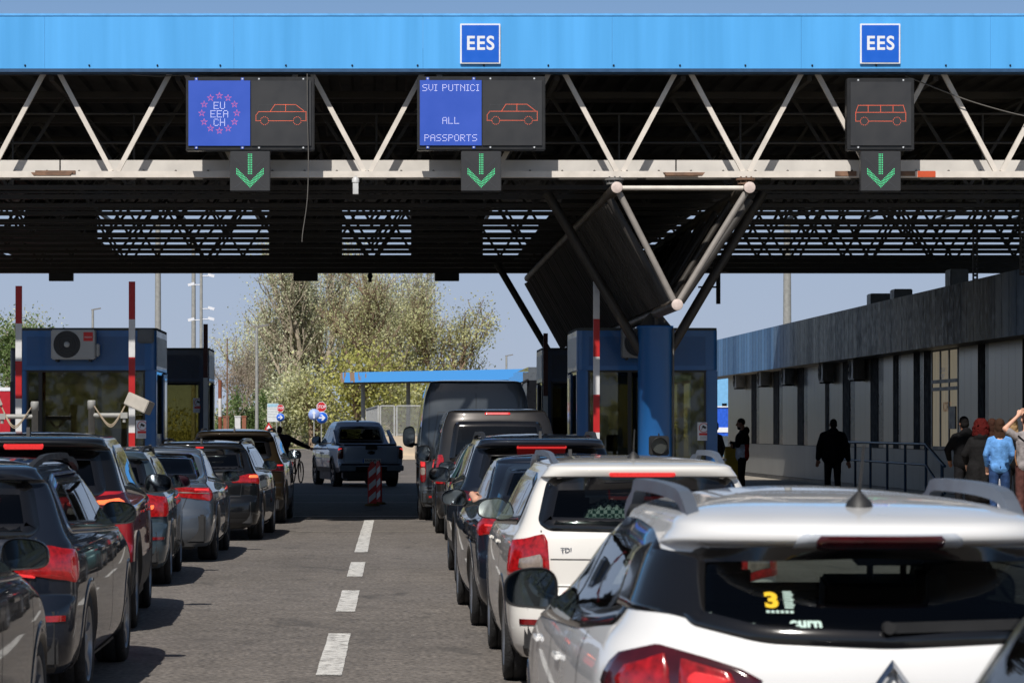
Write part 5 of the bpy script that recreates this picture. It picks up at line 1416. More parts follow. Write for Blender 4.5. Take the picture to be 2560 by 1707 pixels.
def booth(x0, x1, yf, dep, label, dark_side, winsplit=None):
    M_booth, M_booth_dk = (M_boothA, M_boothB) if yf < 60 else (mat('shaded_booth_blue', (0.005, 0.022, 0.07), .35, coat=.2, var=.1), mat('shaded_booth_panel', (0.004, 0.016, 0.05), .4, var=.1))  # rear booths: the deep canopy shade is put into a darker blue
    W = x1 - x0; zt = 3.46; z0 = .16
    t = thing("inspection_booth", ((x0 + x1) / 2, yf, z0), label, "booth", "blue inspection booths"); h = W / 2; H = zt - z0; D = dep
    p = .13
    def rrect(r, n=6):   # rounded plan
        pts = []
        for cx_, cy_, a0 in ((h - r, r, -90), (h - r, D - r, 0), (-h + r, D - r, 90), (-h + r, r, 180)):
            for k in range(n + 1): a = R(a0 + 90 * k / n); pts.append((cx_ + r * math.cos(a), cy_ + r * math.sin(a)))
        return pts
    b = MB(); b.prism(rrect(.10), H - .74, H - .02, axis='z'); b.build("upper_band", M_booth, t)
    b = MB(); b.prism(rrect(.10), 0, .80, axis='z'); b.build("lower_panel", M_booth, t)
    b = MB(); b.prism(rrect(.14), H - .018, H + .03, axis='z'); b.build("roof", M_roofdirt, t)
    for sx in (-1, 1):
        for yy in (.001, D - p - .001):
            b = MB(); b.b2(sx * h, sx * (h - p * 1.6), yy, yy + p, .795, H - .735); b.build("corner_post", M_booth, t, bevel=.02)
    # panel outlines on the upper band
    for (a, c, nm) in ((-h + .22, h - .22, "front"),):
        b = MB(); b.b2(a, c, -.005, .02, H - .66, H - .13); b.build("band_panel", M_booth_dk, t)
    for sx in (-1, 1):
        b = MB(); b.b2(sx * (h + .005), sx * (h - .02), .16, D - .16, H - .66, H - .13); b.build("band_panel", mat("side_band_grey", srgb(150, 158, 162), .4, var=.1), t)
    # glazing
    g0, g1 = .80, H - .74
    cuts = [-h + p * 1.6] + [c - (x0 + x1) / 2 for c in (winsplit or [])] + [h - p * 1.6]
    for a, c in zip(cuts[:-1], cuts[1:]):
        b = MB(); b.b2(a + .02, c - .02, .05, .056, g0, g1); b.build("window", M_bglass, t)
        b = MB(); b.b2(a, a + .035, .03, .08, g0, g1); b.b2(c - .035, c, .03, .08, g0, g1); b.b2(a + .035, c - .035, .03, .08, g1 - .035, g1); b.b2(a + .035, c - .035, .03, .08, g0, g0 + .035); b.build("window_frame", M_black, t)
    for sx in (-1, 1):
        b = MB(); b.b2(sx * (h - .05), sx * (h - .056), p, D - p, g0 + .6, g1); b.build("window", M_bglass, t)
        b = MB(); b.b2(sx * (h - .02), sx * (h - .08), p, D - p, g0, g0 + .6); b.build("side_panel", M_booth, t)
        b = MB(); b.b2(sx * (h + .25), sx * h, .7, 1.5, g0 + .1, g0 + .14); b.build("counter_shelf", M_grey_steel, t)
    b = MB(); b.b2(-h + p * 1.6, h - p * 1.6, D - .06, D - .054, g0, g1); b.build("window", M_bglass, t)
    b = MB(); b.b2(-.04, .04, D - .08, D - .03, g0, g1); b.build("window_frame", M_black, t)
    b = MB(); b.b2(-h + .06, h - .06, .06, D - .06, H - .78, H - .745); b.build("ceiling", mat("booth_ceiling", srgb(70, 72, 70), .8), t)
    b = MB(); b.box((.45, 1.2, .85), (.5, .5, .12)); b.box((.45, 1.44, 1.2), (.46, .08, .6)); b.tube((.45, 1.2, .8), (.45, 1.2, .82), .2); b.build("office_chair", M_black, t, bevel=.03)
    b = MB(); b.b2(-h + .3, -h + .75, D - .5, D - .12, .8, 1.75); b.build("cabinet", mat("cabinet_dark", srgb(40, 42, 42), .6), t)
    for sx in (-1, 1):
        b = MB(); b.b2(sx * (h + .012), sx * (h - .01), 1.55, D - .2, .05, g1 - .05); dr_ = b.build("door", M_booth_dk, t, bevel=.006)
        b = MB(); b.b2(sx * (h + .05), sx * (h + .012), 1.62, 1.66, .95, 1.15); b.build("handle", M_grey_steel, dr_)
        b = MB(); b.b2(sx * (h + .018), sx * (h + .0125), 1.75, D - .35, 1.1, g1 - .12); b.build("door_window", M_dwin0, dr_)
    b = MB(); b.b2(-h + .3, h - .3, .35, .95, .72, .76); b.b2(-.5, .1, .5, .55, .80, 1.15); b.build("desk", mat("desk_grey", srgb(120, 118, 112), .6), t)
    return t
booth(PX(37, 51), PX(391, 51), 51, 2.62, "left blue booth in front, with white air conditioner and wide window", 1, [PX(100, 51)])
booth(PX(36, 63.6) - .1, PX(522, 63.6), 63.6, 2.3, "shaded blue booth behind the left front booth", 1, [-5.4])
booth(PX(1442, 51), PX(1794, 51), 51, 2.6, "right blue booth behind the round blue pillar", -1, [4.55, 5.2])
booth(PX(1355, 63.6), PX(1355, 63.6) + 2.57, 63.6, 2.3, "shaded blue booth behind the right front booth, beside the tall van", -1, [5.0])
c = P(187, 862, 51); ac_unit((c.x, 50.995, c.z), 0, "white air conditioner with red badge on the left blue booth", None)
c = P(1606, 858, 51); ac_unit((c.x, 50.995, c.z), 0, "air conditioner half hidden behind the round blue pillar", None, dark=True, s=1.0, badge=False)
c = P(365, 840, 51); b = MB(); b.b2(c.x - .15, c.x + .15, 50.93, 50.999, c.z - .13, c.z + .13)
o = b.build("junction_box", mat("box_grey", srgb(92, 96, 100), .5), bevel=.025); tag(o, "grey plastic box at the top right corner of the left blue booth", "box")
c = P(355, 1073, 50.98); cctv_sign((c.x, 51.028, c.z), "white camera warning sign at lower right of the left front booth's window")
c = P(495, 1013, 63.6); cctv_sign((c.x, 63.63, c.z), "white camera warning sign on the dark left booth behind")
c = P(1760, 1078, 50.98); cctv_sign((c.x, 51.028, c.z), "white camera warning sign on the right front booth's window")

# ------------------------------------------------------------------ barrier booms
def boom(px, py, d, label, n=6, first='red', seg=.47, r=.05, lean=0.0, mats=None):
    c = P(px, py, d); t = thing("barrier_boom", (c.x - lean * (c.z - 1.0), d, 0), label, "barrier", "raised barrier booms")
    mr, mw = mats or (M_red, M_boomw)
    z = c.z; k = 0
    while z > 1.0:
        z2 = max(1.0, z - (seg if not (k == 0 and first == 'short') else seg * 1.0))
        b = MB(); b.b2(-r, r, -r * .6, r * .6, z2, z)
        b.v = [(v[0] + lean * (v[2] - 1.0), v[1], v[2]) for v in b.v]
        b.build("red_band" if (k % 2 == 0) == (first == 'red') else "white_band", mr if (k % 2 == 0) == (first == 'red') else mw, t)
        z = z2; k += 1
    b = MB(); b.b2(-.17, .17, -.15, .15, .16, 1.08); b.build("barrier_housing", M_booth, t, bevel=.02)
boom(47, 715, 49.3, "raised red and white barrier boom at the far left of the left booth", seg=.66, r=.055)
boom(330, 704, 49.3, "raised red and white barrier boom before the right edge of the left booth", seg=.665, r=.055, lean=.0)
boom(1491, 703, 49.3, "raised barrier boom with white tip before the right blue booth", first='white', seg=.665, r=.055)
M_dkred = mat("boom_dark_red", srgb(70, 14, 14), .5)
boom(514, 810, 62.5, "dark raised barrier boom behind the dark left booth", seg=1.2, r=.05, mats=(M_dkred, M_boomw))
boom(1364, 833, 62.5, "dark red raised barrier boom behind the dark right booth", seg=1.4, r=.05, mats=(M_dkred, M_boomw))

# ------------------------------------------------------------------ camera posts in front of the left booth
M_post = mat("galvanised_post", srgb(150, 150, 146), .5, var=.15, scale=8)
def camera_post(px, py, d, sgn, label):
    c = P(px, py, d); t = thing("camera_post", (c.x, d, 0), label, "camera post", "camera posts before the left booth")
    b = MB(); b.lathe([(0, .055), (c.z - .16, .055), (c.z - .16, .072), (c.z - .02, .072), (c.z, .06), (c.z, .0)], n=16, axis='z'); b.build("post", M_post, t)
    za = c.z - .26
    b = MB(); b.tube((0, 0, za), (sgn * .56, 0, za), .042); b.b2(sgn * .50, sgn * .62, -.05, .05, za - .05, za + .05); b.tube((sgn * .56, 0, za - .12), (sgn * .56, 0, za), .03); b.build("arm", M_post, t)
    b = MB(); rot = Matrix.Rotation(R(24 * sgn), 3, 'Y') @ Matrix.Rotation(R(-28 * sgn), 3, 'Z')
    b.box((sgn * .82, -.02, c.z - .06), (.46, .22, .23), rot); cm = b.build("camera_housing", mat("camera_cream", srgb(172, 166, 156), .45), t, bevel=.012)
    b = MB(); off = Vector((sgn * .82, -.02, c.z - .06)) + rot @ Vector((-sgn * .235, 0, 0))
    for q in (-.05, .05): b.ball(off + Vector((0, 0, q)), .028)
    b.build("cable_gland", M_black, cm)
    b = MB()
    for q in (0, .03): b.path(catmull([Vector((sgn * .05, -.06, c.z - .1)), Vector((sgn * .28, -.08, c.z - .40 - q)), Vector((sgn * .42, -.08, c.z - .36 - q)), off + Vector((0, -.02, 0))], 5), .011, 6)
    b.build("cable", mat("cable_beige", srgb(160, 145, 125), .6), t)
camera_post(229, 1000, 48, 1, "grey post with box camera pointing right, before the middle of the left booth")
camera_post(87, 1003, 48, -1, "grey post with box camera pointing left, near the left edge")

# ------------------------------------------------------------------ round signal near the pillar
c = P(1648, 1113, 46.6); t = thing("signal_lamp", (c.x, 46.6, 0), "black round signal lamp on a low post before the blue pillar", "traffic light")
b = MB(); b.b2(-.165, .165, 0, .12, c.z - .17, c.z + .16); b.b2(-.03, .03, .03, .09, c.z + .16, c.z + .2); b.build("housing", M_black, t, bevel=.02)
b = MB(); b.lathe([(.0, .135), (-.10, .135), (-.10, .128), (0, .128)], (0, 0, c.z), 24, axis='y'); b.build("visor", M_black, t)
b = MB(); b.disc((0, -.012, c.z), .125, 24); b.build("lens", mat("unlit_lens", srgb(54, 56, 54), .25, coat=.5), t)
b = MB(); b.tube((0, .06, .0), (0, .06, c.z - .17), .04); b.build("post", M_black, t)

# ------------------------------------------------------------------ lane delineator
M_dred = mat("delineator_red", srgb(196, 36, 28), .5, var=.1)
for (px, pyb, d, zr, lb) in ((930.5, 1264, 60.0, .06, "front one"), (946, 1258, 61.3, -.1, "rear one")):
    x = PX(px, d); t = thing("lane_delineator", (x, d, 0), "red and white striped lane marker post on the lane line, " + lb, "marker post", "striped lane markers", R(0) if d < 61 else R(-38))
    b = MB(); b.b2(-.095, .095, -.025, .025, .0, .84); b.build("plate", M_dred, t, bevel=.02)
    for k in range(3):
        z0 = .06 + k * .27; b = MB(); b.prism([(-.075, z0), (.075, z0 + .13), (.075, z0 + .26), (-.075, z0 + .13)], -.031, -.026); b.build("white_stripe", M_boomw, t)
    b = MB(); b.prism([(-.06, .84), (.06, .84), (.06, .88), (.03, .95), (-.03, .95), (-.06, .88)], -.02, .02); b.build("top_cap", M_dred, t)
    b = MB(); b.lathe([(.008, .17), (.05, .15), (.06, .0)], n=20, axis='z'); b.build("base", mat("delineator_base", srgb(110, 84, 30), .8), t)

# ------------------------------------------------------------------ station building on the right
def fac(d): return 12.2 + (92 - d) * .0156
def fd(px): return 13.635 / ((px - CX) / FPX + .0156)
M_facade = mat("facade_panel", srgb(126, 121, 114), .30, metal=.5, var=.08, scale=.6, rvar=.0)
M_facade_lo = mat("facade_plinth", srgb(128, 128, 125), .45, metal=.3, var=.08, scale=.6, rvar=.0)
M_dwin = mat("dark_window", (0.008, 0.009, 0.012), .3, spec=.2, coat=.05, var=.1)
M_wframe = mat("dark_blue_frame", srgb(20, 24, 30), .75, spec=.1)
ang = math.atan(.0156)
bl = thing("station_building", (fac(92), 92, .1), "long low metal clad station building with stained blue fascia on the right", "building", None, 0)
def bp(mb, name, m, parent=None, **k):
    """coordinates given as (outward from facade, distance along, z)"""
    out = []
    for (o, d, z) in mb.v:
        out.append((fac(d) - o - fac(92), d - 92, z - .1))
    mb.v = out
    return mb.build(name, m, parent or bl, recalc=True, **k)
D0, D1 = 44.0, 97.4
b = MB(); b.b2(-9, -.02, D0, D1, .1, 4.1); bp(b, "core", mat("building_core", srgb(80, 80, 80), .8))
b = MB(); b.b2(-9.4, .75, D0, 112, 4.28, 4.34); bp(b, "roof", mat("roof_felt", srgb(70, 70, 70), .9))
# facade panels
wins = [(490, 545), (640, 705), (805, 875), (995, 1030), (1115, 1200), (1305, 1395), (1460, 1515), (1600, 1665), (1670, 1905), (2040, 2115), (2345, 2430)]
wpx = [(1700 + a * .3656, 1700 + c * .3656) for a, c in wins]
edges = [fd(1821)]
for a, c in wpx: edges += [fd(a), fd(c)]
edges.append(D0)
segs = [(edges[i], edges[i + 1]) for i in range(0, len(edges), 2)]
for dA, dB in segs:
    bd = MB()
    n = max(1, round(abs(dA - dB) / .62))
    for k in range(n):
        a, c = dA + (dB - dA) * k / n, dA + (dB - dA) * (k + 1) / n
        bd.b2(-.015, .012, min(a, c) + .004, max(a, c) - .004, 1.18, 3.52)
    bp(bd, "wall_panel", M_facade)
b = MB(); n = 70
for k in range(n):
    a = D0 + (D1 - D0) * k / n; c = D0 + (D1 - D0) * (k + 1) / n
    b.b2(-.015, .02, a + .004, c - .004, .22, 1.165)
bp(b, "plinth_panels", M_facade_lo)
b = MB(); b.b2(-.015, .03, D0, D1, .1, .21); bp(b, "plinth", M_black)
b = MB(); b.b2(-.02, .03, D0, D1, 3.52, 3.62); bp(b, "cornice", M_facade_lo)
for i, (a, c) in enumerate(wpx):
    if i == 8: continue
    dA, dB = fd(a), fd(c)
    b = MB(); b.b2(-.014, -.008, dB, dA, 1.18, 3.5); w_ = bp(b, "window", M_dwin)
    b = MB(); b.b2(-.013, .005, dA - (dA - dB) * .55, dA, 1.18, 3.5); bp(b, "window_shutter", M_wframe, w_) if False else b.build("window_shutter", M_wframe, None) if False else None
    b.v = [(fac(d) - o - fac(92), d - 92, z - .1) for (o, d, z) in b.v]; b.build("window_shutter", M_wframe, w_, recalc=True)
# glazed double door whose warm sunlit tone is put in as weak glow
dA, dB = fd(1700 + 1725 * .3656), fd(1700 + 1905 * .3656)
M_lit = mat("door_glow", srgb(190, 172, 140), .8, emit=(.62, .54, .40), estr=.22, var=.25, scale=5, streak=(1, 1, .2))  # panel glows faintly in place of the sunlit beige behind the glass
b = MB(); b.b2(-.014, .014, fd(1700 + 1670 * .3656), dA, .9, 3.5); bp(b, "door_side_panel", M_wframe)
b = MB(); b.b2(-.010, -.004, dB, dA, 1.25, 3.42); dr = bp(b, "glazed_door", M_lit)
dd = (dA - dB)
for k in (0, 1 / 3, 2 / 3, 1):
    b = MB(); b.b2(-.003, .02, dB + dd * k - .05, dB + dd * k + .05, 1.2, 3.45); b.v = [(fac(d) - o - fac(92), d - 92, z - .1) for (o, d, z) in b.v]; b.build("door_frame", M_black, dr, recalc=True)
for zz in (1.22, 2.55, 2.72, 3.44):
    b = MB(); b.b2(-.003, .024, dB, dA, zz - .04, zz + .04); b.v = [(fac(d) - o - fac(92), d - 92, z - .1) for (o, d, z) in b.v]; b.build("door_frame", M_black, dr, recalc=True)
def fac_text(txt, size, px, py, m, parent):
    d = fd(px); M3 = Matrix(((0, -1, 0), (-1, 0, 0), (0, 0, 1)))  # reading direction runs towards the camera
    b = MB(); put_text(b, txt, size, (fac(d) - .012 - fac(92), d - 92, PZ(py, d) - .1), M=Matrix(((.0, 1, 0), (-1, 0, 0), (0, 0, 1))), bold=.004)
    b.build("door_lettering", m, parent)
fac_text("KORZ", .30, 2368, 1018, mat("orange_letters", srgb(222, 150, 40), .6), dr)
fac_text("CHECK IN", .13, 2358, 925, M_signwhite, dr)
fac_text("POINT", .16, 2358, 941, M_signwhite, dr)
b = MB(); b.b2(.0, .03, dB + .2, dB + .9, 1.65, 2.15); bp(b, "notice_board", M_black)
# overhanging fascia, panel by panel
def stain(name):
    m = mat(name, srgb(120, 116, 108), .55, var=.0, metal=.25)
    t = m.node_tree; bs = t.nodes["Principled BSDF"]
    tc = t.nodes.new("ShaderNodeTexCoord"); sp_ = t.nodes.new("ShaderNodeSeparateXYZ"); t.links.new(tc.outputs["Object"], sp_.inputs[0])
    mp = t.nodes.new("ShaderNodeMapping"); mp.inputs["Scale"].default_value = (1, 1.6, .12); t.links.new(tc.outputs["Object"], mp.inputs[0])
    n1 = t.nodes.new("ShaderNodeTexNoise"); n1.inputs["Scale"].default_value = .9; n1.inputs["Detail"].default_value = 6; t.links.new(mp.outputs[0], n1.inputs["Vector"])
    # bare grey in the middle, old blue paint at both ends
    rp = t.nodes.new("ShaderNodeMapRange"); rp.inputs[1].default_value = -36.5; rp.inputs[2].default_value = -40.5; t.links.new(sp_.outputs["Y"], rp.inputs[0])
    rq = t.nodes.new("ShaderNodeMapRange"); rq.inputs[1].default_value = -14; rq.inputs[2].default_value = -9; t.links.new(sp_.outputs["Y"], rq.inputs[0])
    ad = t.nodes.new("ShaderNodeMath"); ad.operation = 'MAXIMUM'; t.links.new(rp.outputs[0], ad.inputs[0]); t.links.new(rq.outputs[0], ad.inputs[1])
    cr = t.nodes.new("ShaderNodeValToRGB"); t.links.new(n1.outputs[0], cr.inputs[0])
    cr.color_ramp.elements[0].position = .34; cr.color_ramp.elements[0].color = (.022, .024, .024, 1); cr.color_ramp.elements[1].position = .62; cr.color_ramp.elements[1].color = (.40, .385, .345, 1)
    cb = t.nodes.new("ShaderNodeValToRGB"); t.links.new(n1.outputs[0], cb.inputs[0])
    cb.color_ramp.elements[0].position = .3; cb.color_ramp.elements[0].color = (.06, .17, .36, 1); cb.color_ramp.elements[1].position = .7; cb.color_ramp.elements[1].color = (.17, .34, .58, 1)
    mx = t.nodes.new("ShaderNodeMix"); mx.data_type = 'RGBA'; t.links.new(ad.outputs[0], mx.inputs[0]); t.links.new(cr.outputs[0], mx.inputs[6]); t.links.new(cb.outputs[0], mx.inputs[7])
    dv = t.nodes.new("ShaderNodeMath"); dv.operation = 'DIVIDE'; dv.inputs[1].default_value = .6; t.links.new(sp_.outputs["Y"], dv.inputs[0])
    fl = t.nodes.new("ShaderNodeMath"); fl.operation = 'FLOOR'; t.links.new(dv.outputs[0], fl.inputs[0]); wn = t.nodes.new("ShaderNodeTexWhiteNoise"); wn.noise_dimensions = '1D'; t.links.new(fl.outputs[0], wn.inputs["W"])
    mr_ = t.nodes.new("ShaderNodeMapRange"); mr_.inputs[3].default_value = .80; mr_.inputs[4].default_value = 1.18; t.links.new(wn.outputs["Value"], mr_.inputs[0])
    fr_ = t.nodes.new("ShaderNodeMath"); fr_.operation = 'FRACT'; t.links.new(dv.outputs[0], fr_.inputs[0]); pp = t.nodes.new("ShaderNodeMath"); pp.operation = 'PINGPONG'; pp.inputs[1].default_value = .5; t.links.new(fr_.outputs[0], pp.inputs[0])
    sm_ = t.nodes.new("ShaderNodeMapRange"); sm_.inputs[1].default_value = .015; sm_.inputs[2].default_value = .06; sm_.inputs[3].default_value = .35; t.links.new(pp.outputs[0], sm_.inputs[0])
    mm_ = t.nodes.new("ShaderNodeMath"); mm_.operation = 'MULTIPLY'; t.links.new(mr_.outputs[0], mm_.inputs[0]); t.links.new(sm_.outputs[0], mm_.inputs[1]); mr_ = mm_
    vs_ = t.nodes.new("ShaderNodeVectorMath"); vs_.operation = 'SCALE'; t.links.new(mx.outputs[2], vs_.inputs[0]); t.links.new(mr_.outputs[0], vs_.inputs["Scale"])
    t.links.new(vs_.outputs[0], bs.inputs["Base Color"])
    return m
M_stain = stain("weathered_fascia")
b = MB(); d = D0
while d < 112:
    b.b2(.72, .76, d + .006, d + .594, 3.42, 4.66); d += .6
bp(b, "fascia", M_stain)
b = MB(); b.b2(.0, .72, D0, D1, 3.44, 3.50); bp(b, "eave_soffit", M_facade_lo)
b = MB(); b.b2(-.2, .74, D1, 112, 3.44, 3.50); b.b2(-.2, .0, 111.5, 112, .1, 3.44); bp(b, "end_canopy", M_facade_lo)
# air conditioners along the facade and on the roof
for i, (xa, xb, ya, yb) in enumerate(((345, 460, 1025, 1160), (515, 620, 1010, 1140), (670, 790, 990, 1135), (935, 1035, 965, 1115), (1115, 1260, 935, 1105))):
    px = 1700 + (xa + xb) / 2 * .3656; d = fd(px) - 1.5; z = PZ(550 + (ya + yb) / 2 * .3656, d)
    which = ("furthest from the camera", "second from the far end", "third from the far end", "fourth from the far end, apart from the others", "nearest the glazed door")[i]
    ac_unit((fac(d) - .06, d, z), R(-90), "wall air conditioner under the station's eave, " + which, "air conditioners on the station wall", dark=True, s=1.0, badge=False)
for (xa, xb, ya, yb, lb) in ((1830, 1955, 340, 430, "tall box nearest the camera"), (1290, 1450, 505, 560, "furthest of three"), (1450, 1575, 475, 520, "middle of three")):
    px = 1700 + (xa + xb) / 2 * .3656; d = 12.9 * 7000 / (px - CX); z1 = PZ(550 + ya * .3656, d)
    t = thing("rooftop_unit", (12.9, d, 4.34), "dark rooftop cooling unit on the station roof, " + lb, "air conditioner", "rooftop units on the station")
    w_ = (xb - xa) * .3656 * d / 7000; b = MB(); b.b2(-w_ / 2, w_ / 2, -.3, .3, 0.06, z1 - 4.34); b.build("casing", mat("ac_dark", srgb(84, 84, 86), .5), t, bevel=.02)
    b = MB()
    for q in range(4): b.b2(-w_ * .1, w_ * .3, -.31, -.301, .12 + q * .08, .15 + q * .08)
    b.build("louvre", M_black, t)
    b = MB(); b.b2(-w_ / 2, -w_ / 2 + .06, -.28, .28, 0, .06); b.b2(w_ / 2 - .06, w_ / 2, -.28, .28, 0, .06); b.build("foot", M_black, t)
# handrail of the ramp
M_rail = mat("rail_blue", srgb(34, 70, 104), .4, var=.15)
t = thing("handrail", (11.4, 60, .1), "blue tube handrail along the ramp by the station wall", "handrail")
def rp(px): return 11.4 * 7000 / (px - CX)
dz = [rp(v) for v in (2090, 2138, 2176, 2218, 2263, 2315)]
b = MB(); b.tube((0, dz[0] - 60, 1.23), (0, dz[-1] - 60, 1.23), .03); b.tube((0, dz[-1] - 60, 1.23), (0, rp(2362) - 60, .80), .03); b.build("top_rail", M_rail, t)
b = MB(); b.tube((0, dz[0] - 60, .80), (0, dz[-1] - 60, .80), .025); b.tube((0, dz[-1] - 60, .80), (0, rp(2362) - 60, .25), .025); b.build("mid_rail", M_rail, t)
for d in dz[1:]:
    b = MB(); b.tube((0, d - 60, 0), (0, d - 60, 1.23), .03); b.build("post", M_rail, t)
b = MB(); b.tube((0, rp(2355) - 60, 0), (0, rp(2355) - 60, .84), .035); b.build("post", M_rail, t)

# ------------------------------------------------------------------ things beyond the canopy
def pole(px, py, d, r, label, arms=None):
    x = PX(px, d); z = PZ(py, d); t = thing("lamp_post", (x, d, 0), label, "lamp post", "lamp posts beyond the canopy")
    b = MB(); b.tube((0, 0, 0), (0, 0, z), r * 1.15, r * .8, n=10); b.build("pole", M_post, t)
    if arms is None:
        b = MB(); b.bar((-.1, 0, z), (.55, 0, z + .12), .09, .06); b.build("lamp_head", M_grey_steel, t)
    else:
        for (q, side) in arms:
            zz = PZ(q, d); b = MB(); b.tube((0, 0, zz), (side * .34, 0, zz), .02); b.box((side * .40, 0, zz + .02), (.26, .10, .11), Matrix.Rotation(R(15 * side), 3, 'Y')); b.build("camera_head", M_signwhite, t)
pole(395, 560, 110, .13, "thick pale lamp post rising behind the left blue booth")
pole(484, 590, 118, .10, "slim lamp post left of the camera mast")
pole(503, 640, 112, .07, "camera mast with white cameras behind the dark left booth", [(712, -1), (690, 1), (772, 1), (800, -1), (798, 1)])
pole(232, 775, 190, .10, "distant lamp post above the middle of the left booth")
pole(642, 818, 130, .08, "thin grey lamp post before the tall trees")
pole(1266, 890, 230, .10, "distant lamp post right of the tall trees, above the blue far canopy")
pole(1968, 560, 105, .17, "thick pale lamp post behind the station roof")
# striped post
t = thing("striped_post", (PX(550, 95), 95, 0), "brown and white banded post beside the dark left booth", "post")
z = PZ(950, 95); k = 0
while z > .2:
    b = MB(); b.tube((0, 0, max(0, z - .62)), (0, 0, z), .065, n=12); b.build("brown_band" if k % 2 == 0 else "white_band", mat("brown_paint", srgb(128, 74, 50), .6) if k % 2 == 0 else M_boomw, t); z -= .62; k += 1
t = thing("slender_mast", (PX(568, 140), 140, 0), "thin rust coloured mast left of the green bush", "mast"); b = MB(); b.tube((0, 0, 0), (0, 0, PZ(845, 140)), .05, .03); b.build("pole", M_rust, t)
# low walls / pillars near the striped post
for px, wpx, m, lb in ((565, 14, mat("brick_red", srgb(140, 88, 66), .8, var=.2), "small brick pillar by the striped post"), (594, 14, M_boomw, "small white pillar by the brick pillars"), (610, 10, mat("brick_red", srgb(140, 88, 66), .8), "narrow brick pillar right of the white one")):
    d = 150; b = MB(); b.b2(PX(px, d) - wpx / 2 * d / FPX, PX(px, d) + wpx / 2 * d / FPX, d, d + .4, 0, PZ(1042, d)); b.b2(PX(px, d) - wpx / 2 * d / FPX - .03, PX(px, d) + wpx / 2 * d / FPX + .03, d - .03, d + .43, PZ(1042, d), PZ(1042, d) + .06)
    tag(b.build("gate_pillar", m), lb, "pillar", "gate pillars beyond the booths")
# traffic signs
M_stop = mat("stop_red", srgb(190, 24, 30), .4)
def octagon(r): return [(r * math.cos(R(22.5 + 45 * k)), r * math.sin(R(22.5 + 45 * k))) for k in range(8)]
def stop_sign(px, py, d, rpx, label, below=None):
    r = rpx * d / FPX; c = P(px, py, d); t = thing("stop_sign", (c.x, d, 0), label, "sign", "stop signs beyond the booths")
    b = MB(); b.tube((0, .04, 0), (0, .04, c.z + r * .8), .035); b.build("post", M_post, t)
    b = MB(); b.prism([(x, z + c.z) for x, z in octagon(r * 1.09)], -.01, .01); fc = b.build("sign_border", M_signwhite, t)
    b = MB(); b.prism([(x, z + c.z) for x, z in octagon(r)], -.016, -.011); b.build("sign_face", M_stop, fc)
    b = MB(); put_text(b, "STOP", r * .92, (0, -.019, c.z), bold=.012 * r, sx=.82); b.build("lettering", M_signwhite, fc)
    if below:
        (qx, qy, rq, kind) = below; q = P(qx, qy, d); rr = rq * d / FPX; ox, oz = q.x - c.x, q.z
        b = MB(); b.lathe([(0, rr * 1.06), (-.012, rr * 1.06), (-.014, 0)], (ox, -.005, oz), 28, axis='y'); b.build("round_plate", M_signwhite, t)
        b = MB(); b.lathe([(0, rr), (-.006, rr), (-.008, 0)], (ox, -.021, oz), 28, axis='y'); f2 = b.build("blue_disc", mat("mandatory_blue", srgb(24, 96, 205), .4), t)
        ar = [(-.62, -.12), (.1, -.12), (-.12, -.42), (.12, -.5), (.62, 0), (.12, .5), (-.12, .42), (.1, .12), (-.62, .12)]
        b = MB(); b.prism([(ox + x * rr, oz + z * rr) for x, z in ar], -.036, -.031); b.build("white_arrow", M_signwhite, f2)
stop_sign(701, 1020, 200, 9.0, "smaller stop sign over blue right arrow beside the white board", (701, 1043, 10, 'r'))
stop_sign(803.5, 1017, 150, 12.2, "larger stop sign left of the pickup truck", (805, 1044, 14, 'r'))
c = P(785, 1036, 145); t = thing("direction_sign", (c.x, 145, 0), "pale blue round sign with white up arrow, left of the pickup truck", "sign"); rr = 14.2 * 145 / FPX
b = MB(); b.tube((0, .04, 0), (0, .04, c.z), .035); b.build("post", M_post, t)
b = MB(); b.lathe([(0, rr), (-.015, rr), (-.018, 0)], (0, 0, c.z), 28, axis='y'); b.build("sign_disc", mat("faded_blue", srgb(150, 172, 226), .5, var=.06), t)
b = MB(); b.prism([(x * rr, z * rr + c.z) for x, z in ((-.13, -.65), (.13, -.65), (.13, .15), (.36, .1), (0, .7), (-.36, .1), (-.13, .15))], -.026, -.021); b.build("up_arrow", M_signwhite, t)
c = P(682, 1031, 205); t = thing("information_board", (c.x, 205, 0), "white information board with pale blue header behind the smaller stop sign", "sign"); ww, hh = 14 * 205 / FPX, 23 * 205 / FPX
b = MB(); b.b2(-ww, ww, 0, .05, c.z - hh, c.z + hh); b.build("board", mat("board_white", srgb(205, 210, 212), .6), t)
b = MB(); b.b2(-ww * .94, ww * .94, -.012, -.002, c.z + hh * .62, c.z + hh * .95); b.build("header", mat("header_blue", srgb(150, 190, 210), .6), t)
b = MB(); 
for k in range(4): b.b2(-ww * .9, ww * .85, -.008, -.002, c.z + hh * (.4 - .3 * k), c.z + hh * (.42 - .3 * k))
b.build("printed_lines", mat("print_grey", srgb(140, 140, 142), .6), t)
for sg in (-1, 1):
    b = MB(); b.tube((sg * ww * .7, .03, 0), (sg * ww * .7, .03, c.z - hh), .04); b.build("leg", M_post, t)
# red warning triangle
c = P(672, 1066, 190); t = thing("warning_triangle", (c.x, 190, 0), "red warning triangle sign half hidden by the bronze crossover", "sign"); rr = 12 * 190 / FPX
b = MB(); b.prism([(-rr, c.z - rr * .8), (rr, c.z - rr * .8), (0, c.z + rr * .9)], 0, .02); b.build("sign_border", M_stop, t)
b = MB(); b.prism([(-rr * .5, c.z - rr * .5), (rr * .5, c.z - rr * .5), (0, c.z + rr * .3)], -.008, -.002); b.build("sign_face", M_signwhite, t)
b = MB(); b.tube((0, .05, 0), (0, .05, c.z - rr * .8), .03); b.build("post", M_post, t)
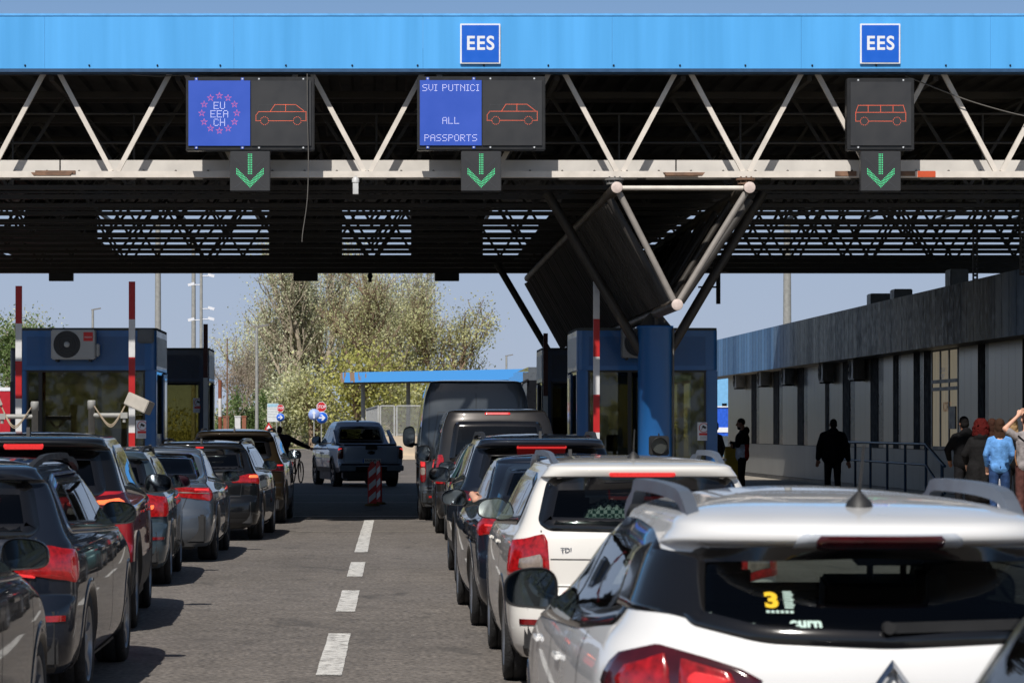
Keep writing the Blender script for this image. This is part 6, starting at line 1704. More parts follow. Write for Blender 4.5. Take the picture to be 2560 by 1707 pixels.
# far blue canopy
d = 200; x0, x1 = PX(852, 206), PX(1380, 192)
t = thing("far_canopy", (x0, 206, 0), "distant light blue canopy with rust streaks at its left end", "canopy")
M_rustblue = mat("rust_streaked_blue", (0.075, 0.34, 0.80), .5, var=.0)
def rusty(m):
    tt = m.node_tree; bs = tt.nodes["Principled BSDF"]; tc = tt.nodes.new("ShaderNodeTexCoord"); mp = tt.nodes.new("ShaderNodeMapping"); mp.inputs["Scale"].default_value = (3, 1, .5); tt.links.new(tc.outputs["Object"], mp.inputs[0])
    n = tt.nodes.new("ShaderNodeTexNoise"); n.inputs["Scale"].default_value = 1.2; tt.links.new(mp.outputs[0], n.inputs["Vector"]); sp_ = tt.nodes.new("ShaderNodeSeparateXYZ"); tt.links.new(tc.outputs["Object"], sp_.inputs[0])
    r = tt.nodes.new("ShaderNodeMapRange"); r.inputs[1].default_value = 2.2; r.inputs[2].default_value = 0.2; r.inputs[3].default_value = -.1; r.inputs[4].default_value = .14; tt.links.new(sp_.outputs["X"], r.inputs[0])
    a = tt.nodes.new("ShaderNodeMath"); a.operation = 'ADD'; tt.links.new(n.outputs[0], a.inputs[0]); tt.links.new(r.outputs[0], a.inputs[1]); g = tt.nodes.new("ShaderNodeMath"); g.operation = 'GREATER_THAN'; g.inputs[1].default_value = .62; tt.links.new(a.outputs[0], g.inputs[0])
    mx = tt.nodes.new("ShaderNodeMix"); mx.data_type = 'RGBA'; tt.links.new(g.outputs[0], mx.inputs[0]); mx.inputs[6].default_value = (.075, .34, .80, 1); mx.inputs[7].default_value = (.30, .20, .14, 1); tt.links.new(mx.outputs[2], bs.inputs["Base Color"])
rusty(M_rustblue)
L = Vector((x1 - x0, 192 - 206, 0)); zz0, zz1 = PZ(956, 206), PZ(931, 206)
b = MB(); b.prism([(0, zz0), (L.x, zz0), (L.x, zz1), (0, zz1)], 0, .3); b.v = [(v[0], v[1] + L.y * v[0] / L.x, v[2]) for v in b.v]; b.build("fascia", M_rustblue, t)
b = MB(); b.prism([(.1, zz0 + .05), (L.x, zz0 + .05), (L.x, zz0 + .2), (.1, zz0 + .2)], .3, 12); b.v = [(v[0], v[1] + L.y * v[0] / L.x, v[2]) for v in b.v]; b.build("roof", M_dark_sheet, t)
for px in (907, 1022):
    b = MB(); xx = PX(px, 204) - x0; b.tube((xx, 1.5, 0), (xx, 1.5, zz0), .16, n=12); b.build("column", M_post, t)
# chain link fence on a concrete wall
M_mesh = mat("fence_wire", srgb(165, 166, 164), .5)
def fence(p0, p1, z0, z1, label, slats=False):
    a, c = Vector(p0), Vector(p1); t = thing("mesh_fence", a, label, "fence", "fence panels on the concrete wall"); dv = c - a; n = int(dv.length / .13)
    b = MB()
    for k in range(-int((z1 - z0) / .13), n):
        for s in (1, -1):
            u0, u1 = (k, k + (z1 - z0) / .13); lo, hi = max(0, u0), min(n, u1)
            if hi <= lo: continue
            f = lambda u: (u - u0) * .13 if s > 0 else (z1 - z0) - (u - u0) * .13
            b.tube(dv * (lo / n) + Vector((0, 0, z0 + f(lo))), dv * (hi / n) + Vector((0, 0, z0 + f(hi))), 0.012, n=4, cap=False)
    b.build("wire_mesh", M_mesh, t)
    b = MB(); b.bar(Vector((0, 0, z0)), dv + Vector((0, 0, z0)), .06); b.build("rail", M_mesh, t); b = MB(); b.bar(Vector((0, 0, z1)), dv + Vector((0, 0, z1)), .07); b.build("rail", M_mesh, t)
    for k in (0, 1):
        b = MB(); b.bar(dv * k + Vector((0, 0, z0 - .1)), dv * k + Vector((0, 0, z1)), .09); b.build("post", M_mesh, t)
dF = 150
fz0, fz1 = PZ(1086, dF), PZ(1014, dF)
fence((PX(916, 176), 176, 0), (PX(946, dF + 1), dF + 1, 0), fz0, fz1, "mesh fence panel running away from the camera, left of the others")
fence((PX(951, dF), dF, 0), (PX(986, dF), dF, 0), fz0, fz1, "narrow mesh fence panel behind the pickup truck's right side")
fence((PX(992, dF), dF, 0), (PX(1062, dF), dF, 0), fz0, fz1, "wide mesh fence panel left of the tall grey van")
b = MB(); b.b2(PX(900, dF), PX(1100, dF), dF - .2, dF + .2, 0, fz0 - .08); b.b2(PX(900, dF), PX(1100, dF), dF - .35, dF + .35, 0, .25)
tag(b.build("concrete_barrier", mat("pale_concrete", srgb(196, 180, 158), .85, var=.12, scale=1.5, bump=.2), bevel=.02), "pale concrete barrier under the mesh fence", "barrier")  # paler, warmer concrete than the booth islands
# guard rail
b = MB(); z = .78
for k, dzz in enumerate((0, .16)):
    b.b2(PX(690, 300), PX(880, 300), 299.9, 300, z + dzz * 1.2, z + .13 + dzz * 1.2)
gr = thing("guard_rail", (0, 0, 0), "grey steel guard rail before the trees left of the pickup", "guard rail"); b.build("rail", M_post, gr)
for px in range(700, 880, 22):
    b = MB(); b.b2(PX(px, 300) - .06, PX(px, 300) + .06, 300.02, 300.15, 0, 1.1); b.build("post", M_post, gr)
# red lorry, far left
t = thing("lorry_trailer", (PX(10, 92), 92, 0), "red box trailer with white roof edge at the left edge, beyond the booth", "trailer"); 
b = MB(); b.b2(-3, (35 - 10) * 92 / FPX + .6, 0, 2.5, .9, PZ(968, 92) - .12); b.build("box_body", mat("trailer_red", srgb(176, 24, 40), .45, var=.05), t)
b = MB(); b.b2(-3.02, (35 - 10) * 92 / FPX + .62, -.02, 2.52, PZ(968, 92) - .118, PZ(968, 92)); b.build("roof_edge", M_signwhite, t)
for x in (-2.2, -.4):
    b = MB(); b.lathe([(0, .48), (.25, .48), (.25, .0)], (x, .1, .48), 20, axis='y'); b.lathe([(0, .48), (0, .0)], (x, .1, .48), 20, axis='y'); b.build("wheel", mat("tyre_far", (.02, .02, .02), .8), t)
# coach waiting beyond the right booths
t = thing("coach", (PX(1308, 95) + 1.25, 95, 0), "grey coach with dark window and black hanging mirror beyond the right booths", "bus")
b = MB(); b.b2(-1.25, 1.25, 0, 11, .35, 3.75); b.build("body", mat("coach_grey", srgb(88, 94, 102), .3, coat=1.0), t, bevel=.18)
b = MB(); b.b2(-1.12, 1.12, -.03, .05, 1.4, 3.3); b.build("windscreen", M_dwin, t, bevel=.01)
b = MB(); b.b2(-1.26, -1.2, .8, 10.5, 1.9, 3.1); b.build("side_window", M_dwin, t)
b = MB(); b.path([Vector((-1.1, -.05, 3.3)), Vector((-1.3, -.4, 3.2)), Vector((-1.45, -.5, 2.8))], .05); b.box((-1.47, -.5, 2.45), (.26, .14, .6)); b.build("mirror", M_black, t)
for x in (-1.0, 1.0):
    b = MB(); b.lathe([(-.15, 0), (-.15, .5), (.15, .5), (.15, 0)], (x, 2.4, .5), 20); b.build("wheel", mat("tyre_far", (.02, .02, .02), .8), t)
d = 140; t = thing("skip_container", (PX(1310, d), d, 0), "green container with white lid seen between the van and the right booth", "container"); b = MB(); b.b2(-.32, .32, 0, 1.2, 1.2, PZ(1004, d)); b.build("body", mat("container_green", srgb(30, 150, 100), .5), t); b = MB(); b.b2(-.3, .3, 0, 1.2, PZ(1004, d), PZ(996, d)); b.build("lid", M_signwhite, t); b = MB(); b.b2(-.28, .28, .1, 1.1, 0, 1.2); b.build("base", M_black, t)
# blue lorry and yellow bin in the gap beside the station
d = 125; t = thing("blue_lorry", (PX(1806, d), d, 0), "blue lorry with netted cargo seen in the gap beside the station wall", "lorry")
b = MB(); b.b2(-.9, .9, 0, 6, 1.35, PZ(1018, d)); b.build("cargo_box", mat("lorry_blue", srgb(36, 90, 205), .45, var=.2, scale=9), t); b = MB(); b.b2(-.95, .95, -.05, 6, PZ(1018, d), PZ(1015, d)); b.build("top_rail", M_signwhite, t)
b = MB(); b.b2(-.85, .85, -.1, 6, .6, 1.33); b.build("frame", mat("chassis_grey", srgb(70, 78, 86), .5), t)
b = MB(); b.b2(-.25, .25, -.03, -.001, 1.5, 1.72); b.build("number_plate", M_signwhite, t)
for x in (-.7, .7):
    b = MB(); b.lathe([(-.15, 0), (-.15, .5), (.15, .5), (.15, 0)], (x, 1, .5), 20); b.build("wheel", mat("tyre_far", (.02, .02, .02), .8), t)
d = 140; t = thing("container_cabin", (PX(1800, d), d, 0), "light blue cabin under the far end of the station fascia", "cabin"); b = MB(); b.b2(-1.2, .48, 0, 3, .3, PZ(935, d)); b.build("wall", mat("cabin_blue", srgb(120, 180, 225), .5, var=.08), t); b = MB(); b.b2(-1.25, .52, -.05, 3.05, PZ(935, d), PZ(930, d)); b.build("roof", M_grey_steel, t); b = MB(); b.b2(.10, .34, -.02, .02, PZ(1050, d), PZ(1008, d)); b.build("window", M_dwin, t)
d = 76; c = P(1829, 1140, d); t = thing("waste_bin", (c.x, d, .1), "yellow bin standing behind the man in the white and red jacket", "bin"); b = MB(); b.prism([(-.17, 0), (.17, 0), (.2, c.z + .1), (-.2, c.z + .1)], -.2, .2); b.build("bin_body", mat("bin_yellow", srgb(220, 178, 40), .5), t, bevel=.02); b = MB(); b.b2(-.21, .21, -.21, .21, c.z + .1, c.z + .16); b.build("lid", mat("bin_yellow", srgb(220, 178, 40), .5), t, bevel=.02)
# ------------------------------------------------------------------ people
M_skin = mat("skin", srgb(206, 158, 134), .55, var=.08, scale=12)
M_skin_d = mat("skin_tanned", srgb(150, 104, 82), .55, var=.08, scale=12)
def cloth(name, col, **k): return mat("cloth_" + name, col, .85, spec=.12, var=k.pop('var', .25), scale=k.pop('scale', 14), bump=k.pop('bump', .9), bscale=k.pop('bscale', 15), **k)
def capsule(b, a, ra, c, rc, n=12, sx=1.0):
    """closed tapered capsule from a to c"""
    a, c = Vector(a), Vector(c); z = (c - a)
    L = z.length; z = z.normalized() if L > 1e-6 else Vector((0, 0, 1)); x = z.orthogonal().normalized()
    if abs(z.z) > .5: x = (Vector((1, 0, 0)) - z * z.x).normalized()
    y = z.cross(x); vs = []; prof = []
    for k in range(6): t = math.pi / 2 * k / 5; prof.append((-ra * math.cos(t), ra * math.sin(t)))
    for k in range(6): t = math.pi / 2 * k / 5; prof.append((L + rc * math.sin(t), rc * math.cos(t)))
    prof[0] = (prof[0][0], .0005); prof[-1] = (prof[-1][0], .0005)
    for t, r in prof:
        for i in range(n):
            q = 2 * math.pi * i / n; vs.append(a + z * t + x * (r * math.cos(q) * sx) + y * (r * math.sin(q)))
    m = len(prof)
    b.add(vs, [(j * n + i, j * n + (i + 1) % n, (j + 1) * n + (i + 1) % n, (j + 1) * n + i) for j in range(m - 1) for i in range(n)] + [tuple(range(n))[::-1], tuple(range((m - 1) * n, m * n))], 0, True)
def ell(b, c, r):
    b.ball(c, 1.0, 14, 10, sc=r)
def fuse(b, name, m, parent, voxel=.014, smooth=4, matf=None, mats=None):
    """melt the pieces of b into one continuous skin"""
    o = b.build(name, mats or m, None, recalc=True)
    md = o.modifiers.new("melt", 'REMESH'); md.mode = 'VOXEL'; md.voxel_size = voxel; md.use_smooth_shade = True
    sm = o.modifiers.new("soften", 'SMOOTH'); sm.iterations = smooth; sm.factor = .5
    dg = bpy.context.evaluated_depsgraph_get(); me = bpy.data.meshes.new_from_object(o.evaluated_get(dg))
    me.name = name; old = o.data; o.modifiers.clear(); o.data = me; bpy.data.meshes.remove(old)
    if not me.materials:
        for q in (mats or [m]): me.materials.append(q)
    if matf: 
        for p in me.polygons: p.material_index = matf(p.center)
    else:
        for p in me.polygons: p.material_index = 0
    for p in me.polygons: p.use_smooth = True
    o.parent = parent
    return o
def hand(b, w, dirv, side, curl=.3, s=1.0):
    """palm, four bent fingers and a thumb starting at wrist w, pointing along dirv"""
    w = Vector(w); d = Vector(dirv).normalized(); x = d.cross(Vector((0, 1, 0))); x = x.normalized() if x.length > .1 else Vector((1, 0, 0)); nrm = d.cross(x).normalized()
    pm = w + d * .085 * s; capsule(b, w, .024 * s, pm, .028 * s, sx=1.35)
    for k, ln in enumerate((.068, .078, .072, .056)):
        r0 = pm + x * ((k - 1.5) * .021 * s) + d * .012
        k1 = r0 + (d * math.cos(curl) + nrm * math.sin(curl)) * ln * .55 * s; k2 = k1 + (d * math.cos(curl * 2.2) + nrm * math.sin(curl * 2.2)) * ln * .5 * s
        capsule(b, r0, .0105 * s, k1, .0095 * s, 8); capsule(b, k1, .0095 * s, k2, .0085 * s, 8)
    t0 = w + d * .03 * s - x * side * .026 * s; t1 = t0 + (d * .7 - x * side * .7) * .04 * s; capsule(b, t0, .013 * s, t1, .011 * s, 8); capsule(b, t1, .011 * s, t1 + d * .032 * s, .0095 * s, 8)

def person(loc, rz, label, J=None, H=1.76, skin=None, top=None, top_mats=None, top_matf=None, legs=None, shoes=None, hair=None, sleeves='long', coat_len=None, bulk=1.0, group=None, seated=False, head_turn=0.0, extra=None, female=False, hood=False, head_tilt=0.0):
    """local frame: +y is where the person faces, z up"""
    k = H / 1.76; sk = skin or M_skin
    t = thing("person", loc, label, "person", group, rz)
    sw = (.158 if female else .180); hw = .09
    j = dict(head=(0, .02, 1.635), neck=(0, 0, 1.48), chest=(0, 0, 1.30), waist=(0, 0, 1.08), hip=(0, 0, .94),
             shL=(-sw, 0, 1.395), shR=(sw, 0, 1.395), elL=(-sw - .06, -.03, 1.15), elR=(sw + .06, -.03, 1.15), wrL=(-sw - .07, .05, .90), wrR=(sw + .07, .05, .90),
             hpL=(-hw, 0, .92), hpR=(hw, 0, .92), knL=(-hw - .01, .02, .50), knR=(hw + .01, .02, .50), anL=(-hw - .015, -.01, .09), anR=(hw + .015, -.01, .09))
    if J: j.update(J)
    j = {a: Vector(v) * k for a, v in j.items()}
    b = MB(); hd = j['head']; Rh = Matrix.Rotation(head_turn, 3, 'Z') @ Matrix.Rotation(head_tilt, 3, 'X')
    def hp(x, y, z): return hd + Rh @ Vector((x, y, z)) * k
    n0 = len(b.v); ell(b, hp(0, -.008, .03), (.074 * k, .092 * k, .092 * k)); ell(b, hp(0, .022, -.035), (.058 * k, .068 * k, .078 * k)); capsule(b, hp(0, .05, -.085), .026 * k, hp(0, .06, -.075), .022 * k)
    capsule(b, hp(0, .088, .015), .009 * k, hp(0, .108, -.018), .014 * k, 8)                       # nose
    capsule(b, hp(-.022, .088, -.055), .008 * k, hp(.022, .088, -.055), .008 * k, 8)              # lips
    capsule(b, hp(-.04, .075, .030), .012 * k, hp(.04, .075, .030), .012 * k, 8)                 # brow
    for s in (-1, 1): ell(b, hp(s * .076, -.005, -.005), (.012 * k, .02 * k, .032 * k))
    capsule(b, hp(0, -.02, -.06), .054 * k, j['neck'], .058 * k)
    capsule(b, j['neck'], .06 * k, j['chest'], .13 * k); capsule(b, j['chest'], .125 * k, j['waist'], .115 * k, sx=1.2); capsule(b, j['waist'], .11 * k, j['hip'], .125 * k, sx=1.2)
    for s in 'LR':
        sg = -1 if s == 'L' else 1
        capsule(b, j['neck'] + Vector((0, 0, -.03)), .05 * k, j['sh' + s], .055 * k); capsule(b, j['sh' + s], .052 * k, j['el' + s], .041 * k); capsule(b, j['el' + s], .041 * k, j['wr' + s], .027 * k)
        dv = j['wr' + s] - j['el' + s]; hand(b, j['wr' + s], dv if not j.get('hd' + s) else j['hd' + s], sg, s=k)
        capsule(b, j['hp' + s], .085 * k, j['kn' + s], .058 * k); capsule(b, j['kn' + s], .057 * k, j['an' + s], .036 * k); capsule(b, j['an' + s] + Vector((0, -.03, -.04)), .035 * k, j['an' + s] + Vector((0, .14, -.055)), .03 * k)
    body = fuse(b, "body", sk, t, .011, 2)
    eb = MB()
    for s in (-1, 1): eb.ball(hp(s * .030, .078, .012), .0125 * k, 8, 6)
    eb.build("eyes", mat("eye_dark", (.02, .015, .012), .2), t)
    # clothes
    if top is not None or top_mats:
        b = MB(); q = bulk; zl = coat_len
        capsule(b, j['neck'] + Vector((0, 0, -.05 * k)), .075 * k * q, j['chest'], .148 * k * q, sx=1.08); capsule(b, j['chest'], .145 * k * q, j['waist'], .132 * k * q, sx=1.25); capsule(b, j['waist'], .13 * k * q, j['hip'] + Vector((0, 0, .0)), .140 * k * q, sx=1.28)
        if zl is not None and zl > .7: capsule(b, (-.05 * k, -.01, zl * k), .128 * k * q, (.05 * k, -.01, zl * k), .128 * k * q)
        elif zl is not None:
            for s in (-.07, .07): capsule(b, j['hip'] + Vector((s * k, 0, -.02)), .145 * k * q, (s * 1.2 * k, 0, zl * k), .15 * k * q)
        for s in 'LR':
            capsule(b, j['neck'] + Vector((0, 0, -.035)), .058 * k * q, j['sh' + s], .060 * k * q); capsule(b, j['sh' + s], .060 * k * q, j['el' + s] if sleeves == 'long' else j['sh' + s].lerp(j['el' + s], .62), .056 * k * q if sleeves == 'long' else .064 * k * q)
            if sleeves == 'long': capsule(b, j['el' + s], .055 * k * q, j['el' + s].lerp(j['wr' + s], .93), .041 * k * q)
        if hood: capsule(b, j['neck'] + Vector((-.07, -.07, -.02)), .06 * k, j['neck'] + Vector((.07, -.07, -.02)), .06 * k); ell(b, j['neck'] + Vector((0, -.09, .0)), (.11 * k, .07 * k, .09 * k))
        fuse(b, "coat" if (zl and zl < .7) else ("jacket" if q > 1.05 else "shirt"), top, t, .014, 3, top_matf, top_mats)
    if legs is not None:
        b = MB(); capsule(b, j['waist'].lerp(j['hip'], .5), .125 * k, j['hip'], .135 * k, sx=1.25)
        for s in 'LR': capsule(b, j['hp' + s], .098 * k, j['kn' + s], .074 * k); capsule(b, j['kn' + s], .073 * k, j['an' + s] + Vector((0, 0, .0)), .06 * k)
        fuse(b, "trousers", legs, t, .014, 3)
    b = MB()
    for s in 'LR': capsule(b, j['an' + s] + Vector((0, -.04, -.045)), .046 * k, j['an' + s] + Vector((0, .15, -.055)), .037 * k, sx=1.05)
    fuse(b, "shoes", shoes or cloth("shoe_black", (.015, .015, .016)), t, .012, 2)
    if hair:
        kind, hm = hair; b = MB(); rnd = random.Random(sum(map(ord, label)))
        if kind == 'crop': ell(b, hp(0, -.018, .040), (.078 * k, .092 * k, .090 * k)); ell(b, hp(0, -.045, -.005), (.076 * k, .062 * k, .075 * k))
        elif kind == 'beard_crop': ell(b, hp(0, -.014, .036), (.0765 * k, .0935 * k, .0885 * k)); ell(b, hp(0, .042, -.085), (.052 * k, .048 * k, .045 * k))
        elif kind == 'short': ell(b, hp(0, -.02, .045), (.084 * k, .096 * k, .092 * k)); ell(b, hp(0, -.05, -.01), (.082 * k, .066 * k, .085 * k))
        elif kind == 'long':
            ell(b, hp(0, -.02, .042), (.088 * k, .100 * k, .094 * k)); ell(b, hp(0, -.05, -.02), (.082 * k, .062 * k, .10 * k))
            for q in range(11):
                x = -.075 + q * .015; capsule(b, hp(x, -.060 + abs(x) * .5, .0), .024 * k, hp(x * .98, -.098 + abs(x) * .2, -.33 - rnd.random() * .10), .017 * k, 8)
        elif kind == 'curly':
            for q in range(420):
                th = rnd.uniform(0, 2 * math.pi); zz = rnd.uniform(-.17, .125); rr = (.116 + .022 * (zz < 0)) * math.sqrt(max(.05, 1 - (max(zz, 0) / .135)**2))
                yy = rr * math.sin(th); 
                if yy > .05: yy = .05 * rnd.random()
                ell(b, hp(rr * math.cos(th), yy - .025, zz + .02), (.019 * k,) * 3)
            ell(b, hp(0, -.03, .0), (.108 * k, .092 * k, .132 * k))
        fuse(b, "hair", hm, t, .010, 0 if kind == 'curly' else 1)
    if extra: extra(t, j, k)
    return t
C_black = cloth("black", (.006, .006, .007)); C_blackp = cloth("black_trouser", (.012, .012, .014)); C_white = cloth("white", srgb(205, 208, 220)); C_red = cloth("red", srgb(150, 18, 24))
C_denim = cloth("denim", srgb(44, 66, 104), var=.3); C_shirt = cloth("blue_shirt", srgb(96, 146, 204)); C_grey = cloth("grey_tee", srgb(138, 132, 132)); C_brown = cloth("brown", srgb(84, 54, 50)); C_puff = cloth("puffer", (.012, .0115, .012), scale=6); C_plaid = cloth("plaid", srgb(80, 84, 92), var=.7, scale=30)
H_black = cloth("hair_black", (.008, .007, .007), scale=40); H_red = cloth("hair_red", srgb(72, 17, 15), scale=40); H_brown = cloth("hair_brown", srgb(60, 42, 32), scale=40); H_blond = cloth("hair_blond", srgb(176, 144, 104), scale=40); H_darkbrown = cloth("hair_dark_brown", srgb(60, 38, 30), scale=40)
GP = "people waiting by the station"
# man with crossed arms, seen from the side, facing left
def jm(c): return 0 if (c.z > 1.21 or c.y > .17 or (abs(c.x) > .21 and c.z > 1.10)) else (2 if c.y < -.055 else 1)
d = 62.0
person((PX(1856, d), d, .1), R(82), "bearded man with crossed arms in black, white and red jacket", dict(elL=(-.25, .10, 1.17), wrL=(.06, .24, 1.21), elR=(.25, .10, 1.15), wrR=(-.07, .22, 1.14), hdL=(1, .15, 0), hdR=(-1, .1, 0), head=(0, .035, 1.625)), 1.80, M_skin_d, None, [C_black, C_white, C_red], jm, C_blackp, None, ('beard_crop', H_black), bulk=1.1, group=GP, hood=True, head_tilt=R(-8))
# man walking away, dark silhouette
d = 60.0
person((PX(2082, d), d, .1), R(0), "man in black jacket walking away along the station wall", dict(elL=(-.285, -.03, 1.15), wrL=(-.315, -.01, .90), elR=(.285, -.03, 1.15), wrR=(.33, .0, .87), head=(.02, .05, 1.62), shL=(-.20, 0, 1.39), shR=(.20, 0, 1.39), knL=(-.10, .06, .5), anL=(-.10, .06, .09), anR=(.10, -.12, .09)), 1.78, M_skin_d, C_black, None, None, C_blackp, None, ('crop', H_black), bulk=1.38, group=GP, hood=True)
# the group on the right
d = 50.0
person((PX(2410, d), d, .1), R(18), "dark haired man in black hooded jacket facing the station door", dict(elL=(-.27, .10, 1.17), wrL=(-.16, .24, 1.0)), 1.77, M_skin_d, C_black, None, None, C_blackp, None, ('short', H_black), bulk=1.15, group=GP, hood=True)
def puff(t, j, k):
    b = MB()
    for q in range(7):
        z = .42 + q * .125; n = 24; b.path([(.235 * math.cos(2 * math.pi * a / n), .185 * math.sin(2 * math.pi * a / n), z) for a in range(n + 1)], .006, 5)
    b.build("quilt_seam", C_black, t)
d = 47.6
person((PX(2452, d), d, .1), R(-4), "woman with curly red hair in long black quilted coat", dict(elL=(-.27, .05, 1.16), wrL=(-.22, .2, 1.0), elR=(.27, .05, 1.16), wrR=(.22, .2, 1.0)), 1.70, M_skin, C_puff, None, None, C_blackp, None, ('curly', H_red), coat_len=.45, bulk=1.22, group=GP, female=True, hood=True)
d = 46.9
person((PX(2499, d), d, .1), R(-6), "woman with long brown hair in light blue shirt and jeans", dict(elL=(-.235, -.02, 1.15), wrL=(-.20, .12, .95), elR=(.225, .0, 1.15), wrR=(.17, .16, 1.0)), 1.72, M_skin, C_shirt, None, None, C_denim, None, ('long', H_brown), coat_len=.93, bulk=.96, group=GP, female=True)
d = 49.0
def band(t, j, k):
    b = MB(); n = 20; b.path([(.090 * k * math.cos(math.pi * a / n), .01, (1.655 + .094 * math.sin(math.pi * a / n)) * k) for a in range(n + 1)], .008, 6); b.build("hair_band", C_white, t)
person((PX(2480, d), d, .1), R(-14), "woman in white trousers with pale hair band, half hidden behind the blue shirt", dict(elL=(-.24, -.02, 1.15), wrL=(-.26, .02, .92)), 1.73, M_skin, C_white, None, None, C_white, None, ('long', H_darkbrown), group=GP, female=True, extra=band)
d = 49.6
person((PX(2532, d), d, .1), R(4), "blonde woman standing behind the man in the grey T-shirt", None, 1.74, M_skin, C_black, None, None, C_blackp, None, ('long', H_blond), group=GP, female=True)
def strap(t, j, k):
    b = MB(); b.path(catmull([Vector((-.17, -.06, 1.44)), Vector((-.05, -.155, 1.30)), Vector((.10, -.165, 1.12)), Vector((.2, -.08, .98))], 6), .013, 6); b.build("bag_strap", C_black, t)
    b = MB(); b.path(catmull([Vector((-.20, -.03, 1.2)), Vector((-.215, -.05, 1.08)), Vector((-.19, -.06, .95))], 5), .012, 6); b.build("bag_cord", cloth("tan", srgb(140, 100, 70)), t)
d = 46.3
person((PX(2566, d), d, .1), R(10), "man in grey T-shirt and brown trousers holding his head with one hand", dict(elL=(-.36, .02, 1.52), wrL=(-.14, .03, 1.72), hdL=(.7, .1, .75), head=(.0, .02, 1.66)), 1.80, M_skin, C_grey, None, None, C_brown, None, ('crop', H_darkbrown), sleeves='short', coat_len=.93, group=GP, extra=strap)
d = 64.5
person((PX(1787, d), d, .1), R(40), "person in patterned shirt almost hidden behind the right blue booth", dict(elR=(.26, -.03, 1.14), wrR=(.28, .06, .92)), 1.72, M_skin_d, C_plaid, None, None, C_denim, None, ('short', H_black), group=GP)
# person with a bicycle beside the pickup
d = 84.0
person((PX(703, d), d, 0), R(-12), "person in black reaching over a bicycle beside the pickup truck", dict(elR=(.50, .18, 1.22), wrR=(.80, .30, 1.08), hdR=(1, .1, -.2), shR=(.19, .05, 1.40), elL=(-.26, .08, 1.18), wrL=(-.10, .25, 1.10), head=(-.06, .06, 1.60), neck=(-.03, .02, 1.46), chest=(.04, .02, 1.28)), 1.76, M_skin_d, C_black, None, None, C_blackp, None, ('short', H_black), bulk=1.42)
d = 84.6; t = thing("bicycle", (PX(742, d), d, 0), "bicycle with wire basket and red reflector beside the pickup truck", "bicycle", None, R(78))
def ring_(b, c, r, w): n = 26; b.path([(c[0] + r * math.cos(2 * math.pi * q / n), c[1], c[2] + r * math.sin(2 * math.pi * q / n)) for q in range(n + 1)], w, 6)
for x in (-.52, .52):
    b = MB(); ring_(b, (x, 0, .34), .32, .02); 
    for q in range(8): b.tube((x, 0, .34), (x + .32 * math.cos(q * .785), 0, .34 + .32 * math.sin(q * .785)), .003, n=4)
    b.build("wheel", M_tyre, t)
b = MB(); b.path([(-.52, 0, .34), (-.1, 0, .3), (.35, 0, .78), (-.22, 0, .78), (-.1, 0, .3)], .017); b.path([(-.52, 0, .34), (-.22, 0, .78), (-.25, 0, .92)], .013); b.path([(.52, 0, .34), (.35, 0, .78), (.32, 0, 1.0)], .016); b.build("frame", C_black, t)
b = MB(); b.ball((-.25, 0, .95), .1, sc=(1.3, .8, .4)); b.build("saddle", C_black, t)
b = MB(); b.path([(.28, -.3, 1.0), (.34, 0, 1.03), (.28, .3, 1.0)], .014); b.build("handlebar", M_grey_steel, t)
b = MB()
for z in (.72, .8, .88, .96):
    s = .15 + (z - .72) * .18; b.path([(-.55 - s, -s, z), (-.55 + s, -s, z), (-.55 + s, s, z), (-.55 - s, s, z), (-.55 - s, -s, z)], .0035, 5)
for q in range(6):
    y = -.15 + q * .06; b.tube((-.70, y, .72), (-.745, y * 1.25, .96), .003, n=4)
b.build("basket", M_black, t)
b = MB(); b.b2(-.72, -.69, -.05, .05, .55, .66); b.build("reflector", M_lens_lit, t)
# driver with an arm on the window sill of the dark saloon
person((1.235, 24.75, .10), R(0), "driver of the dark blue saloon resting a bare arm on the window sill", dict(hip=(0, 0, .42), waist=(0, -.05, .58), chest=(0, -.1, .80), neck=(0, -.12, .98), head=(0, -.1, 1.13), shL=(-.19, -.1, .93), shR=(.19, -.1, .93), elL=(-.38, .02, .92), wrL=(-.415, .24, .97), hdL=(.25, .9, -.35), elR=(.22, .1, .74), wrR=(.1, .35, .80), hpL=(-.09, 0, .40), hpR=(.09, 0, .40), knL=(-.12, .42, .48), knR=(.12, .42, .48), anL=(-.12, .72, .22), anR=(.12, .72, .22)), 1.76, M_skin, C_black, None, None, C_denim, None, ('short', H_black), sleeves='short')

# ------------------------------------------------------------------ trees and undergrowth
def leafmat(name, col, var=.5):
    m = mat(name, col, .6, var=var, scale=.55); t = m.node_tree; bs = t.nodes["Principled BSDF"]; out = [n for n in t.nodes if n.type == 'OUTPUT_MATERIAL'][0]
    tl = t.nodes.new("ShaderNodeBsdfTranslucent"); lk = bs.inputs["Base Color"].links[0].from_socket; t.links.new(lk, tl.inputs[0])
    mx = t.nodes.new("ShaderNodeMixShader"); mx.inputs[0].default_value = .4; t.links.new(bs.outputs[0], mx.inputs[1]); t.links.new(tl.outputs[0], mx.inputs[2]); t.links.new(mx.outputs[0], out.inputs[0])
    return m
M_bark = mat("bark_grey", srgb(158, 146, 130), .9, var=.3, scale=3); M_bark_d = mat("bark_dark", srgb(132, 110, 94), .9, var=.3, scale=3)
L_pale = leafmat("leaf_pale_green", (.60, .62, .42)); L_olive = leafmat("leaf_olive", (.52, .52, .28)); L_yel = leafmat("leaf_yellow_green", (.48, .47, .14)); L_green = leafmat("leaf_green", (.15, .22, .07)); L_pink = leafmat("leaf_buds", (.36, .30, .24)); L_brown = leafmat("leaf_brown", (.46, .41, .29))
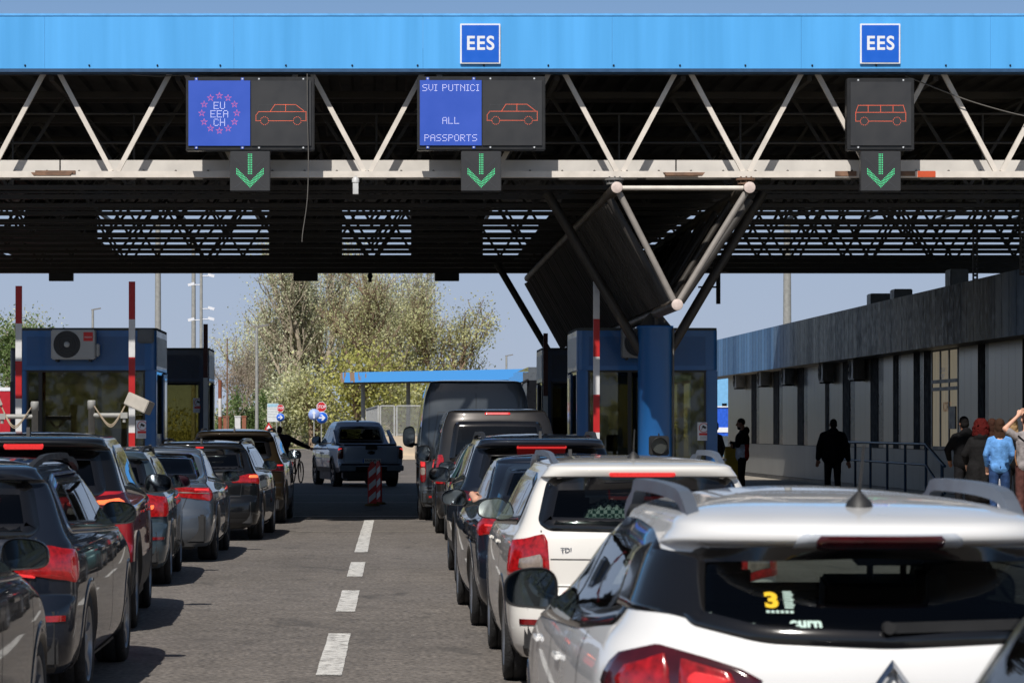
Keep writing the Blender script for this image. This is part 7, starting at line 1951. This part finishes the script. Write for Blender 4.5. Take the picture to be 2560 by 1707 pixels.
def leaves_at(V, F, c, n, spread, size, rnd):
    P0 = rnd.normal(0, 1, (n, 3)) * np.array(spread) + np.array(c)
    A = rnd.normal(0, 1, (n, 3)); A /= np.linalg.norm(A, axis=1, keepdims=True); B = rnd.normal(0, 1, (n, 3)); B -= A * np.sum(A * B, 1, keepdims=True); B /= np.linalg.norm(B, axis=1, keepdims=True)
    s = size * rnd.uniform(.6, 1.3, (n, 1)); A *= s; B *= s * .6
    base_ = sum(len(v) for v in V); Q = np.stack([P0 - A, P0 - B, P0 + A, P0 + B], 1).reshape(-1, 3); V.append(Q)
    F.append((np.arange(n * 4).reshape(n, 4) + base_))
def tree(loc, height, label, bark, leaf, spread=.45, trunk=.35, depth=5, nleaf=9, lsize=.16, seed=1, upright=.55, first=.25, lsp=.45, group="trees beyond the crossing", kids=(3, 3), name="broadleaf_tree"):
    rnd = np.random.default_rng(seed); t = thing(name, loc, label, "tree", group); b = MB(); V, F = [], []
    def grow(p, dv, ln, r, lv):
        nseg = 3; pts = [p]
        for k in range(nseg):
            dv = (dv + Vector(rnd.normal(0, .12, 3)) + Vector((0, 0, .05 * upright))).normalized(); pts.append(pts[-1] + dv * ln / nseg)
        for k in range(nseg): b.tube(pts[k], pts[k + 1], r * (1 - .25 * k / nseg), r * (1 - .25 * (k + 1) / nseg), n=7 if lv < 2 else 4, cap=False)
        if lv >= depth - 2: 
            for q in pts[1:]: leaves_at(V, F, tuple(q), nleaf, (lsp, lsp, lsp), lsize, rnd)
        if lv >= depth: return
        nk = int(rnd.integers(kids[0], kids[1] + 1))
        for k in range(nk):
            a = rnd.uniform(0, 2 * math.pi); tilt = spread * rnd.uniform(.5, 1.2); x = dv.orthogonal().normalized(); y = dv.cross(x)
            nd = (dv * math.cos(tilt) + (x * math.cos(a) + y * math.sin(a)) * math.sin(tilt)); nd = (nd + Vector((0, 0, upright * .35))).normalized()
            st = pts[-1] if k < 2 else pts[1 + k % 2]
            grow(st, nd, ln * rnd.uniform(.66, .86), r * .62, lv + 1)
    h0 = height * first; grow(Vector((0, 0, -.2)), Vector((0, 0, 1)), h0, trunk, 0)
    zt = max(v[2] for v in b.v); f = height / zt; b.v = [(v[0] * f, v[1] * f, v[2] * f) for v in b.v]
    b.build("trunk", bark, t)
    me = bpy.data.meshes.new("crown"); Vn = np.concatenate(V) * f; Fn = np.concatenate(F); me.from_pydata(Vn.tolist(), [], Fn.tolist()); me.materials.append(leaf); o = bpy.data.objects.new("crown", me); COL.objects.link(o); o.parent = t
    return t
def tp(px, d): return (PX(px, d), d, 0)
tree(tp(740, 270), 20.5, "tall pale green poplar left in the tree group above the pickup", M_bark, L_pale, .41, .36, 6, 3, 0.059, 11, .8, .14, .36)
tree(tp(835, 282), 21.0, "tallest grey green tree in the middle of the tree group", M_bark, L_pale, .39, .38, 6, 3, 0.059, 23, .85, .14, .36)
tree(tp(925, 262), 19.0, "dark stemmed tree with sparse olive leaves in the tree group", M_bark_d, L_olive, .41, .30, 6, 3, 0.056, 35, .7, .14, .35)
tree(tp(1000, 276), 19.0, "pale leaved tree behind the right end of the tree group", M_bark, L_pale, .38, .30, 6, 3, 0.063, 41, .85, .16, .35)
tree(tp(1125, 266), 15.6, "airy yellow green tree at the right end of the tree group", M_bark_d, L_olive, .46, .24, 6, 3, 0.066, 52, .5, .14, .34)
tree(tp(690, 285), 13.5, "bushy tree at the left foot of the tree group", M_bark, L_pale, .42, .24, 6, 3, 0.059, 58, .6, .14, .36)
tree(tp(585, 240), 9.6, "small nearly bare tree with pinkish buds right of the dark left booth", M_bark, L_pink, .40, .14, 6, 2, 0.050, 63, .7, .2, .3)
tree(tp(8, 240), 10.5, "green tree at the left edge behind the barrier boom", M_bark, L_green, .40, .24, 5, 10, 0.077, 71, .6, .18, .5)
tree(tp(85, 262), 12.4, "pale sparse tree above the left booth's left corner", M_bark, L_pale, .36, .24, 5, 7, 0.070, 77, .7, .18, .5)
tree(tp(900, 240), 7.4, "yellow green willow before the dark stemmed tree", M_bark_d, L_yel, .48, .14, 5, 4, 0.059, 83, .35, .13, .45)
tree(tp(1060, 250), 6.4, "yellow green shrub tree over the far blue canopy", M_bark_d, L_yel, .5, .14, 5, 4, 0.059, 87, .35, .13, .45)
tree(tp(780, 246), 6.6, "olive bush tree above the larger stop sign", M_bark_d, L_olive, .46, .14, 5, 4, 0.059, 91, .35, .13, .45)
tree(tp(985, 246), 6.0, "olive bush tree behind the far canopy's columns", M_bark_d, L_olive, .5, .13, 5, 4, 0.059, 95, .35, .13, .45)
tree(tp(775, 292), 18.5, "leafy poplar filling the gap behind the two left poplars", M_bark, L_pale, .40, .30, 6, 3, 0.060, 107, .75, .14, .36)
tree(tp(958, 290), 18.0, "grey stemmed poplar between the dark stemmed tree and its right neighbour", M_bark, L_olive, .42, .30, 6, 2, 0.060, 113, .7, .14, .36)
tree(tp(725, 250), 5.6, "low pale bush tree behind the two stop signs", M_bark, L_pale, .5, .12, 5, 4, 0.059, 97, .35, .13, .45)
def bush(loc, w, h, label, leaf, n, size, seed, name="bush"):
    rnd = np.random.default_rng(seed); V, F = [], []
    t = thing(name, loc, label, "bush", "bushes beyond the crossing")
    for k in range(26): leaves_at(V, F, (rnd.normal(0, w * .33), rnd.normal(0, w * .2), abs(rnd.normal(h * .42, h * .24))), n // 26, (w * .1, w * .1, h * .12), size, rnd)
    me = bpy.data.meshes.new("foliage"); me.from_pydata(np.concatenate(V).tolist(), [], np.concatenate(F).tolist()); me.materials.append(leaf); o = bpy.data.objects.new("foliage", me); COL.objects.link(o); o.parent = t
    b = MB()
    for k in range(7): b.tube((rnd.normal(0, .15), 0, 0), (rnd.normal(0, w * .25), rnd.normal(0, .3), h * .6), .04, .015, n=5)
    b.build("stem", M_bark_d, t)
bush(tp(620, 215), 3.4, 3.9, "round green bush right of the banded post", L_green, 5200, .11, 5)
bush(tp(560, 222), 2.6, 3.2, "green bush partly behind the dark left booth", L_green, 3500, .11, 6)
bush(tp(880, 230), 2.6, 2.4, "low yellow green bush above the pickup's cab", L_yel, 2400, .11, 8)
rnd = np.random.default_rng(99); V, F = [], []
for k in range(170):
    x = rnd.uniform(-16, 15); hh = rnd.uniform(2.2, 5.6); leaves_at(V, F, (x, rnd.uniform(290, 304), hh * rnd.uniform(.15, .8)), 130, (.8, .8, .9), .15, rnd)
me = bpy.data.meshes.new("undergrowth"); me.from_pydata(np.concatenate(V).tolist(), [], np.concatenate(F).tolist()); me.materials.append(L_brown); me.materials.append(L_olive)
me.polygons.foreach_set("material_index", [(i // 130) % 3 != 0 and (i // 390) % 2 for i in range(len(me.polygons))]); o = bpy.data.objects.new("undergrowth", me); COL.objects.link(o); tag(o, "brownish green undergrowth between the trunks of the tree group", "undergrowth", kind="stuff")
V, F = [], []
for k in range(260): leaves_at(V, F, (rnd.uniform(-60, 60), rnd.uniform(325, 350), rnd.uniform(.3, 3.2)), 60, (1.6, 1.2, .9), .22, rnd)
me = bpy.data.meshes.new("far_hedge"); me.from_pydata(np.concatenate(V).tolist(), [], np.concatenate(F).tolist()); me.materials.append(L_olive); o = bpy.data.objects.new("far_hedge", me); COL.objects.link(o); tag(o, "low distant hedge on the horizon behind the trees", "hedge", kind="stuff")
# wood behind the photographer, only ever seen mirrored in glass and paint
V, F = [], []
for k in range(520): leaves_at(V, F, (rnd.uniform(-70, 70), rnd.uniform(-75, -60), rnd.uniform(0, 1) ** 1.3 * 13 + .3), 34, (1.6, 1.4, 1.3), .5, rnd)
me = bpy.data.meshes.new("far_wood"); me.from_pydata(np.concatenate(V).tolist(), [], np.concatenate(F).tolist()); me.materials.append(L_olive); me.materials.append(L_brown)
me.polygons.foreach_set("material_index", [(i // 34) % 3 == 0 for i in range(len(me.polygons))]); o = bpy.data.objects.new("far_wood", me); COL.objects.link(o); tag(o, "olive brown wood mirrored in the booth windows", "wood", kind="stuff")
# lattice mast behind the trees
t = thing("lattice_mast", tp(1078, 300), "slim lattice mast rising behind the trees near the rear lane board", "mast"); b = MB(); hm = PZ(640, 300)
for x, y in ((-.35, 0), (.35, 0), (0, .5)): b.tube((x * 1.4, y, 0), (x, y, hm), .06, .05, n=6)
z = 0
while z < hm - 1: b.bar((-.4, 0, z), (.4, 0, z + .9), .06); b.bar((.4, 0, z), (-.4, 0, z + .9), .06); z += .9
b.build("lattice", M_grey_steel, t)
# oncoming car in the far lane, and wires of nothing else
sp = base('hatch', 4.1, 1.76, 1.5)
make_car("oncoming_car", sp, (PX(1034, 150) + .92, 153, 0), math.pi, "pale silver car facing the camera, half hidden by the tall van", None, P_silver)
